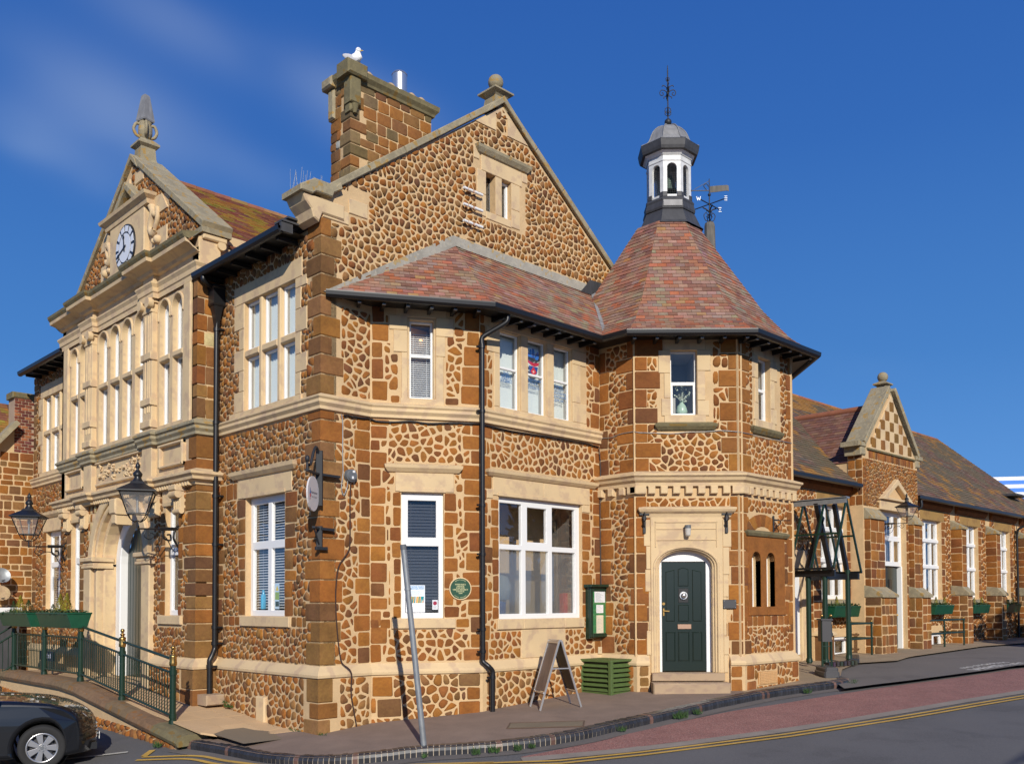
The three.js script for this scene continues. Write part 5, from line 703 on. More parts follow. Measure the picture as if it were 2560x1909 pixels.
  for (const s of [-1, 1]) { const u = C + s * 1.0; part('scroll', [tube([[0, 9.5], [.1, 9.36], [.02, 9.2], [-.02, 9.05], [.1, 8.92], [.2, 8.98]].map(([a, b]) => FK.P(u + s * a, b, .06)), .07, 24, 8), tube([[.24, 9.42], [.26, 9.2], [.12, 9.0]].map(([a, b]) => FK.P(u + s * a, b, .04)), .05, 14, 7), ...[[.16, 9.3, .07], [.05, 9.46, .08], [.3, 8.76, .09], [.12, 8.78, .06]].map(([a, b, r]) => sph(...FK.P(u + s * a, b, .05), r, 1, 12, 8))], M.lime, ae); }
  const cy = 8.93, ck = part('clock', [rod(FK.P(C, cy, .1), FK.P(C, cy, .17), .49, .47, 48)], M.black, ae);
  { const dial = [rod(FK.P(C, cy, .165), FK.P(C, cy, .178), .29, .29, 40)]; for (let i = 0; i < 12; i++) { const a0 = (i + .5 - .36) * 30 * R, a1 = (i + .5 + .36) * 30 * R, p = [[a0, .325], [a1, .325], [a1, .445], [a0, .445]].map(([a, r]) => [C + Math.sin(a) * r, cy + Math.cos(a) * r]); dial.push(extr(FK, polyShape(areaOf(p) > 0 ? p : p.reverse()), .168, .178)); } part('dial', dial, std('white_opal', [.74, .76, .8], { roughness: .35 }), gw);
    const hand = (deg, L, w0) => { const a = deg * R, q = (r, s) => [C + Math.sin(a) * r + Math.cos(a) * s, cy + Math.cos(a) * r - Math.sin(a) * s]; const p = [q(-.08, -w0), q(-.08, w0), q(L * .6, w0 * .7), q(L * .7, w0 * 2), q(L, 0), q(L * .7, -w0 * 2), q(L * .6, -w0 * .7)]; return extr(FK, polyShape(areaOf(p) > 0 ? p : p.reverse()), .185, .195); }; part('clock_hand', [hand(351, .3, .02), rod(FK.P(C, cy, .17), FK.P(C, cy, .2), .03, .03, 12)], M.black, gw); part('clock_hand', hand(251, .43, .016), M.black, gw); }
  // coping, kneelers, tall finial
  const cop = (z0, y0, z1, y1) => { const n = 4, L = Math.hypot(z1 - z0, y1 - y0), dz = (z1 - z0) / L, dy = (y1 - y0) / L, nz = -dy * Math.sign(dz), ny = Math.abs(dz); for (let i = 0; i < n; i++) { const a = i / n * L + .003, b = (i + 1) / n * L - .003, p = [[z0 + dz * a, y0 + dy * a], [z0 + dz * b, y0 + dy * b]], q = [[p[0][0], p[0][1]], [p[1][0], p[1][1]], [p[1][0] + nz * .12, p[1][1] + ny * .12], [p[0][0] + nz * .12, p[0][1] + ny * .12]]; part('coping_stone', extr(FK, polyShape(areaOf(q) > 0 ? q : q.reverse()), -.52, .07, .012), M.weather, hall); } };
  cop(-9.8, 8.46, -6.72, 10.72); cop(-3.48, 8.46, -6.56, 10.72);
  part('apex_saddle', extr(FK, polyShape([[-6.98, 10.52], [-6.64, 10.78], [-6.3, 10.52], [-6.42, 10.72], [-6.64, 10.9], [-6.86, 10.72]]), -.5, .09, .01), M.weather, hall);
  for (const s of [1, -1]) { const z = C + s * 3.3; { const kn = part('kneeler', [box(-.12, 8.3, z, .56, .1, .36)], M.weather, hall); part('scroll', [rbox(-.13, 8.2, z, .46, .1, .3, 0, .02), rod([.0, 8.1, z - .14], [.0, 8.1, z + .14], .08, .08, 14), rbox(-.2, 7.95, z - s * .03, .42, .44, .24, 0, .02)], M.lime, kn); part('side_stone', box(.16, 7.9, z - s * .12, .8, .95, .2), M.lime, kn); }; }
  const fx = .03, fz = C, fin = part('obelisk_finial', [lathe([[.27, 0], [.235, .12], [.21, .36]], fx, 10.74, fz, 4, Math.PI / 4, true), lathe([[.21, 0], [.31, .05], [.31, .09], [.2, .17], [.11, .21]], fx, 11.08, fz, 4, Math.PI / 4, true), lathe([[.08, 0], [.11, .05], [.14, .14], [.14, .26], [.11, .34], [.13, .38], [0, .4]], fx, 11.27, fz, 14)], M.weather, hall);
  for (let k = 0; k < 4; k++) { const a = k * Math.PI / 2 + .3, P = (r, y) => [fx + Math.cos(a) * r, y, fz + Math.sin(a) * r]; part('ring_handle', tube([P(.1, 11.33), P(.18, 11.37), P(.225, 11.48), P(.18, 11.6), P(.11, 11.6)], .032, 18, 7), M.weather, fin); }
  part('obelisk', [lathe([[.17, 0], [.185, .03], [.085, .54], [.06, .57], [0, .58]], fx, 11.66, fz, 4, Math.PI / 4 + .25, true)], M.lead, fin);
}
// -- roofs --
const RIDGE = (col, seed) => pick(mulberry(seed), ROOF, .2);
const lichenY = (amt) => (c, u, v, rng) => { const n = vnoise(u * 3.1 + 40, v * 3.4 + 40, 997, 3) * .6 + vnoise(u * 9 + 7, v * 8 + 7, 997, 5) * .4, t = sstep(.62 - amt, .74 - amt, n); return c.map((x, q) => lerp(x, [.40, .245, .028][q] * (.7 + rng() * .5), t * .85)); };
const lichenG = (amt) => (c, u, v, rng) => { const n = vnoise(u * 4 + 90, v * 5 + 90, 997, 7) * .6 + vnoise(u * 11 + 70, v * 10 + 7, 997, 9) * .4; let o = c.map((x, q) => lerp(x, [.36, .275, .20][q] * (.8 + rng() * .4), sstep(.6 - amt, .75 - amt, n) * .7)); if (rng() < .02) o = o.map((x, q) => lerp(x, [.5, .28, .08][q], .55)); return o; };
const deck = (name, pts, mat = M.deck, parent = hall) => { const g = new GB(); g.fan(pts); return part(name, g.geo(), mat, parent); };
{
  const ang = Math.atan(.735), cs = Math.cos(ang), sn = Math.sin(ang), vv = (z) => (-2.4 - z) / cs, y0 = 7.5;
  const w = deck('roof', [[.2, 7.96, -3.02], [3.87, 10.6, -6.64], [.2, 10.6, -6.64]]); { const g = new GB(); g.fan([[.2, 10.58, -6.64], [3.87, 10.58, -6.64], [3.87, 10.58, -6.65], [.2, 7.96, -10.26]]); g.quad([-.45, 7.42, -13], [-.45, 7.42, -.4], [3.87, 10.6, -.4], [3.87, 10.6, -13]); g.quad([8.2, 7.42, -.4], [8.2, 7.42, -13], [3.87, 10.6, -13], [3.87, 10.6, -.4]); part('roof', g.geo(), std('plain_roof', [.2, .1, .06], { map: T.tile }), hall); }
  const pal = [[.26, .08, .055], [.30, .09, .055], [.22, .07, .05], [.27, .1, .06], [.33, .12, .06]];
  tiles(HP, w, [0, y0, -2.4], [1, 0, 0], [0, sn, -cs], [[.2, vv(-2.97)], [.2, vv(-2.97)], [3.9, vv(-6.64)], [.2, vv(-6.64)]].slice(1), { gauge: .1, seed: 1, pal, lichen: lichenY(.14), t: .018 });
  const rg = mulberry(8); for (let i = 0; i < 9; i++) { const x = .3 + i * .4; const g = new THREE.CylinderGeometry(.11, .115, .39, 10, 1, false, 0, Math.PI); g.rotateZ(Math.PI / 2); g.rotateX(-Math.PI / 2 * 0); const q = conv(g, mt(x + .2, 10.56, -6.64), pick(rg, [[.4, .2, .08], [.36, .13, .07], [.42, .26, .09]], .2)); q.applyMatrix4(new THREE.Matrix4()); part('ridge_tile', q, M.tile, w); }
  // bay roof
  const tb = 1.07, an = Math.atan(tb), EY = 6.5, cb = Math.cos(an), sb = Math.sin(an), top = 1.332 / cb, o1 = F1.P(0, EY, .42), n1 = F1.n;
  const r1 = deck('bay_roof', [F1.P(-.714, EY, .42), F1.P(1.914, EY, .42), F1.P(1.552, EY + 1.332 * tb, -.912)]);
  tiles(HP, r1, o1, [F1.u[0], 0, F1.u[1]], [-n1[0] * cb, sb, -n1[1] * cb], [[-.70, -.03], [1.93, -.03], [1.56, top], [1.545, top]], { seed: 3, lichen: lichenG(.04) });
  const r2 = deck('bay_roof', [[2.362, EY, 1.32], [5.4, EY, 1.32], [6.5, EY + 1.332 * tb, 0], [2.724, EY + 1.332 * tb, 0]]);
  tiles(HP, r2, [0, EY, 1.32], [1, 0, 0], [0, sb, -cb], [[2.345, -.03], [5.32, -.03], [6.5, top], [2.71, top]], { seed: 4, lichen: lichenG(.08) });
  part('flashing', [extr(FG, polyShape([[.03, 6.5], [.36, 6.52], [2.72, 7.93], [2.83, 7.93], [2.83, 8.1], [2.66, 8.1]]), -.01, .03), extr(FG, polyShape([[2.832, 7.92], [6.6, 7.92], [6.6, 8.1], [2.832, 8.1]]), -.01, .03)], std('mortar_flashing', [.46, .43, .37], { map: T.weather, bumpMap: T.stoneB, bumpScale: .006 }), r1);
  part('valley', bar([5.28, 6.56, 1.3], [6.42, 7.98, .0], .09, .02, [-.5, .6, .5]), M.lead, r2); part('flashing', extr(FG, polyShape([[6.0, 7.9], [6.75, 7.9], [6.75, 8.22], [6.3, 8.2]]), 0, .05), M.leadDark, r2);
  // turret roof: three pitches, bell-cast at the eaves
  const pr = [[2.7, 6.5], [2.25, 6.86], [1.78, 7.45], [.62, 9.34]], cx = TC[0], cz = TC[1], K = .41421;
  { const g = new GB(); for (let k = 0; k < 8; k++) { const a = k * 45 * R, n = [Math.cos(a), Math.sin(a)], t = [-n[1], n[0]], P = (q, s) => [cx + n[0] * q[0] + t[0] * q[0] * K * s, q[1] - .012, cz + n[1] * q[0] + t[1] * q[0] * K * s]; for (let i = 0; i < 3; i++) g.quad(P(pr[i], -1), P(pr[i], 1), P(pr[i + 1], 1), P(pr[i + 1], -1)); } const tr = part('turret_roof', g.geo(), M.deck, hall);
    for (const [fr, sd] of [[FA, 11], [FB, 12], [FC, 13], [FD, 14]]) for (let i = 0; i < 3; i++) { const [a0, y0] = pr[i], [a1, y1] = pr[i + 1], L = Math.hypot(a0 - a1, y1 - y0), c = (a0 - a1) / L, s = (y1 - y0) / L, o = [cx + fr.n[0] * a0, y0, cz + fr.n[1] * a0]; tiles(HP, tr, o, [fr.u[0], 0, fr.u[1]], [-fr.n[0] * c, s, -fr.n[1] * c], [[-a0 * K, i ? 0 : -.03], [a0 * K, i ? 0 : -.03], [a1 * K, L], [-a1 * K, L]], { seed: sd * 5 + i, gauge: L / Math.round(L / .1), w: .175, lichen: lichenG(fr === FC ? .1 : -.02) }); } }
  // soffits, gutters and rafter feet
  const ey = 6.5, e1 = [F1.P(-.72, 0, .42), F1.P(1.914, 0, .42)].map((q) => [q[0], q[2]]), oct = (a) => [[cx - a, cz + a * K], [cx - a * K, cz + a], [cx + a * K, cz + a], [cx + a, cz + a * K]], O = oct(2.68), GP = [e1[0], e1[1], [5.11, 1.32], ...O];
  const gp = [[-.062, ey + .005], [-.06, ey - .05], [-.03, ey - .085], [.02, ey - .085], [.055, ey - .05], [.062, ey + .005], [.062, ey + .022], [.05, ey + .022], [.045, ey - .03], [-.045, ey - .03]];
  const gu = part('gutter', mould(GP, gp.map(([d, y]) => [d + .05, y])), M.black, hall);
  { const g = new GB(); const W2 = [[0, 0], ...[F1.P(0, 0), F1.P(1.805, 0)].map((q) => [q[0], q[2]]), [5.53, .9], tB0, tB1, tC1, tD1], G2 = [GP[0], GP[0], GP[1], GP[2], ...O]; for (let i = 0; i < 7; i++) g.quad([W2[i][0], ey - .03, W2[i][1]], [W2[i + 1][0], ey - .03, W2[i + 1][1]], [G2[i + 1][0], ey - .03, G2[i + 1][1]], [G2[i][0], ey - .03, G2[i][1]]); part('soffit', g.geo(), M.black, hall); }
  for (const [fr, a, b, n] of [[F1, -.2, 1.7, 6], [F2, 2.75, 4.95, 8], [FB, -1.0, 1.0, 6], [FC, -.95, 1.0, 6]]) for (let i = 0; i < n; i++) { const u = lerp(a, b, i / (n - 1)); part('rafter_foot', [box(0, 0, 0, .05, .07, .36).applyMatrix4(fr.mat(.2, ey - .075, u))], M.black, gu); part('gutter_bracket', [box(0, 0, 0, .055, .022, .03).applyMatrix4(fr.mat(.385, ey - .105, u))], M.galv, gu); }
  for (const [z0, z1] of [[-3.35, -.42], [-12.95, -9.95]]) { const q = [[-.45, z0], [-.45, z1]], yy = 7.5; const g = part('gutter', mould(q, gp.map(([d, y]) => [d, y - ey + yy])), M.black, hall); const s = new GB(); s.quad([0, yy - .03, z0], [0, yy - .03, z1], [-.45, yy - .03, z1], [-.45, yy - .03, z0]); part('soffit', s.geo(), M.black, g); for (let i = 0; i < 6; i++) part('rafter_foot', box(-.2, yy - .08, lerp(z0, z1, (i + .5) / 6), .36, .07, .06), M.black, g); }
  // verge bits by the kneeler
  part('slate_verge', [box(-.3, 7.6, -.5, .3, .03, .24), box(-.2, 7.67, -.5, .3, .03, .24), box(-.36, 7.5, -.42, .2, .14, .06)], M.leadDark, hall);
}
// -- chimney --
{
  const x0 = .92, x1 = 2.66, z0 = -1.14, z1 = -.56, rng = mulberry(141), FF = new Fr(x0, z1, 1, 0), FW = new Fr(x0, z1, 0, 1), W = x1 - x0, D = z1 - z0;
  const c = part('chimney', [box((x0 + x1) / 2, 9.3, (z0 + z1) / 2, W - .012, 2.6, D - .012)], M.mortar, hall), pal = BROWN.concat([[.26, .11, .035], [.17, .12, .05], [.24, .16, .07]]);
  const [a, b] = quoins(HP, c, FW, 0, FF, 0, 8.2, 10.42, { seed: 143, long: .3, short: .18, hh: [.14, .24], pal, h: .014 });
  for (let k = 0, v = 8.2; v < 10.4; k++) { const h = Math.min(.13 + rng() * .1, 10.44 - v); const qa = Math.max(0, ...a.filter((r) => r[1] < v + h && r[3] > v).map((r) => -r[0])), qb = Math.max(0, ...b.filter((r) => r[1] < v + h && r[3] > v).map((r) => r[2])); for (const r of row(rng, qb, W, v, v + h, [.16, .38])) block(HP, c, FF, r, rng, pal, .014, 'stone_block', .007); for (const r of row(rng, -D, -qa, v, v + h, [.16, .3])) block(HP, c, FW, r, rng, pal.concat([[.45, .42, .36]]), .018, 'stone_block', .007); v += h; }
  const lp = [[x0, z0], [x0, z1], [x1, z1], [x1, z0], [x0, z0]]; lp.loop = true;
  part('chimney_cap', mould(lp, [[0, 10.38], [.04, 10.4], [.05, 10.44], [.1, 10.5], [.11, 10.58], [-.2, 10.62]]), M.mossy, c); part('capping', box((x0 + x1) / 2, 10.6, (z0 + z1) / 2, W - .1, .05, D - .1), M.mossy, c);
  part('corner_corbel', [slab(FF, -.06, 10.0, .16, 10.45, -.1, .09, .02), slab(FF, -.04, 9.86, .13, 10.0, -.1, .06, .03), slab(FF, -.14, 10.44, .26, 10.68, -.2, .15, .03), rod(FF.P(.05, 9.98, .05), FF.P(.05, 9.84, .05), .07, .03, 12)], M.mossy, c);
  part('corner_corbel', [slab(FW, -D - .1, 10.42, -D + .2, 10.6, -.1, .14, .03), slab(FW, -D - .02, 9.9, -D + .16, 10.42, -.1, .06, .03)], M.weather, c);
  for (const x of [1.36, 1.84, 2.3, 2.52]) part('chimney_pot', lathe([[.14, 0], [.13, .1], [.1, .2], [.05, .26], [0, .27]], x + .12, 10.6, -.85, 14), M.clay, c);
  part('flue_cowl', [rod([2.2, 10.5, -.9], [2.2, 11.13, -.9], .135, .135, 20), rod([2.2, 11.13, -.9], [2.2, 11.17, -.9], .142, .12, 20)], M.steel, c);
}
// -- downpipes --
{
  const x = -.13, z = -3.14, p = part('downpipe', [tube([[-.42, 7.44, -3.05], [-.42, 7.34, -3.05], [-.25, 7.3, -3.12], [x, 7.34, z]], .045, 20, 8), lathe([[.14, 0], [.16, .03], [.15, .08], [.15, .3], [.17, .32], [.17, .36], [0, .36]], x, 6.96, z, 4, Math.PI / 4, true), lathe([[.05, 0], [.06, .1], [.1, .3], [.13, .4]], x, 6.58, z, 4, Math.PI / 4, true), rod([x, 6.7, z], [x, .98, z], .046, .046, 12), tube([[x, 1.0, z], [x, .92, z], [x - .06, .8, z + .02], [x - .1, .72, z + .02], [x - .1, .6, z + .02]], .046, 16, 10), rod([x - .1, .65, z + .02], [x - .1, .08, z + .02], .046, .046, 12)], M.black, hall);
  for (const y of [6.55, 4.9, 3.6, 2.75, 1.3, 1.02, .62]) part('pipe_collar', [rod([y < .7 ? x - .1 : x, y - .03, y < .7 ? z + .02 : z], [y < .7 ? x - .1 : x, y + .03, y < .7 ? z + .02 : z], .058, .058, 12), box((y < .7 ? x - .1 : x) + .06, y, z + .04, .1, .03, .1)], M.black, p);
  part('splash_block', rbox(-.25, .06, z + .05, .34, .18, .5, 0, .02), M.step, hall);
  const q = [2.43, 1.01], dp = part('downpipe', [tube([[2.72, 6.42, 1.32], [2.7, 6.3, 1.3], [2.52, 6.14, 1.1], [q[0], 6.05, q[1]], [q[0], 5.9, q[1]]], .042, 24, 10), rod([q[0], 5.95, q[1]], [q[0], .85, q[1]], .042, .042, 12), tube([[q[0], .86, q[1]], [q[0], .76, q[1]], [q[0] + .05, .68, q[1] + .08], [q[0] + .12, .6, q[1] + .1], [q[0] + .12, .48, q[1] + .1]], .042, 18, 10), rod([q[0] + .12, .5, q[1] + .1], [q[0] + .12, -.06, q[1] + .1], .042, .042, 12)], M.black, hall);
  for (const y of [5.9, 4.84, 3.3, 2.5, 1.28, .92, .5]) part('pipe_collar', [rod([y < .6 ? q[0] + .12 : q[0], y - .025, y < .6 ? q[1] + .1 : q[1]], [y < .6 ? q[0] + .12 : q[0], y + .025, y < .6 ? q[1] + .1 : q[1]], .053, .053, 12), box((y < .6 ? q[0] + .12 : q[0]) - .06, y, (y < .6 ? q[1] + .1 : q[1]) - .02, .06, .03, .05)], M.black, dp);
}
// -- bell cupola --
{
  const cx = 7.82, cz = .88, L = (pr, ry = 22.5) => lathe(pr.map(([a, y]) => [a / .9239, y]), cx, 0, cz, 8, ry * R, true), cu = part('cupola', L([[.44, 10.78], [.47, 10.82], [.52, 10.86], [.5, 10.9], [0, 10.9]]), M.whiteTower, hall);
  part('lead_skirt', L([[.66, 9.31], [.6, 9.38], [.5, 9.62], [.46, 9.68]]), M.leadDark, cu); part('base_mould', L([[.44, 9.64], [.5, 9.66], [.51, 9.7], [.48, 9.82], [.49, 9.86], [.46, 9.91], [0, 9.93]]), M.leadDark, cu); part('lead_apron', extr(new Fr(cx - .51 * S2, cz + .51 * S2, S2, S2), rectShape(-.19, 9.7, .19, 9.82), -.02, .008), M.lead, cu);
  part('cornice', L([[.47, 10.84], [.56, 10.86], [.58, 10.92], [.6, 11.04], [.58, 11.06]]), M.leadDark, cu); part('dome', L([[.60, 11.03], [.53, 11.07], [.45, 11.13], [.40, 11.22], [.365, 11.32], [.31, 11.42], [.22, 11.51], [.12, 11.56], [0, 11.58]]), M.lead, cu);
  const rolls = []; for (let k = 0; k < 8; k++) { const a = (22.5 + 45 * k) * R, P = (r, y) => [cx + Math.cos(a) * r / .9239, y, cz + Math.sin(a) * r / .9239]; rolls.push(tube([[.59, 11.05], [.45, 11.14], [.40, 11.23], [.365, 11.33], [.31, 11.43], [.22, 11.52], [.12, 11.57]].map((q) => P(...q)), .012, 16, 5)); } part('lead_roll', rolls, M.lead, cu);
  for (let k = 0; k < 8; k++) {
    const a = k * 45 * R, n = [Math.cos(a), Math.sin(a)], fr = new Fr(cx + n[0] * .43, cz + n[1] * .43, n[1], -n[0]), h = .43 * .41421, s = rectShape(-h, 9.93, h, 10.8); s.holes.push(archShape(-.098, .098, 9.97, 10.52, .098, THREE.Path)); part('arcade_panel', [extr(fr, s, -.06, 0), slab(fr, -h, 10.66, h, 10.69, -.01, .012, .004)], M.whiteTower, cu);
    part('post_foot', [slab(fr, -h - .01, 9.92, -.1, 10.02, -.05, .02, .004), slab(fr, .1, 9.92, h + .01, 10.02, -.05, .02, .004)], M.leadDark, cu); if ([3, 4, 2, 1].includes(k)) { const wv = []; for (let i = 1; i < 5; i++) wv.push(rod(fr.P(-.1 + i * .04, 9.95, -.05), fr.P(-.1 + i * .04, 10.6, -.05), .0025, .0025, 4)); for (let i = 1; i < 15; i++) wv.push(rod(fr.P(-.1, 9.95 + i * .042, -.05), fr.P(.1, 9.95 + i * .042, -.05), .0025, .0025, 4)); part('wire_guard', wv, M.iron, cu); }
  }
  part('bell', [lathe([[.0, .34], [.06, .33], [.1, .26], [.12, .12], [.17, .02], [.18, 0], [.16, 0], [.1, .1], [0, .3]], cx, 10.2, cz, 20), rod([cx, 10.5, cz], [cx, 10.78, cz], .02)], M.copper, cu);
  const y0 = 11.67, scr = (k, pts, r = .009) => { const a = k * Math.PI / 2 + Math.PI / 4, c = Math.cos(a), s = Math.sin(a); return tube(pts.map(([q, y]) => [cx + c * q, y, cz + s * q]), r, 26, 5); }, it = [rod([cx, 11.55, cz], [cx, 12.72, cz], .014, .012), lathe([[.0, 0], [.014, .02], [.006, .17], [0, .18]], cx, 12.7, cz, 8)];
  for (let k = 0; k < 4; k++) { it.push(scr(k, [[.0, 12.28], [.06, 12.34], [.13, 12.35], [.165, 12.3], [.15, 12.245], [.105, 12.24], [.09, 12.28], [.12, 12.3]])); it.push(scr(k, [[0, 12.34], [.04, 12.42], [.1, 12.45], [.12, 12.42]])); it.push(scr(k, [[0, 12.28], [.04, 12.22], [.08, 12.2], [.08, 12.17]])); it.push(scr(k, [[.01, 11.98], [.05, 11.96], [.06, 11.9], [.03, 11.86], [.01, 11.88]], .008)); it.push(scr(k, [[.01, 11.8], [.06, 11.84], [.05, 11.9], [.02, 11.9]], .008)); it.push(scr(k, [[0, 12.62], [.035, 12.6], [.03, 12.55], [0, 12.53]], .007)); }
  const fi = part('wrought_finial', it, M.iron, hall); part('finial_ball', [sph(cx, y0, cz, .074, 1, 18, 12), lathe([[.04, 0], [.03, .05]], cx, 11.56, cz, 10)], M.iron, fi); part('knop', [sph(cx, 12.29, cz, .03, 1.6), sph(cx, 12.56, cz, .022, 2)], M.iron, fi);
}
HP.flush();
// ---------- the long hall beyond the turret ----------
const wing = thing('assembly_hall', 'long single-storey carrstone hall with tall white windows and buttresses, right of the turret', 'building', [0, 0, 0]);
const WP = new Pieces(wing, 300);
{
  const FH = new Fr(0, 1.5, 1, 0), FP = new Fr(0, 1.85, 1, 0), rng = mulberry(201), c3 = [[12.95, 14.33], [19.03, 20.42], [22.06, 23.44], [25.08, 26.44]], pal = CARR.map((c) => c.map((x) => x * .92));
  const holes = c3.map((q) => [q[0], 1.77, q[1], 4.06]), bw = [[19.1, .36, 20.32, .8], [13.0, .36, 14.25, .85]];
  const w = part('wall', extr(FH, (() => { const s = rectShape(8.9, -.2, 31, 4.7); for (const h of [...holes, ...bw]) s.holes.push(polyShape(rectPoly(h))); return s; })(), -.3, 0), M.mortar, wing);
  c3.forEach((q, i) => { const W = win(wing, FH, { u0: q[0], u1: q[1], v0: 1.77, v1: 4.06, d: -.12, t: .08, cells: cells([[0, 1], [1, 2], [2, 3]].map(([a]) => { const s = (q[1] - q[0] - .12) / 3; return [q[0] + .06 + s * a + .045, q[0] + .06 + s * (a + 1) - .045]; }), [[1.87, 2.64], [2.78, 3.4], [3.54, 3.98]]) }); part('transom_bar', [2.71, 3.47].map((y) => slab(FH, q[0], y - .05, q[1], y + .05, -.13, -.085, .012)), M.white, W); vBlind(W, FH, q[0] + .12, 1.8, q[0] + .62, 4, -.3, i, 15, M.blindW, .1);
    dress(w, 'lintel', FH, [[q[0] - .16, 4.06, q[0] + .5, 4.36], [q[0] + .5, 4.06, q[1] + .2, 4.36]], .012, std('stained_lintel', [.40, .235, .075], { map: T.lime })); dress(w, 'sill', FH, [[q[0] - .1, 1.6, q[1] + .1, 1.77]], .05, M.weather); });
  for (const b of bw) { const W = win(wing, FH, { u0: b[0], u1: b[2], v0: b[1], v1: b[3], d: -.03, cells: cells([[b[0] + .08, b[0] + .52], [b[0] + .68, b[2] - .08]], [[b[1] + .1, b[3] - .1]]) }, 'basement_window'); }
  const butt = [18.2, 21.12, 24.1, 27.02], bX = [];
  const buttress = (x, y0, z, wd, upTo, low, deepU, deepL, name = 'buttress') => {
    const B = part(name, [box(x + wd / 2, (upTo + y0 - .3) / 2, z + deepU / 2, wd, upTo - y0 + .3, deepU), box(x + wd / 2, (low + y0 - .3) / 2, z + deepL / 2, wd + .06, low - y0 + .3, deepL)], M.mortar, wing);
    const cap = (yy, dp, d2, ov) => { const s = new THREE.Shape(); s.moveTo(-.02, yy + .26); s.lineTo(d2, yy + .22); s.lineTo(dp + .05, yy + .02); s.lineTo(dp + .05, yy - .03); s.lineTo(-.02, yy - .03); s.closePath(); const g = new THREE.ExtrudeGeometry(s, { depth: wd + ov * 2, bevelEnabled: true, bevelSize: .008, bevelThickness: .008, bevelSegments: 1 }); const m = new THREE.Matrix4().set(0, 0, -1, x + wd + ov, 0, 1, 0, 0, 1, 0, 0, z, 0, 0, 0, 1); return part('buttress_cap', conv(g, m), M.weather, B); };
    cap(upTo, deepU, .03, .02); cap(low, deepL, deepU, .05);
    for (const [fr, u0, u1, a, b] of [[new Fr(x, z, 0, 1), 0, deepU, low + .2, upTo - .04], [new Fr(x - .03, z, 0, 1), 0, deepL, y0 - .05, low - .04], [new Fr(x, z + deepU, 1, 0), 0, wd, low + .2, upTo - .04], [new Fr(x - .03, z + deepL, 1, 0), 0, wd + .06, y0 - .05, low - .04]]) for (let v = a; v < b - .05;) { let h = .17 + rng() * .12; if (b - v - h < .1) h = b - v; for (const r of row(rng, u0, u1, v, v + h, a > 1.8 ? [.25, .45] : [.16, .34])) block(WP, B, fr, r, rng, a > 1.8 ? pal : BROWN.concat(CARR), .01, 'stone_block', a > 1.8 ? .004 : .009); v += h; }
  };
  for (const x of butt.slice(1)) buttress(x, .42, 1.5, .34, 3.9, 1.92, .34, .48);
  { const m = std('ironstone_course', [.30, .105, .02], { map: T.stone, bumpMap: T.stoneB, bumpScale: .006 }); for (const [a, b] of [[8.9, 14.5], [17.8, 21.1], [21.5, 24.06], [24.48, 27], [27.4, 31]]) part('corbel_course', mould([[a, 1.5], [b, 1.5]], [[0, 4.36], [.03, 4.38], [.1, 4.48], [.1, 4.62], [0, 4.64]]), m, wing); }
  // wall stones: squared stones beside each window, rubble between
  const sq = []; for (const q of c3) sq.push(...pile(rng, q[0], -1, 1.6, 4.06, [.2, .34], [.18, .3]), ...pile(rng, q[1], 1, 1.6, 4.06, [.2, .34], [.18, .3]));
  for (const r of sq) block(WP, w, FH, r, rng, pal, .012, 'stone_block', .006);
  const kp = [...sq, ...c3.map((q) => [q[0] - .2, 1.55, q[1] + .22, 4.4]), ...bw.map((b) => [b[0] - .05, b[1] - .2, b[2] + .05, b[3] + .2]), ...butt.map((x) => [x - .02, 0, x + .36, 5]), [14.4, 0, 17.9, 5], [11.1, 0, 12.75, 2.5]];
  rubble(WP, w, FH, [9.2, .3, 28, 4.36], kp, { size: .17, seed: 91, pal, h: .022, gap: .018, flat: .3 });
  // porch with chequered gable
  const pc = 16.2, G0 = 14.5, G1 = 17.85, pw = part('porch_wall', [extr(FP, (() => { const s = polyShape([[G0, -.2], [G1, -.2], [G1, 5.56], [17.75, 5.56], [pc, 7.15], [14.65, 5.56], [G0, 5.56]]); s.holes.push(rectShape(15.5, .44, 17.06, 4.05)); return s; })(), -.38, 0)], M.mortar, wing);
  rubble(WP, pw, FP, [G0 + .02, 4.1, G1 - .02, 5.3], [[15.4, 4.0, 17.3, 4.34], [[15.4, 4.3], [17.3, 4.3], [16.35, 4.9]]], { size: .11, seed: 92, pal: pal.concat(BROWN), h: .026, gap: .012, flat: .1 });
  for (const r of row(rng, G0 + .35, G1 - .25, 5.3, 5.54, [.12, .15])) block(WP, pw, FP, r, rng, CARR, .012);
  const SF = new Fr(G0, 1.47, 0, 1); for (const r of courses(rng, 0, 4.1, .38, 5.5, [.16, .26], [.2, .4])) block(WP, pw, SF, r, rng, pal, .012); for (const r of pile(rng, G0, 1, 2, 5.3, [.2, .34])) if (r[1] > 4.0) block(WP, pw, FP, r, rng, pal, .016);
  buttress(14.56, .47, 1.85, .8, 3.8, 1.85, .16, .42); buttress(17.2, .46, 1.85, .5, 3.8, 1.85, .16, .36);
  for (const [a, b] of [[15.36, 15.5], [17.06, 17.2]]) for (const r of pile(rng, a, 1, .46, 4.0, [b - a, b - a + .001])) block(WP, pw, FP, r, rng, pal, .008);
  const tri = [[14.98, 5.56], [17.42, 5.56], [pc, 6.95]]; part('chequer_field', extr(FP, polyShape([[14.86, 5.54], [17.54, 5.54], [pc, 7.1]]), -.05, .03, .006), M.lime, pw);
  { const cw = .275, ch = .265; for (let j = 0; j < 5; j++) for (let k = 0; k < 5 - j; k++) { const u0 = pc + (k - (4 - j) / 2) * 2 * cw, r = [u0 - cw / 2, 5.6 + j * ch, u0 + cw / 2, 5.6 + (j + 1) * ch]; const B = [[.27, .125, .026], [.23, .12, .03], [.3, .13, .03]]; block(WP, pw, FP.off(.03), r, rng, B, .008, 'chequer_block', .004); } }
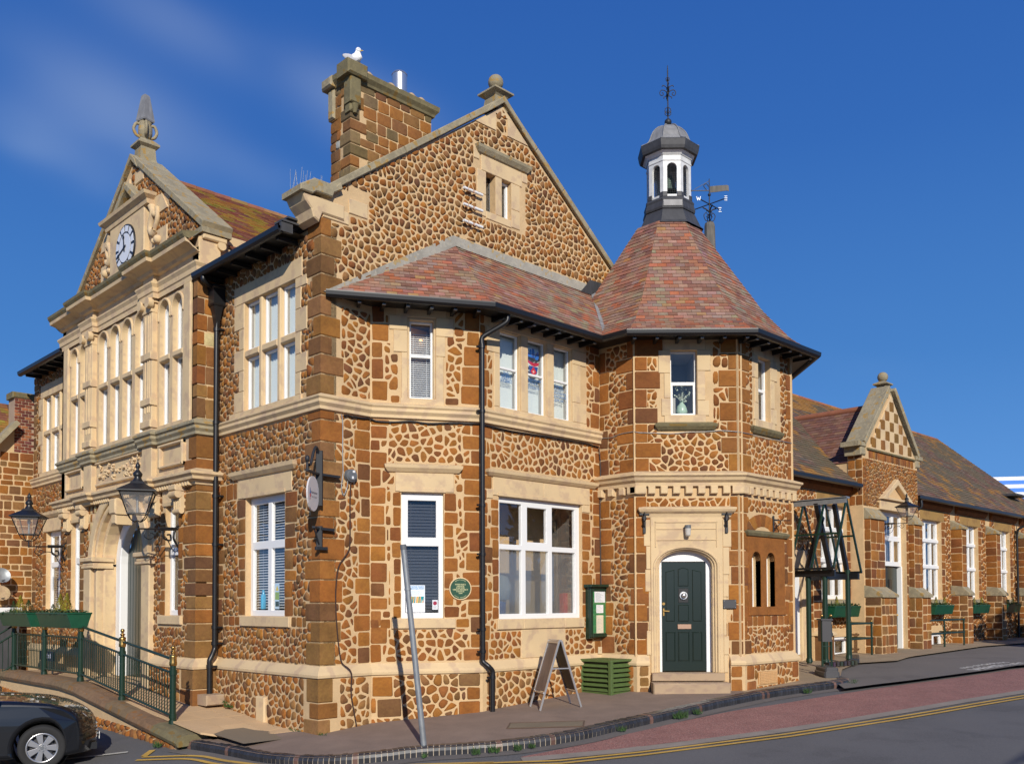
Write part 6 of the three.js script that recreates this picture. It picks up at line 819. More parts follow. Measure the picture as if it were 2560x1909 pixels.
  part('string_course', hood(FP, 14.8, 17.6, [[0, 5.5], [.05, 5.52], [.06, 5.56], [0, 5.58]]), M.mossy, pw);
  for (const [a, b, c, d] of [[14.58, 5.62, pc - .1, 7.24], [17.82, 5.62, pc + .1, 7.24]]) { const n = 3, L = Math.hypot(c - a, d - b), dx = (c - a) / L, dy = (d - b) / L, nx = -dy * Math.sign(dx), ny = Math.abs(dx); for (let i = 0; i < n; i++) { const p = [a + dx * L * i / n, b + dy * L * i / n], q = [a + dx * L * (i + .995) / n, b + dy * L * (i + .995) / n], s = [p, q, [q[0] + nx * .13, q[1] + ny * .13], [p[0] + nx * .13, p[1] + ny * .13]]; part('coping_stone', extr(FP, polyShape(areaOf(s) > 0 ? s : s.reverse()), -.42, .08, .012), M.weather, pw); } }
  for (const x of [14.42, 17.92]) part('kneeler', [rbox(x, 5.62, 1.66, .42, .12, .5, 0, .015), rbox(x + (x < 16 ? .08 : -.08), 5.46, 1.66, .28, .22, .46, 0, .03)], M.weather, pw);
  part('ball_finial', [lathe([[.27, 0], [.18, .26], [.16, .36]], pc, 7.02, 1.66, 4, Math.PI / 4, true), lathe([[.15, 0], [.27, .05], [.27, .08], [.08, .16]], pc, 7.36, 1.66, 4, Math.PI / 4, true), sph(pc, 7.62, 1.66, .135, 1, 20, 14)], M.weather, wing);
  part('lintel', slab(FP, 15.38, 4.06, 17.2, 4.32, -.2, .06, .01), M.lime, pw); { const s = polyShape([[15.34, 4.32], [17.26, 4.32], [16.3, 4.9]]); s.holes.push(polyShape([[15.66, 4.38], [16.94, 4.38], [16.3, 4.74]])); part('pediment', extr(FP, s, -.05, .14, .015), M.lime, pw); }
  const dr = part('door', [extr(FP, rectShape(15.56, .48, 17.0, 2.62), -.3, -.24, .004)], M.green, wing); part('door_frame', [slab(FP, 17.0, .46, 17.1, 2.64, -.3, -.12, .006), slab(FP, 15.46, .46, 15.56, 2.64, -.3, -.12, .006)], M.white, dr); part('door_light', slab(FP, 16.46, 1.5, 16.66, 2.3, -.24, -.232, .002), M.carGlass, dr); part('leaf_joint', slab(FP, 16.27, .5, 16.29, 2.6, -.24, -.228, .003), M.black, dr); part('notice', slab(FP, 16.5, 1.56, 16.62, 1.68, -.23, -.226, .001), M.white, dr); part('door_knob', sph(...FP.P(16.88, 1.35, -.2), .03), M.brass, dr);
  { const W = win(wing, FP, { u0: 15.46, u1: 17.1, v0: 2.64, v1: 4.05, d: -.14, cells: cells([[15.56, 15.98], [16.1, 16.48], [16.6, 16.98]], [[2.76, 3.3], [3.44, 3.95]]) }); vBlind(W, FP, 16.5, 2.7, 17, 4, -.3, 9, 20, M.blindW, .1); }
  // roofs
  const t = .856, an = Math.atan(t), cs = Math.cos(an), sn = Math.sin(an), top = 4.3 / cs, rp = [[.19, .115, .075], [.22, .12, .08], [.16, .10, .07], [.2, .09, .06], [.24, .15, .1], [.15, .12, .085]];
  const li = (c, u, v, r) => { const n = vnoise(u * 1.6, v * 2 + 50, 997, 13) * .6 + vnoise(u * 6, v * 7, 997, 15) * .4, o = sstep(.5, .66, n + (v > top - 1.4 && u < 19 ? .2 : -.1) + (v > top - .4 ? .2 : 0)), g = sstep(.42, .68, vnoise(u * 1.1 + 9, v * 1.3, 997, 17)); const q = c.map((x, k) => lerp(x, [.17, .135, .075][k], g * .7)); return q.map((x, k) => lerp(x, [.46, .21, .03][k], o * .8)); };
  const rf = deck('roof', [[8.4, 4.6, 1.8], [31, 4.6, 1.8], [31, 8.28, -2.5], [8.4, 8.28, -2.5]], M.deck, wing); { const g = new GB(); g.quad([8.4, 8.26, -2.5], [31, 8.26, -2.5], [31, 4.6, -6.8], [8.4, 4.6, -6.8]); g.tri([31, 4.6, 1.8], [33.4, 4.6, -2.5], [31, 8.27, -2.5]); part('roof', g.geo(), std('plain_roof', [.18, .11, .07], { map: T.tile }), wing); }
  tiles(WP, rf, [0, 4.6, 1.8], [1, 0, 0], [0, sn, -cs], [[8.6, -.03], [31, -.03], [31, top], [8.6, top]], { gauge: .13, w: .22, seed: 21, pal: rp, lichen: li, t: .02 });
  for (let i = 0; i < 44; i++) { const x = 11.6 + i * .44; const g = new THREE.CylinderGeometry(.1, .105, .43, 8, 1, false, 0, Math.PI); g.rotateZ(Math.PI / 2); part('ridge_tile', conv(g, mt(x, 8.22, -2.5), pick(rng, [[.42, .17, .05], [.38, .13, .06], [.3, .14, .07]], .2)), M.tile, rf); }
  part('roof_cheek', box(14.62, 4.85, 1.25, .2, .72, .6), M.mortar, wing); const pr = deck('porch_roof', [[pc, 6.85, 1.5], [pc, 6.85, -.83], [14.5, 5.2, 1.1], [14.5, 5.2, 1.5]], M.deck, wing); deck('porch_roof', [[pc, 6.85, 1.5], [17.9, 5.2, 1.5], [17.9, 5.2, 1.1], [pc, 6.85, -.83]], std('plain_roof', [.18, .11, .07], { map: T.tile }), wing);
  { const sl = Math.hypot(1.7, 1.65), e = [0, 0, 1], s = [1.7 / sl, 1.65 / sl, 0]; tiles(WP, pr, [14.5, 5.2, 0], e, s, [[1.1, 0], [1.5, 0], [1.5, sl], [-.83, sl]], { gauge: .12, w: .2, seed: 22, pal: [[.24, .1, .065], [.2, .09, .065], [.26, .13, .09]] }); part('ridge_tile', rod([pc, 6.86, -.9], [pc, 6.86, 1.5], .09, .09, 10), std('red_ridge', [.36, .13, .07], { map: T.tile }), pr); }
  for (const [a, b] of [[8.6, 14.42], [17.92, 31.2]]) part('gutter', mould([[a, 1.84], [b, 1.84]], [[-.06, 4.6], [-.055, 4.54], [0, 4.51], [.055, 4.54], [.06, 4.6], [.06, 4.62], [.045, 4.62], [.03, 4.56], [-.05, 4.6]]), M.black, wing);
  const dpp = (x, y) => part('downpipe', [tube([[x, 4.5, 1.84], [x, 4.3, 1.84], [x - .08, 4.18, 1.66], [x - .08, 4.0, 1.6]], .04, 16, 8), rod([x - .08, 4.05, 1.6], [x - .08, y, 1.6], .04)], M.black, wing); dpp(18.12, 3.6); dpp(26.95, .4);
  part('skylight', [rbox(28.9, 5.55, .72, 1.1, .08, .9, 0, .02)].map((g) => g), M.leadDark, wing);
  // entrance beside the turret
  part('entrance_door', slab(FH, 11.3, .5, 11.86, 2.4, -.02, .03, .004), M.white, wing); part('entrance_surround', [slab(FH, 11.87, .35, 12.12, 2.9, -.02, .1, .02), slab(FH, 11.2, 2.4, 12.12, 2.9, -.02, .08, .02)], M.lime, wing);
  const eb = new Fr(12.12, 1.5, 0, 1), e2 = new Fr(12.12, 1.74, 1, 0); const pier = part('entrance_pier', [box(12.32, 1.4, 1.62, .4, 2.2, .24)], M.mortar, wing); for (const r of courses(rng, 0, 1.1, .4, 2.45, [.18, .3], [.25, .4])) block(WP, pier, e2, r, rng, pal, .01); for (const r of pile(rng, 0, 1, 1.1, 2.45, [.24, .25])) block(WP, pier, eb, r, rng, pal, .01);
  part('pier_base', rbox(12.4, .62, 1.72, .5, .62, .5, 0, .01), std('ironstone_block', [.2, .09, .03], { map: T.stone }), pier); part('pier_cap', mould([[12.13, 1.5], [12.13, 1.98], [12.67, 1.98], [12.67, 1.5]], [[0, .92], [.03, .93], [.03, .98], [-.2, 1.14]]), M.lime, pier);
  // the far end: a lower return wall in shade
  const FE = new Fr(27.5, 1.5, 0, 1), en = part('end_wall', box(29.5, 1.5, 2.6, 4, 3.4, 2.2), M.mortar, wing); rubble(WP, en, FE, [.02, .3, 2.2, 3.2], [], { size: .2, seed: 95, pal: BROWN, h: .03 });
}
WP.flush();
// ---------- neighbours and things beyond ----------
const nb = thing('neighbouring_house', 'carrstone house end with red brick chimney stack, at the left edge beyond the town hall', 'house');
{
  const FN = new Fr(0, -13.6, 1, 0), P = new Pieces(nb, 300), rng = mulberry(301), w = part('wall', extr(FN, polyShape([[-5, -1.2], [.1, -1.2], [.1, 5.6], [-.37, 5.6], [-.37, 6.26], [-5, .6]]), -.3, 0), M.mortar, nb);
  for (const r of courses(rng, -1.5, -.2, .1, 5.6, [.13, .24], [.18, .4])) { if (r[3] > 6.26 + (r[0] + .37) * 1.22 - .05) continue; block(P, w, FN, r, rng, CARR.concat(BROWN), .012, 'stone_block', .012); }
  const ck = part('chimney', box(-.13, 6.3, -13.85, .48, 1.5, .48), std('brick_mortar', [.5, .36, .25], { map: T.sand }), nb); for (let j = 0; j < 18; j++) for (let i = 0; i < 3; i++) { const u = -.37 + i * .165 - (j & 1 ? .08 : 0), r = [Math.max(u, -.375), 5.61 + j * .078, Math.min(u + .16, .1), 5.68 + j * .078]; block(P, ck, FN, [r[0], r[1], r[2], r[3]], rng, [[.2, .05, .03], [.16, .045, .035], [.24, .07, .035], [.4, .14, .06]], .008, 'brick', .003, M.brick); }
  part('chimney_cap', rbox(-.14, 7.08, -13.85, .58, .16, .56, 0, .03), M.mossy, ck); part('verge_coping', bar([-4.6, 1.15, -13.55], [-.36, 6.34, -13.55], .5, .12, [0, 1, 0]), M.weather, nb);
  const n = Math.hypot(2.0, 2.2), rf = deck('roof', [[-6, 5.3, -14.6], [.4, 5.3, -14.6], [.4, 7.42, -16.7], [-6, 7.42, -16.7]], M.deck, nb); tiles(P, rf, [-1.2, 5.3, -14.6], [1, 0, 0], [0, .71, -.704], [[-.6, 0], [1.5, 0], [1.5, 2.98], [-.6, 2.98]], { seed: 31, pal: [[.3, .11, .05], [.26, .09, .05]], lichen: lichenY(.12), w: .2, gauge: .12 });
  part('white_fascia', rbox(-1.4, 1.56, -13.3, 2.2, .16, .6, 0, .01), M.white, nb); part('lean_to', box(-1.4, .6, -13.35, 2.1, 1.76, .5), M.leadDark, nb); P.flush();
}
for (const [y, c, lb] of [[2.42, M.galv, 'grey satellite dish, the upper of two on the neighbouring house wall'], [1.98, M.clay, 'brownish satellite dish, the lower of two on the neighbouring house wall']]) { const d = thing('satellite_dish', lb, 'satellite dish', [-.74, y, -13.2]); const q = lathe([[0, 0], [.08, .008], [.14, .025], [.19, .05], [.2, .055]], 0, 0, 0, 24).applyMatrix4(new THREE.Matrix4().makeRotationX(1.2)); part('dish', q, c, d); part('arm', [bar([0, -.12, 0], [0, -.1, .3], .02, .02), bar([0, 0, -.02], [0, 0, -.4], .03, .03)], M.greyDark, d); }
{ // striped roof far to the right
  const s = thing('striped_roof', 'large distant roof in white and blue stripes, at the right edge above the hall', 'building'), f = new Fr(67.2, -12.1, .7135, .7005);
  for (let j = 0; j < 9; j++) { const y = 8.4 + j * .34; const g = new GB(), q = (u, k, d) => f.P(u, y + k + u * .02, d); g.quad(q(j * .0, 0, -j * .3), q(40, 0, -j * .3), q(40, .33, -j * .3 - .3), q(0, .33, -j * .3 - .3)); part('roof_sheet', g.geo(), j & 1 ? M.stripeB : M.white, s); } part('wall', extr(f, rectShape(0, 0, 40, 8.4), -6, 0), M.render, s);
}
{ // weather vane on a wooden post, behind the turret
  const v = thing('weather_vane', 'wrought iron weather vane with letters and banner on a wooden post behind the turret roof', 'weather vane', [14.48, 8.2, -2.5]);
  part('post', [lathe([[.3, 0], [.2, 2], [.15, 4.2], [.13, 4.28], [0, 4.28]], 0, 0, 0, 8, 0, true)], M.wood, v); const r = [.7135, .7005], X = (k, y) => [r[0] * k, y, r[1] * k];
  part('rod', [rod([0, 4.2, 0], [0, 5.56, 0], .022, .012), sph(0, 5.1, 0, .045), sph(0, 4.62, 0, .04), ...[0, 1, 2, 3].flatMap((k) => { const a = k * Math.PI / 2 + .6, c = Math.cos(a), s = Math.sin(a), q = (p, y) => [c * p, y, s * p]; return [tube([q(.02, 4.34), q(.12, 4.36), q(.17, 4.5), q(.1, 4.58), q(.05, 4.5), q(.1, 4.46)], .012, 20, 5), tube([q(.02, 4.62), q(.1, 4.68), q(.2, 4.72)], .02, 8, 5)]; })], M.iron, v);
  part('arm', [bar([-.5, 4.83, 0], [.5, 4.83, 0], .022, .022), bar([0, 4.83, -.5], [0, 4.83, .5], .022, .022)], M.iron, v);
  const glyph = (seg, x, z) => seg.map(([a, b, c, d]) => bar([x + r[0] * a * .7, 4.83 + b * .7, z + r[1] * a * .7], [x + r[0] * c * .7, 4.83 + d * .7, z + r[1] * c * .7], .016, .016)); const E = [[-.06, -.08, -.06, .08], [-.06, .08, .06, .08], [-.06, 0, .04, 0], [-.06, -.08, .06, -.08]], N = [[-.06, -.08, -.06, .08], [-.06, .08, .06, -.08], [.06, -.08, .06, .08]], Sg = [[.06, .08, -.06, .08], [-.06, .08, -.06, 0], [-.06, 0, .06, 0], [.06, 0, .06, -.08], [.06, -.08, -.06, -.08]], Wg = [[-.08, .08, -.04, -.08], [-.04, -.08, 0, .04], [0, .04, .04, -.08], [.04, -.08, .08, .08]];
  for (const [s, x, z] of [[E, .54, 0], [Wg, -.54, 0], [N, 0, -.54], [Sg, 0, .54]]) part('letter', glyph(s, x, z), M.galv, v);
  part('pointer', [bar(X(0, 5.22), X(-.55, 5.22), .02, .02), bar(X(0, 5.5), X(-.42, 5.26), .012, .012), tube([X(-.08, 5.24), X(-.16, 5.36), X(-.08, 5.42), X(-.02, 5.34)], .012, 16, 5), rod(X(-.5, 5.22), X(-.62, 5.22), .03, .002)], M.iron, v);
  part('banner', [extr(new Fr(0, 0, ...r), polyShape([[.02, 5.16], [.2, 5.18], [.5, 5.22], [.56, 5.2], [.55, 5.36], [.5, 5.38], [.2, 5.36], [.02, 5.34]]), -.008, .008)], M.wood, v);
}
// across the street, behind the camera's right shoulder: a plain terrace that shades the near road
{ const h = thing('terrace_house', 'pale rendered terrace across the street, outside the photograph', 'house'); const f = new Fr(13, 16.25, -1, 0); const s = rectShape(0, -.6, 14.4, 4.2); for (let i = 0; i < 5; i++) { s.holes.push(rectShape(1 + i * 2.8, .6, 2.2 + i * 2.8, 1.9), rectShape(1 + i * 2.8, 2.7, 2.2 + i * 2.8, 3.8)); } part('wall', extr(f, s, -.3, 0), M.render, h); part('wall', box(5.8, 1.8, 19.3, 14.3, 4.8, 5.4), M.render, h); const g = new GB(); g.quad([13.2, 4.25, 16.0], [-1.6, 4.25, 16.0], [-1.6, 6.3, 19.2], [13.2, 6.3, 19.2]); g.quad([-1.6, 4.25, 22.2], [13.2, 4.25, 22.2], [13.2, 6.3, 19.2], [-1.6, 6.3, 19.2]); part('roof', g.geo(), std('slate', [.1, .1, .11]), h); }
function leafCrown(c, rad, n, s, rng, sy = 1) { const g = new GB(); for (let i = 0; i < n; i++) { let x, y, z, d; do { x = rng() * 2 - 1; y = rng() * 2 - 1; z = rng() * 2 - 1; d = x * x + y * y + z * z; } while (d > 1 || vnoise(x * 2.2 + 9, y * 2.2 + z * 2.2 + 9, 97, 4) < .36 + .22 * d * .6); const p = [c[0] + x * rad, c[1] + y * rad * sy, c[2] + z * rad], a = rng() * 6.3, b = rng() * 2 - 1, u = [Math.cos(a) * s, b * s * .6, Math.sin(a) * s], v = [-Math.sin(a) * s * .5, (.4 + rng()) * s * .5, Math.cos(a) * s * .5]; g.quad([p[0] - u[0], p[1] - u[1], p[2] - u[2]], [p[0] + v[0], p[1] + v[1], p[2] + v[2]], [p[0] + u[0], p[1] + u[1], p[2] + u[2]], [p[0] - v[0], p[1] - v[1], p[2] - v[2]]); } return g.geo(); }
{ const t = thing('street_tree', 'broad leafy tree across the street, outside the photograph', 'tree', [17.5, .2, 14]), rng = mulberry(402); part('trunk', [rod([0, -.3, 0], [.1, 3, .05], .26, .18, 10), ...[0, 1, 2, 3, 4, 5].map((k) => rod([.1, 2.6 + k * .2, .05], [Math.cos(k * 1.1) * 1.7, 5 + (k % 3) * .9, Math.sin(k * 1.1) * 1.7], .1, .03, 7))], M.bark, t); part('crown', leafCrown([0, 6, 0], 2.9, 4200, .16, rng, .95), M.leaf, t); }
// ---------- ramp wall, railing, planters ----------
const wallTop = (z) => z > -2.2 ? -.2 : z > -6.2 ? lerp(-.2, .26, (-2.2 - z) / 4) : .265;
{
  const rw = thing('ramp_wall', 'low carrstone wall with rounded coping beside the entrance ramp, behind the black car', 'wall'), P = new Pieces(rw, 300), rng = mulberry(501), zs = [-1.62, -2.2, -4.2, -6.2, -10.6], x0 = -1.5, x1 = -1.14;
  const core = new GB(); for (let i = 0; i < 4; i++) { const a = zs[i], b = zs[i + 1], ya = wallTop(a) - .1, yb = wallTop(b) - .1; core.quad([x0, -1.3, b], [x0, -1.3, a], [x0, ya, a], [x0, yb, b]); core.quad([x1, -1, a], [x1, -1, b], [x1, yb, b], [x1, ya, a]); core.quad([x0, ya, a], [x1, ya, a], [x1, yb, b], [x0, yb, b]); } core.quad([x0, -1, zs[0]], [x1, -1, zs[0]], [x1, wallTop(zs[0]) - .1, zs[0]], [x0, wallTop(zs[0]) - .1, zs[0]]); part('wall_core', core.geo(), M.mortar, rw);
  const f = new Fr(x0, 0, 0, 1), pal = CARR.concat([[.4, .18, .05], [.33, .14, .05], [.24, .12, .05]]); rubble(P, rw, f, [[-10.6, -1.1], [-1.64, -.75], [-1.64, -.38], [-2.2, -.36], [-6.2, .09], [-10.6, .1]], [], { size: .17, seed: 111, pal, h: .045, gap: .02, flat: .05, aspect: 1.1 });
  rubble(P, rw, new Fr(x0, zs[0], 1, 0), [0, -.75, .36, -.36], [], { size: .15, seed: 112, pal, h: .03, gap: .02 });
  let z = -1.42; while (z > -10.5) { const l = .5 + rng() * .5, b = Math.max(z - l, -10.6), m = (q) => wallTop(q); const sec = (q, e) => { const y = m(q) - (q > -1.75 ? .09 : 0); return [[x0 - .07, y - .16], [x0 - .1, y - .1], [x0 - .06, y - .02], [x0 + .06, y + .015], [x1 - .04, y + .015], [x1 + .05, y - .02], [x1 + .06, y - .14]].map(([x, yy]) => [x, yy, q]); }; const A = sec(z - .004), B = sec(b + .004), g = new GB(); g.ou = rng() * 4; g.ov = rng() * 4; for (let i = 0; i < 6; i++) g.quad(A[i], A[i + 1], B[i + 1], B[i]); g.fan(A.slice().reverse()); g.fan(B); part('coping_stone', g.geo(), z > -2 ? M.mossy : std('brown_coping', [.25 + rng() * .05, .175, .095], { map: T.weather, bumpMap: T.stoneB, bumpScale: .012 }), rw); z = b; }
  P.flush();
}
{
  const r = thing('railing', 'dark green ramp railing with brass-topped posts and slim balusters above the low wall', 'railing', [-1.3, 0, 0]), PZ = [-2.2, -4.22, -6.2, -8.22, -10.2], by = PZ.map((z) => wallTop(z));
  PZ.forEach((z, i) => { const y = by[i]; part('post', [rod([0, y - .05, z], [0, y + .96, z], .05, .047, 16), rod([0, y - .01, z], [0, y + .07, z], .066, .06, 16), rod([0, y + .1, z], [0, y + .17, z], .06, .06, 16), rod([0, y + .78, z], [0, y + .86, z], .06, .06, 16)], M.greenRail, r); part('brass_finial', lathe([[.052, 0], [.06, .01], [.062, .05], [.056, .07], [.056, .14], [.062, .16], [.03, .185], [.03, .2], [.045, .215], [.045, .225], [.02, .235], [.022, .25], [.036, .28], [.03, .31], [0, .32]], 0, y + .93, z, 18), M.brass, r); });
  for (let i = 0; i < 4; i++) {
    const a = PZ[i], b = PZ[i + 1], ya = by[i], yb = by[i + 1], R0 = (h) => rod([0, ya + h, a], [0, yb + h, b], .021, .021, 10); part('rail', R0(.13), M.greenRail, r); part('rail', R0(.81), M.greenRail, r); if (i < 2) part('handrail', rod([0, ya + 1.03, a], [0, yb + 1.03, b], .024, .024, 12), M.greenRail, r);
    for (let k = 1; k < 20; k++) { const t = k / 20, z = lerp(a, b, t), y = lerp(ya, yb, t); part('baluster', rod([0, y + .13, z], [0, y + .81, z], .0085, .0085, 6), M.greenRail, r); }
  }
  const e = [-1.7, -.55, -10.2]; for (const h of [.12, .8, 1.0]) part('rail', rod([0, .265 + h, -10.2], [e[0], e[1] - .3 + h, e[2]], .021, .021, 10), M.greenRail, r); for (let k = 1; k < 15; k++) { const t = k / 15; part('baluster', rod([e[0] * t, lerp(.385, e[1] - .18, t), -10.2], [e[0] * t, lerp(1.065, e[1] + .5, t), -10.2], .0085, .0085, 6), M.greenRail, r); }
}
{ const s = thing('street_sign', 'small dark blue sign with white letters behind the ramp railing', 'sign', [-.9, 0, -9.3]); part('plate', rbox(0, .6, 0, .03, .2, .95, 0, .006), M.blue, s); part('lettering', face(new Fr(-.018, 0, 0, 1), -.46, .51, .46, .69, 0), printMat(printed(4.6, 1, (x, w, h) => { x.fillStyle = '#1a2145'; x.fillRect(0, 0, w, h); x.fillStyle = '#eef'; x.font = 'bold 84px sans-serif'; x.fillText('s  End', w * .34, h * .75); }, 512)), s); part('leg', [rod([0, .2, -.35], [0, .55, -.35], .02), rod([0, .2, .35], [0, .55, .35], .02)], M.iron, s); }
function conifer(h, r, seed, n = 520) { const g = new GB(), rng = mulberry(seed); for (let i = 0; i < n; i++) { const t = Math.pow(rng(), .8), y = t * h, rr = r * (1 - t) * (.75 + .25 * Math.sqrt(rng())) * (.85 + .3 * vnoise(t * 6 + 3, i % 7, 97, seed)) + .006, a = rng() * 6.283, c = Math.cos(a), s = Math.sin(a), L = h * .075 * (.6 + rng() * .8), w = L * .28; const p = [c * rr, y, s * rr], q = [c * (rr + L * .55), y + L * .85, s * (rr + L * .55)]; const k = .6 + rng() * .7; g.tri([p[0] - s * w, p[1], p[2] + c * w], [p[0] + s * w, p[1], p[2] - c * w], q, [k, k, k]); } return g.geo(); }
const goldV = M.gold.clone(); goldV.vertexColors = true; const leafV = M.leaf.clone(); leafV.vertexColors = true;
const shrub = (name, label, pos, h, r, seed, mat, group) => { const s = thing(name, label, 'shrub', pos, 0, group); part('foliage', conifer(h, r, seed), mat, s); part('stem', rod([0, -.05, 0], [0, h * .8, 0], .01, .004, 5), M.bark, s); return s; };
function trough(name, label, pos, ry, L, W, H, group) { const t = thing(name, label, 'planter', pos, ry, group), s = new THREE.Shape(); s.moveTo(-W * .3, 0); s.lineTo(W * .3, 0); s.lineTo(W / 2, H); s.lineTo(-W / 2, H); s.closePath(); const g = new THREE.ExtrudeGeometry(s, { depth: L - .02, bevelEnabled: true, bevelSize: .01, bevelThickness: .01, bevelSegments: 2 }); g.translate(0, 0, -L / 2 + .01); part('trough', conv(g), M.planter, t); part('rim', [rbox(-W / 2, H, 0, .03, .03, L, 0, .006), rbox(W / 2, H, 0, .03, .03, L, 0, .006), rbox(0, H, L / 2, W, .03, .03, 0, .006), rbox(0, H, -L / 2, W, .03, .03, 0, .006)], M.planter, t); part('soil', box(0, H + .003, 0, W - .04, .012, L - .03), M.dirt, t); part('foot', [-1, 1].flatMap((k) => [box(-W * .3, .03, k * L * .3, .03, .05, .12)]), M.black, t); return t; }
const bedding = (label, pos, L, W, seed, ry = 0) => { const rng = mulberry(seed), g = new GB(); for (let i = 0; i < 420; i++) { const z = (rng() - .5) * L, x = (rng() - .5) * W * 1.08, y = rng() * .07 * (1 - Math.abs(x) / W) + (Math.abs(x) > W * .48 ? -.03 - rng() * .03 : 0), s = .012 + rng() * .022, a = rng() * 6.3, k = .5 + rng() * .9, w = rng() < .25 ? [1.6 * k, 1.3 * k, 1.6 * k] : rng() < .3 ? [3.2 * k, 1.4 * k, 2 * k] : [k, k, k]; g.tri([x + Math.cos(a) * s, y, z + Math.sin(a) * s], [x - Math.sin(a) * s, y + s * .9, z + Math.cos(a) * s], [x - Math.cos(a) * s, y + .3 * s, z - Math.sin(a) * s], w); } const m = new THREE.Mesh(g.geo(), leafV); m.name = numbered('bedding_plants'); m.position.set(...pos); m.rotation.y = ry; m.castShadow = m.receiveShadow = true; tag(m, label, 'plants'); m.userData.kind = 'stuff'; scene.add(m); };
trough('planter_trough', 'green trough planter on the ramp railing, the nearer one in front of the doorway', [-1.37, 1.27, -6.95], 0, 1.75, .44, .27); trough('planter_trough', 'green trough planter on the ramp railing, the far one at the left edge', [-1.37, 1.26, -9.35], 0, 1.9, .44, .27);
bedding('low trailing leaves filling the nearer railing trough', [-1.37, 1.54, -6.95], 1.7, .44, 1); bedding('low trailing leaves filling the far railing trough', [-1.37, 1.53, -9.35], 1.85, .44, 2);
shrub('conifer_shrub', 'golden conifer in the nearer railing trough, left of its pair', [-1.34, 1.54, -7.2], .36, .13, 11, goldV); shrub('conifer_shrub', 'golden conifer in the nearer railing trough, right of its pair', [-1.38, 1.54, -6.72], .37, .13, 12, goldV); shrub('conifer_shrub', 'golden conifer in the far railing trough at the left edge', [-1.36, 1.53, -9.6], .36, .15, 13, goldV);
shrub('conifer_shrub', 'dark green conifer right of the golden one in the far railing trough', [-1.36, 1.53, -9.05], .27, .15, 14, leafV); shrub('conifer_shrub', 'small dark green conifer at the left end of the far railing trough', [-1.36, 1.53, -10.05], .26, .1, 15, leafV); shrub('conifer_shrub', 'small dark green conifer beside the pair in the nearer railing trough', [-1.36, 1.53, -7.55], .18, .1, 16, leafV);
[[13.55, 'behind the glass canopy'], [19.6, 'under the first tall window right of the porch'], [22.6, 'under the second tall window right of the porch'], [25.55, 'under the third tall window right of the porch']].forEach(([x, w], i) => { trough('window_box', 'green window box ' + w, [x, 1.35, 1.74], Math.PI / 2, 1.32, .3, .24); bedding('low leaves in the box ' + w, [x, 1.6, 1.74], 1.28, .3, 20 + i, Math.PI / 2); shrub('conifer_shrub', 'small golden conifer, left in the box ' + w, [x - .3, 1.59, 1.74], .24, .075, 30 + i, goldV); shrub('conifer_shrub', 'small golden conifer, right in the box ' + w, [x + .33, 1.59, 1.74], .24, .075, 40 + i, goldV); });
// ---------- lanterns ----------
function lantern(name, label, pos, ry, arm, dir) { // pos = foot of the lantern's stem; arm runs from the stem to the wall
  const t = thing(name, label, 'lamp', pos), q = (pr, y, mat, nm, seg = 4) => part(nm, lathe(pr.map(([a, b]) => [a * 1.414, b]), 0, y, 0, seg, ry, true), mat, t);
  q([[.15, .27], [.168, .27], [.168, .29], [.15, .29]], 0, M.black, 'base_frame'); const fm = [], P = (k, r, y) => { const a = ry + k * Math.PI / 2; return [Math.sin(a) * r * 1.414, y, Math.cos(a) * r * 1.414]; };
  for (let k = 0; k < 4; k++) { fm.push(rod(P(k, .155, .28), P(k, .28, .66), .011, .011, 6)); const g = new GB(); g.quad(P(k, .15, .29), P(k + 1, .15, .29), P(k + 1, .272, .65), P(k, .272, .65)); part('pane', g.geo(), M.lampGlass, t); fm.push(tube([P(k, .15, .27), P(k, .12, .2), P(k, .05, .14), P(k, .01, .16)], .01, 10, 5)); }
  part('frame', fm, M.black, t); q([[.285, .64], [.315, .655], [.315, .675], [.12, .80], [.1, .84]], 0, M.black, 'hood'); part('chimney', lathe([[.1, .82], [.085, .86], [.05, .92], [.075, .94], [.08, .98], [.04, 1.03], [.02, 1.06], [.045, 1.1], [.03, 1.15], [0, 1.2]], 0, 0, 0, 14), M.black, t); part('burner', [lathe([[0, .3], [.02, .3], [.02, .5], [.035, .52], [.03, .6], [0, .62]], 0, 0, 0, 10)], M.galv, t);
  const D = (k, y) => [dir[0] * k, y, dir[1] * k], w = arm; part('bracket', [rod([0, .14, 0], [0, 0, 0], .016), rod(D(0, .02), D(w, .05), .014), rod(D(w * .5, .04), D(w * .9, .05), .035, .03), tube([D(.16, .02), D(.12, -.1), D(.22, -.16), D(.3, -.08), D(.24, -.04), D(.2, -.09)], .009, 24, 5), tube([D(.3, -.08), D(.5, -.1), D(.62, -.3), D(w * .9, -.36), D(w, -.3)], .009, 24, 5), tube([D(w * .6, .02), D(w * .62, -.12), D(w * .78, -.16), D(w * .78, -.06), D(w * .7, -.06)], .018, 22, 6), tube([D(w, .12), D(w * .9, .06), D(w * .86, -.12), D(w, -.3)], .02, 18, 6), bar(D(w, .2), D(w, -.36), .05, .02, [dir[0], 0, dir[1]])], M.black, t); return t; }
lantern('wall_lantern', 'large black lantern on a scrolled wall bracket, right of the arched doorway', [-1.17, 3.0, -3.95], .32, .76, [1, 0]); lantern('wall_lantern', 'large black lantern on a scrolled wall bracket, left of the arched doorway', [-1.2, 2.95, -9.62], .2, .78, [1, 0]);
{ const l = lantern('wall_lantern', 'grey lantern on an arm beside the hall porch pediment', [15.55, 3.66, 2.5], .5, 1.0, [0, -1]); l.scale.setScalar(.64); }
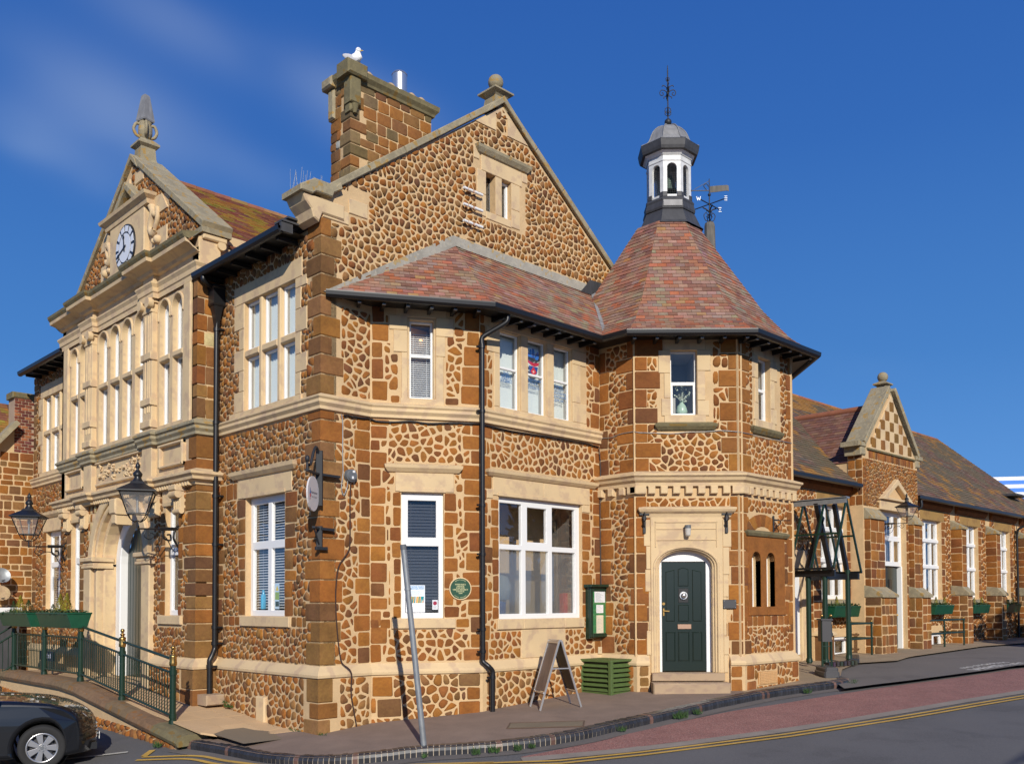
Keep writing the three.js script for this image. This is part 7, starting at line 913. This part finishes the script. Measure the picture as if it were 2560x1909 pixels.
// ---------- corner sign, alarm, cables, plaques ----------
{
  const d = [-.8, .6], t = thing('hanging_sign', 'pale oval council sign hanging from a black iron bracket on the building corner', 'sign', [-.05, 3.18, .05]), D = (k, y, s = 0) => [d[0] * k, y - 3.18, d[1] * k];
  part('bracket', [rbox(-.02, .42, .03, .1, .84, .05, -.78, .006), bar([.02, .48, .03], [.34, .47, .03], .06, .035), bar(D(0, 3.66), D(.52, 3.66), .05, .03), tube([D(.02, 3.7), D(.03, 3.95), D(.14, 4.06), D(.24, 3.98), D(.36, 3.78), D(.44, 3.74)], .022, 26, 7), rod(D(.5, 3.66), D(.5, 3.78), .02), sph(...D(.5, 3.83), .035, 1.5)], M.iron, t);
  part('hanger', [rod(D(.16, 3.64), D(.16, 3.5), .005, .005, 5), rod(D(.38, 3.64), D(.38, 3.56), .005, .005, 5)], M.iron, t);
  const f = new Fr(d[0] * .28, d[1] * .28, -d[0], -d[1]), e = new THREE.Shape(); e.absellipse(0, 0, .235, .262, 0, Math.PI * 2); const pl = extr(f, e, -.012, .012); pl.translate(0, .16, 0); part('board', pl, std('sign_white', [.62, .58, .56], { roughness: .6 }), t);
  const m = printMat(printed(1, 1.1, (x, w, h) => { x.fillStyle = '#c22f3a'; x.fillRect(w * .12, h * .52, w * .1, h * .12); x.fillStyle = '#3a5f9a'; x.beginPath(); x.moveTo(w * .1, h * .52); x.lineTo(w * .17, h * .3); x.lineTo(w * .25, h * .52); x.fill(); x.fillStyle = '#c22f3a'; x.fillRect(w * .14, h * .66, w * .05, h * .06); x.fillStyle = '#4a3d50'; x.font = 'bold 62px sans-serif'; x.fillText('Hunstanton', w * .27, h * .5, w * .62); x.font = '56px sans-serif'; x.fillText('Town Council', w * .27, h * .64, w * .6); }, 512), { transparent: true }); part('lettering', (() => { const g = face(f, -.2, -.22, .2, .22, .0135); g.translate(0, .16, 0); return g; })(), m, t); part('lettering', (() => { const g = face(new Fr(d[0] * .28, d[1] * .28, d[0], d[1]), -.2, -.22, .2, .22, .0135); g.translate(0, .16, 0); return g; })(), m, t);
  const b = thing('sign_bracket', 'small empty black iron bracket low on the building corner, under the hanging sign', 'bracket', [-.04, 2.54, .04]); part('plate', [rbox(0, .17, 0, .09, .34, .05, -.78, .006), bar([0, .3, .02], [.24, .29, .02], .06, .04), bar([-.02, .3, 0], [-.18, .31, .12], .05, .03), bar([-.16, .3, .1], [-.01, .05, .01], .02, .015), rbox(.02, 0, .02, .2, .05, .06, 0, .006)], M.iron, b);
  const al = thing('alarm_box', 'round grey alarm box with cables on the gable wall near the corner', 'alarm', [.52, 3.7, .02]); part('case', [rod([0, 0, 0], [0, 0, .06], .105, .1, 28), rod([0, 0, .06], [0, 0, .085], .09, .075, 28)], M.grey, al); part('label', [rbox(.02, .06, .088, .045, .035, .004, 0, .001), rbox(0, -.035, .088, .035, .04, .004, 0, .001)], M.white, al);
  const cb = (n, lb, pts, r, mat) => { const m = part(n, tube(pts, r, 70, 6), mat, scene); tag(m, lb, 'cable'); };
  cb('cable', 'pale cable running down from the string course to the alarm box', [[.36, 4.64, .03], [.38, 4.5, .03], [.38, 3.95, .03], [.39, 3.76, .03], [.36, 3.5, .03], [.4, 3.38, .035], [.46, 3.5, .03], [.47, 3.62, .04]], .008, M.galv);
  cb('cable', 'dark cable wandering down the gable wall from the alarm box to the pavement', [[.52, 3.6, .05], [.52, 3.3, .03], [.52, 2.66, .03], [.48, 2.5, .03], [.31, 2.27, .03], [.26, 1.9, .03], [.27, 1.5, .03], [.31, 1.1, .03], [.37, .8, .03], [.44, .7, .13], [.48, .6, .14], [.5, .3, .1], [.58, -.1, .1], [.6, -.2, .1]], .012, std('cable_sheath', [.05, .025, .018]));
  { const pts = []; const rr = mulberry(6); for (const [fr, a, b] of [[FG, .4, .9], [F1, .1, 1.75], [F2, 2.7, 5.45]]) for (let k = 0; k < 7; k++) pts.push(fr.P(lerp(a, b, k / 6), 4.645 - rr() * .035, .035)); cb('cable', 'black cable along the underside of the string course round the bay', pts, .014, M.black); }
  cb('cable', 'thin dark cable down the inner corner from the string course to the notice board', [[5.44, 4.6, .96], [5.5, 4.2, .94], [5.49, 3.4, .93], [5.5, 2.6, .93], [5.48, 2.02, .95]], .009, M.greyDark);
  { const pts = [], rr = mulberry(8); for (const [fr, a, b] of [[FA, .1, .9], [FB, -.9, .9], [FC, -.9, .9]]) for (let k = 0; k < 7; k++) pts.push(fr.P(lerp(a, b, k / 6), 4.77 + rr() * .03 - .02 * Math.sin(k), .025)); cb('cable', 'thin pale cable looped round the turret below the upper window sills', pts, .007, M.galv); }
}
{ const t = thing('plaque', 'round green plaque with cream lettering and rim, beside the bay window', 'plaque', F1.P(1.46, 1.94, .01), F1.ry); const pl = lathe([[0, 0], [.183, 0], [.186, .012], [.18, .022], [.168, .02], [.166, .014], [0, .014]], 0, 0, 0, 48).applyMatrix4(new THREE.Matrix4().makeRotationX(Math.PI / 2)); part('rim', pl, std('cream_rim', [.72, .52, .28], { roughness: .5 }), t);
  const g = conv(new THREE.CircleGeometry(.168, 48), mt(0, 0, .019), [1, 1, 1], true); part('lettering', g, printMat(printed(1, 1, (x, w, h) => { x.fillStyle = '#16472f'; x.fillRect(0, 0, w, h); x.fillStyle = '#e9dfa8'; x.textAlign = 'center'; x.font = 'bold 44px serif'; ['TOWN HALL', 'OPENED', 'FOR NEW', 'URBAN DISTRICT', 'COUNCIL', '1896'].forEach((s, i) => x.fillText(s, w / 2, h * (.32 + i * .085))); x.font = 'bold 30px serif'; const arc = (s, r, c, f) => { const n = s.length; for (let i = 0; i < n; i++) { const a = (i - (n - 1) / 2) * c; x.save(); x.translate(w / 2, h / 2); x.rotate(f ? -a : a); x.fillText(s[i], 0, f ? r : -r + 20); x.restore(); } }; arc('HUNSTANTON', w * .45, .13); arc('CIVIC SOCIETY', w * .45, .115, true); }, 512), { roughness: .4 }), t); }
{ const t = thing('notice_board', 'dark green notice board with three papers on the wall left of the door', 'notice board', F2.P(5.43, 1.03, 0)); part('case', [rbox(0, .5, .06, .7, .96, .12, 0, .02)], M.greenRail, t); part('roof_board', rbox(0, .985, .09, .8, .05, .22, 0, .008), M.greenRail, t); part('frame', [rbox(-.32, .5, .13, .07, .9, .03, 0, .006), rbox(.32, .5, .13, .07, .9, .03, 0, .006), rbox(0, .92, .13, .57, .07, .03, 0, .006), rbox(0, .08, .13, .57, .07, .03, 0, .006)], M.greenRail, t); part('felt', rbox(0, .5, .122, .58, .8, .006, 0, .001), M.board, t); part('pane', box(0, .5, .138, .57, .78, .004), M.glass, t);
  const pp = (n, x, y, w, h, c, nl) => part(n, (() => { const g = face(new Fr(0, 0, 1, 0), x - w / 2, y - h / 2, x + w / 2, y + h / 2, .128); return g; })(), printMat(printed(w, h, (k, W, H) => { k.fillStyle = c; k.fillRect(0, 0, W, H); k.fillStyle = '#a9adb2'; for (let i = 0; i < nl; i++) k.fillRect(W * .12, H * (.14 + i * .8 / nl), W * (.4 + .36 * ((i * 7 % 5) / 5)), 3); }, 128)), t); pp('paper', -.08, .78, .3, .2, '#eef0f2', 8); pp('paper', -.08, .56, .2, .15, '#f2f2f2', 5); pp('paper', -.08, .28, .2, .33, '#e6dcc2', 10); }
{ const t = thing('louvre_cabinet', 'olive green louvred vent cabinet on the pavement below the notice board', 'cabinet', [5.25, .06, 1.3]); part('frame', [[-.35, -.35], [.35, -.35], [-.35, .35], [.35, .35]].map(([x, z]) => rbox(x * .97, .3, z * .97, .07, .6, .07, 0, .006)).concat([rbox(0, .61, 0, .76, .04, .76, 0, .008), rbox(0, .03, 0, .7, .06, .7, 0, .006)]), M.cabinet, t); part('backing', box(0, .3, 0, .58, .54, .58), M.greyDark, t); for (let i = 0; i < 6; i++) { const y = .1 + i * .085, s = (x, z, ry, L) => { const b = box(0, 0, 0, L, .012, .085).applyMatrix4(new THREE.Matrix4().makeRotationX(.75)); return b.applyMatrix4(mt(x, y, z, ry)); }; part('louvre', s(0, .335, 0, .62), M.cabinet, t); part('louvre', s(-.335, 0, -Math.PI / 2, .62), M.cabinet, t); } }
{ const t = thing('a_board', 'silver folding A-shaped pavement board with dull posters in front of the bay', 'sign', [3.43, .02, 1.68]), u = [-.19, .4], l = Math.hypot(...u), ux = u[0] / l, uz = u[1] / l, P = (k, a, y) => [k * .36 * uz * -1 * -1 + ux * a, y, -k * .36 * ux * 1 + uz * a]; const L = .23, leg = (k, a) => { const f = P(k, a, 0), tp = P(k * .06, a, 1.06); f[1] = gh(3.43 + f[0], 1.68 + f[2]) - .02; return bar(f, tp, .026, .03); };
  for (const k of [-1, 1]) { part('leg', leg(k, -L), M.alu, t); part('leg', leg(k, L), M.alu, t); const q = (s, a) => P(k * lerp(1, .06, s), a, 1.06 * s), g = new GB(); g.quad(q(.24, -L), q(.24, L), q(.97, L), q(.97, -L)); const o = g.geo(); part('frame', [bar(q(.22, -L), q(.22, L), .03, .025), bar(q(.98, -L), q(.98, L), .03, .025)], M.alu, t); part('poster', o, k < 0 ? std('faded_poster', [.24, .165, .13], { map: T.lead, roughness: .5 }) : std('board_back', [.16, .13, .085], { map: T.lead, roughness: .6 }), t); } part('stay', bar(P(-.45, L, .62), P(.45, L, .62), .015, .02), M.alu, t); part('hinge', bar(P(0, -L - .01, 1.07), P(0, L + .01, 1.07), .05, .025), M.alu, t); }
{ const t = thing('sign_post', 'bare grey steel post leaning left at the kerb', 'post', [.376, gh(.376, 2.03) - .02, 2.03]); part('pole', rod([0, 0, 0], [-.31, 2.74, -.06], .042, .04, 18), M.galv, t); part('cap', rod([-.309, 2.72, -.06], [-.316, 2.79, -.062], .043, .043, 18), M.grey, t); part('joint_ring', rod([-.245, 2.16, -.047], [-.248, 2.19, -.048], .046, .046, 18), M.galv, t); }
{ const p = [[1.74, 2.28], [2.03, 2.05], [2.74, 2.91], [2.44, 3.15]]; const t = thing('drain_cover', 'long narrow concrete-filled drain cover set in the pavement in front of the bay', 'drain cover', [0, 0, 0]); part('cover', sheet(p, .004), std('cover_concrete', [.25, .2, .13], { map: T.asph }), t); const L = []; for (let i = 0; i < 4; i++) { const a = p[i], b = p[(i + 1) % 4]; L.push(bar([a[0], gh(...a) + .006, a[1]], [b[0], gh(...b) + .006, b[1]], .02, .012)); } part('frame', L, std('rusty_frame', [.12, .075, .05]), t); }
{ const t = thing('wall_lamp', 'small frosted bulkhead lamp above the dark green door', 'lamp', FB.P(-.04, 2.9, 0), FB.ry); part('cap', [rod([0, .13, .12], [0, .19, .12], .055, .055, 18), rbox(0, .16, .04, .08, .07, .1, 0, .005)], M.grey, t); part('shade', lathe([[0, -.01], [.04, -.01], [.046, .02], [.054, .13]], 0, .0, .12, 18), M.frost, t); }
for (const [u, w] of [[-.81, 'left'], [.67, 'right']]) { const t = thing('iron_hook', 'black iron cross-shaped hook on the stone ' + w + ' of the door hood', 'bracket', FB.P(u, 3.0, .03), FB.ry); part('plate', [rbox(0, .17, .015, .05, .44, .02, 0, .004), rbox(0, .3, .02, .18, .05, .02, 0, .004)], M.iron, t); part('hook', tube([[0, .33, .03], [-.01, .28, .12], [.01, .2, .16], [-.02, .14, .1], [0, .06, .03]], .012, 20, 6), M.iron, t); }
{ const t = thing('name_plate', 'small dark grey plate on the stone right of the door', 'plaque', FB.P(.71, 1.67, .02), FB.ry); part('plate', [rbox(0, 0, .015, .24, .16, .03, 0, .008)], M.greyDark, t); part('screw', [[-.1, .06], [.1, .06], [-.1, -.06], [.1, -.06]].map(([x, y]) => rod([x, y, .03], [x, y, .033], .006)), M.galv, t); }
{ const t = thing('socket_plate', 'small cream utility plate on the wall under the notice board', 'plate', F2.P(5.47, .82, .015)); part('plate', [rbox(0, 0, .01, .1, .13, .02, 0, .004), rbox(0, .02, .024, .04, .03, .01, 0, .002)], std('cream_plastic', [.62, .5, .32]), t); }
{ const t = thing('iron_bracket', 'thin black scrolled bracket above the twin arched lights of the turret', 'bracket', FC.P(.16, 2.98, .02), FC.ry); part('scroll', [rbox(0, .2, .01, .04, .3, .02, 0, .004), tube([[0, .28, .02], [.06, .26, .1], [.0, .2, .16], [-.04, .14, .1], [0, .1, .02]], .01, 20, 6), bar([0, .26, .02], [.02, .24, .34], .016, .016)], M.iron, t); }
// ---------- canopy, drop box, handrails ----------
{
  const t = thing('glass_canopy', 'pitched glass entrance canopy on dark green posts between turret and hall porch', 'canopy', [11.45, 0, .46]), e = [-.64, 2.42], f = [.67, 2.36], rg = 3.94, zs = [.92, 1.42, 1.92, 2.42];
  for (const [x, z, b] of [[-.5, 2.15, .42], [.58, 2.15, .46], [-.48, 1.76, .42]]) part('post', [rod([x, b - .05, z], [x, 2.42, z], .055, .055, 14), rod([x, b - .02, z], [x, b + .06, z], .075, .065, 14)], M.greenRail, t);
  part('eaves_beam', [bar([e[0] + .12, 2.32, 1.05], [e[0] + .12, 2.32, 2.4], .08, .14), bar([f[0] - .08, 2.27, 1.05], [f[0] - .08, 2.27, 2.4], .08, .14), bar([e[0] + .1, 2.26, 2.12], [f[0] - .05, 2.26, 2.12], .1, .12)], M.black, t);
  for (const [q, s] of [[e, -1], [f, 1]]) { for (const z of zs) part('glazing_bar', bar([q[0], q[1], z], [0, rg, z], .035, .045, [s, 1, 0]), M.greenRail, t); part('purlin', bar([q[0] * .5, (q[1] + rg) / 2, 1.05], [q[0] * .5, (q[1] + rg) / 2, 2.42], .035, .04), M.greenRail, t); for (let i = 0; i < 3; i++) { const g = new GB(), d = .012; g.quad([q[0], q[1] + d, zs[i]], [q[0], q[1] + d, zs[i + 1]], [0, rg + d, zs[i + 1]], [0, rg + d, zs[i]]); part('pane', g.geo(), M.glass, t); } part('edge_bar', bar([q[0], q[1], 1.05], [q[0], q[1], 2.44], .04, .05), M.black, t); }
  part('truss', [bar([-.5, 2.4, 1.75], [.2, 3.6, 1.75], .09, .1, [0, 0, 1]), bar([.58, 2.4, 1.75], [-.05, 3.9, 1.75], .09, .1, [0, 0, 1]), bar([.6, 2.4, 2.12], [.05, 3.85, 2.12], .08, .09, [0, 0, 1]), bar([-.52, 2.4, 1.0], [.1, 3.8, 1.0], .12, .12, [0, 0, 1])], M.black, t); part('ridge_cap', [bar([0, rg + .03, 1.05], [0, rg + .03, 2.46], .16, .04), bar([-.07, rg - .03, 1.05], [-.07, rg - .03, 2.46], .02, .12)], M.galv, t);
}
{ const t = thing('letter_box', 'dark metal drop box on two brass-topped posts over a black brick plinth', 'box', [9.72, .2, 3.25], .74); part('plinth', [rbox(0, .07, 0, .74, .14, .3, 0, .03), rbox(0, .17, 0, .7, .1, .26, 0, .03)], std('plinth_brick', [.06, .06, .066], { roughness: .4 }), t); for (const z of [-.09, .09]) for (const x of [-.02]) { part('post', rod([x, .2, z], [x, 1.2, z], .022, .022, 12), M.greenRail, t); part('brass_ball', sph(x, 1.23, z, .032), M.brass, t); } part('box', [rbox(.1, .92, .0, .3, .42, .2, 0, .01)], M.greyDark, t); part('lid', (() => { const g = rbox(.1, 1.15, 0, .34, .03, .24, 0, .006); return g; })(), M.greyDark, t); part('bar', [bar([-.02, .34, -.09], [-.02, .34, .09], .016, .016), bar([-.02, .62, -.09], [-.02, .62, .09], .016, .016), bar([.1, .2, 0], [.1, .72, 0], .02, .02)], M.greenRail, t); part('hasp', [rbox(-.05, 1.08, .1, .03, .05, .02), rbox(-.05, .78, .1, .03, .05, .02)], M.clay, t); }
for (const [x0, x1, w, posts] of [[17.6, 20.15, 'over the basement window right of the porch', [18.65, 20.1]], [12.9, 14.15, 'over the basement window behind the canopy posts', [13.0, 14.1]]]) { const t = thing('handrail', 'low black pipe handrail ' + w, 'railing', [0, 0, 2.2]); part('rail', [rod([x0, 1.19, 0], [x1, 1.19, 0], .024), rod([x0, .83, 0], [x1, .83, 0], .024)], M.greenRail, t); for (const x of posts) { part('post', rod([x, .38, 0], [x, 1.22, 0], .026), M.greenRail, t); part('brass_cap', sph(x, 1.24, 0, .03), M.brass, t); } part('return_rail', [rod([x1, 1.19, 0], [x1, 1.19, -.7], .02), rod([x1, .83, 0], [x1, .83, -.7], .02)], M.greenRail, t); }
{ const k = thing('brick_kerb', 'raised black brick edging beside the canopy posts', 'kerb', [0, 0, 0]), rng = mulberry(61); for (let i = 0; i < 22; i++) part('kerb_brick', rbox(12.05 + i * .072, .4, 2.72 - i * .034, .064, .1, .22, .37, .012, [.045, .045, .05].map((c) => c * (.7 + rng() * .7))), M.engBrick, k); for (let i = 0; i < 8; i++) part('kerb_brick', rbox(10.85 + i * .15, .37, 2.72 + i * .01, .066, .1, .2, -.6, .012, [.045, .045, .05].map((c) => c * (.7 + rng() * .7))), M.engBrick, k); }
// ---------- gull, spikes, weeds ----------
{ const t = thing('gull', 'white gull standing on the corner of the chimney cap', 'bird', [1.02, 10.68, -.62], .6); part('body', [(() => { const g = new THREE.SphereGeometry(1, 20, 16); const p = g.attributes.position; for (let i = 0; i < p.count; i++) { let x = p.getX(i), y = p.getY(i), z = p.getZ(i); const tail = sstep(-.1, 1, -z); x *= .075 * (1 - .55 * tail); y = y * .09 * (1 - .5 * tail) + .13 + z * .05; z *= .16; if (y > .16 && z > .02) { const k = sstep(.02, .14, z); y += .09 * k; z -= .05 * k; x *= 1 - .35 * k; } p.setXYZ(i, x, y, z); } g.computeVertexNormals(); return conv(g); })(), sph(0, .275, .085, .047, 1, 14, 10)], M.gull, t); part('wing', [-1, 1].map((s) => conv(new THREE.SphereGeometry(1, 12, 8), new THREE.Matrix4().compose(new THREE.Vector3(s * .062, .135, -.03), new THREE.Quaternion().setFromEuler(new THREE.Euler(.35, s * -.12, 0)), new THREE.Vector3(.018, .05, .15)))), M.gullGrey, t); part('bill', rod([0, .268, .12], [0, .258, .175], .014, .003, 8), std('yellow_bill', [.7, .45, .05]), t); part('eye', [-1, 1].map((s) => sph(s * .038, .285, .108, .007)), M.black, t); part('leg', [-1, 1].flatMap((s) => [rod([s * .03, 0, .01], [s * .03, .07, .0], .006), box(s * .03, .003, .03, .03, .006, .05)]), std('pink_leg', [.6, .4, .35]), t); }
{ const L = [], rng = mulberry(33); for (let i = 0; i < 16; i++) { const x = -.38 + i * .035, z = -.1 - rng() * .3; L.push(rod([x, 8.12 - Math.abs(x + .15) * .3, z], [x + (rng() - .5) * .1, 8.34 + rng() * .08, z + (rng() - .5) * .1], .0025, .0025, 4)); } const m = part('bird_spikes', L, M.galv, scene); tag(m, 'thin wire bird spikes on the kneeler at the foot of the gable coping', 'bird spikes'); m.userData.kind = 'stuff'; }
function weeds(label, pts, seed, n = 60, r = .1, h = .08) { const rng = mulberry(seed), g = new GB(); for (const [x, z, k = 1] of pts) for (let i = 0; i < n * k; i++) { const a = rng() * 6.3, d = rng() * r * k, px = x + Math.cos(a) * d, pz = z + Math.sin(a) * d, y = gh(px, pz) - .1, b = rng() * 6.3, L = h * (.4 + rng()) * Math.sqrt(k), w = .007, c = .6 + rng() * .8; g.tri([px - w, y, pz], [px + w, y, pz + w], [px + Math.cos(b) * L * .6, y + L, pz + Math.sin(b) * L * .6], [c, c, c * .8]); } const m = part('weeds', g.geo(), leafV, scene); tag(m, label, 'weeds'); m.userData.kind = 'stuff'; }
weeds('grass and weeds growing along the foot of the black kerb', [[.95, 2.85], [.72, 2.72, .8], [1.2, 3.05, .8], [1.4, 3.12, .6], [.2, 2.25, .5], [2.9, 3.5, .7], [4.2, 3.56], [4.3, 3.58, 1.2], [4.7, 3.6, .8], [7.9, 3.78, .9], [9.3, 3.98, 1], [9.6, 3.9, .8], [-1.4, -1.55, 1.1], [-1.62, -2.0, .8]], 71, 46, .09, .09);
{ const m = (() => { const rng = mulberry(72), g = new GB(); for (const [x, z, y] of [[-.12, -1.6, -.28], [-.1, -1.2, -.28], [-.14, -2.6, -.05], [-.1, -2.9, 0], [-.1, -.5, -.27], [-.04, .06, -.27]]) for (let i = 0; i < 40; i++) { const a = rng() * 6.3, d = rng() * .1, px = x + Math.cos(a) * d * .5, pz = z + Math.sin(a) * d * 2, L = .03 + rng() * .06, b = rng() * 6.3; g.tri([px - .006, y, pz], [px + .006, y, pz], [px + Math.cos(b) * L, y + L, pz + Math.sin(b) * L], [1, 1.2, .8]); } return part('weeds', g.geo(), leafV, scene); })(); tag(m, 'small weeds along the wall foot by the paved ramp', 'weeds'); m.userData.kind = 'stuff'; }
// ---------- the parked car ----------
{
  const car = thing('parked_car', 'black hatchback, front part in view at the left edge below the ramp wall', 'car', [-3.05, -.635, -2.8], -.30);
  // own axes: +x forwards, z to its right side, wheel centre of the front axle at x = 0
  const WH = .865, wb = 2.47, body = new THREE.Shape(), AR = .365, cy = .315;
  body.moveTo(-3.2, .3); body.lineTo(-3.22, .55); body.lineTo(-3.16, .94); body.lineTo(-2.6, 1.05); body.lineTo(-.75, 1.045); body.quadraticCurveTo(-.25, 1.03, .12, .965); body.quadraticCurveTo(.56, .87, .70, .68); body.quadraticCurveTo(.78, .46, .765, .36); body.lineTo(.72, .2); body.lineTo(.38, .17);
  for (let i = 0; i <= 16; i++) { const a = -.38 + i / 16 * (Math.PI + .76); body.lineTo(Math.cos(a) * AR, cy + Math.sin(a) * AR); }
  body.lineTo(-.42, .17); body.lineTo(-wb + .42, .17); for (let i = 0; i <= 16; i++) { const a = -.38 + i / 16 * (Math.PI + .76); body.lineTo(-wb + Math.cos(a) * AR, cy + Math.sin(a) * AR); } body.lineTo(-wb - .42, .2); body.closePath();
  const warp = (g, top = 0) => { const p = g.attributes.position; for (let i = 0; i < p.count; i++) { let x = p.getX(i), y = p.getY(i), z = p.getZ(i); const k = Math.abs(z) / WH; if (x > .1) x -= (x - .1) * .36 * Math.pow(k, 2.6); if (x < -2.7) x -= (x + 2.7) * .2 * k * k; z *= 1 - .04 * sstep(.55, 1, y) - .10 * sstep(.15, .78, x); y -= .05 * k * k * sstep(.75, 1.02, y); p.setXYZ(i, x, y, z); } g.computeVertexNormals(); return g; };
  const eg = (s, w, b, steps = 10) => { const g = new THREE.ExtrudeGeometry(s, { depth: w * 2 - 2 * b, bevelEnabled: true, bevelSize: b, bevelThickness: b, bevelOffset: -b, bevelSegments: 4, steps, curveSegments: 14 }); g.translate(0, 0, -(w - b)); return g; };
  part('body', conv(warp(eg(body, WH, .07))), M.carPaint, car);
  const cab = new THREE.Shape(); cab.moveTo(-3.1, .94); cab.quadraticCurveTo(-3.0, 1.3, -2.6, 1.4); cab.quadraticCurveTo(-1.8, 1.47, -1.3, 1.4); cab.quadraticCurveTo(-.8, 1.22, -.55, .95); cab.closePath(); part('roof', conv(eg(cab, .68, .1, 4)), M.carPaint, car);
  const glz = new THREE.Shape(); glz.moveTo(-2.7, .98); glz.lineTo(-2.5, 1.28); glz.lineTo(-1.4, 1.33); glz.lineTo(-.82, .99); glz.closePath(); part('side_window', conv((() => { const g = new THREE.ExtrudeGeometry(glz, { depth: 1.37, bevelEnabled: false }); g.translate(0, 0, -.685); return g; })()), M.carGlass, car); part('windscreen', bar([-.55, 1.05, 0], [-1.25, 1.42, 0], 1.18, .02), M.carGlass, car); part('wiper', [bar([-.5, .975, -.3], [-.62, 1.01, .35], .02, .015), bar([-.5, .975, .25], [-.6, 1.01, .6], .02, .015)], M.black, car);
  for (const [x, n] of [[0, 1], [-wb, 1]]) for (const s of [1, -1]) {
    const w = new THREE.Group(); const z = s * .78, ty = lathe([[.205, -.1], [.28, -.105], [.305, -.09], [.315, -.05], [.315, .05], [.305, .09], [.28, .105], [.215, .1], [.205, .06], [.205, -.1]], 0, 0, 0, 48).applyMatrix4(new THREE.Matrix4().makeRotationX(Math.PI / 2)); ty.applyMatrix4(mt(x, cy, z)); const W = part('wheel', ty, M.tyre, car);
    const rim = [], zz = z + s * .085; rim.push(conv(new THREE.TorusGeometry(.2, .016, 8, 48), mt(x, cy, zz))); const sp = new THREE.Shape(); sp.moveTo(-.022, .04); sp.lineTo(.022, .04); sp.lineTo(.044, .195); sp.lineTo(-.044, .195); sp.closePath(); for (let k = 0; k < 7; k++) { const g = new THREE.ExtrudeGeometry(sp, { depth: .02, bevelEnabled: true, bevelSize: .006, bevelThickness: .008, bevelSegments: 2 }); g.rotateZ(k * Math.PI * 2 / 7 + .2); rim.push(conv(g, mt(x, cy, zz - .012 - s * .01))); } rim.push(rod([x, cy, zz - s * .03], [x, cy, zz + s * .012], .062, .05, 24)); part('rim', rim, M.rim, W); part('brake', [rod([x, cy, z + s * .01], [x, cy, z + s * .03], .15, .15, 28), rod([x, cy, z - s * .04], [x, cy, z], .205, .205, 28)], M.greyDark, W); const nuts = [rod([x, cy, zz + s * .012], [x, cy, zz + s * .018], .026, .026, 18)]; for (let k = 0; k < 5; k++) nuts.push(rod([x + Math.cos(k * 1.257) * .043, cy + Math.sin(k * 1.257) * .043, zz + s * .008], [x + Math.cos(k * 1.257) * .043, cy + Math.sin(k * 1.257) * .043, zz + s * .02], .009)); part('hub_cap', nuts, M.grey, W);
    part('wheel_arch', conv(new THREE.CylinderGeometry(.36, .36, .5, 28, 1, true), new THREE.Matrix4().makeRotationX(Math.PI / 2).premultiply(mt(x, cy, s * .56))), M.tyre, car);
  }
  for (const s of [1, -1]) { const hl = (() => { const g = new THREE.SphereGeometry(1, 28, 18); const p = g.attributes.position; for (let i = 0; i < p.count; i++) { const x = p.getX(i), y = p.getY(i), z = p.getZ(i); p.setXYZ(i, .41 + x * .185, 0.73 + y * .078 - x * .05 + .0, s * (.655 - x * .075) + z * .05); } g.computeVertexNormals(); return conv(g); })(); part('headlight', hl, M.lens, car); part('headlight_bowl', [sph(.44, .66, s * .655, .045), sph(.33, .68, s * .675, .04)], M.steel, car); part('mirror', [conv(new THREE.SphereGeometry(1, 16, 12), mt(-.62, 1.02, s * .93, 0, .07, .07, .1)), bar([-.62, .98, s * .8], [-.62, 1.0, s * .9], .05, .03)], M.carPaint, car); }
  part('grille', [0, 1, 2, 3].map((k) => bar([.742 - k * .004, .42 + k * .05, -.34], [.742 - k * .004, .42 + k * .05, .34], .014, .014)), M.galv, car); part('bumper_intake', box(.68, .26, 0, .1, .1, 1.1), M.black, car); part('number_plate', rbox(.775, .37, 0, .012, .11, .5, 0, .003), M.white, car);
}
scene.traverse((o) => { if (o.isMesh) { o.castShadow = true; o.receiveShadow = true; } });
renderer.render(scene, camera);
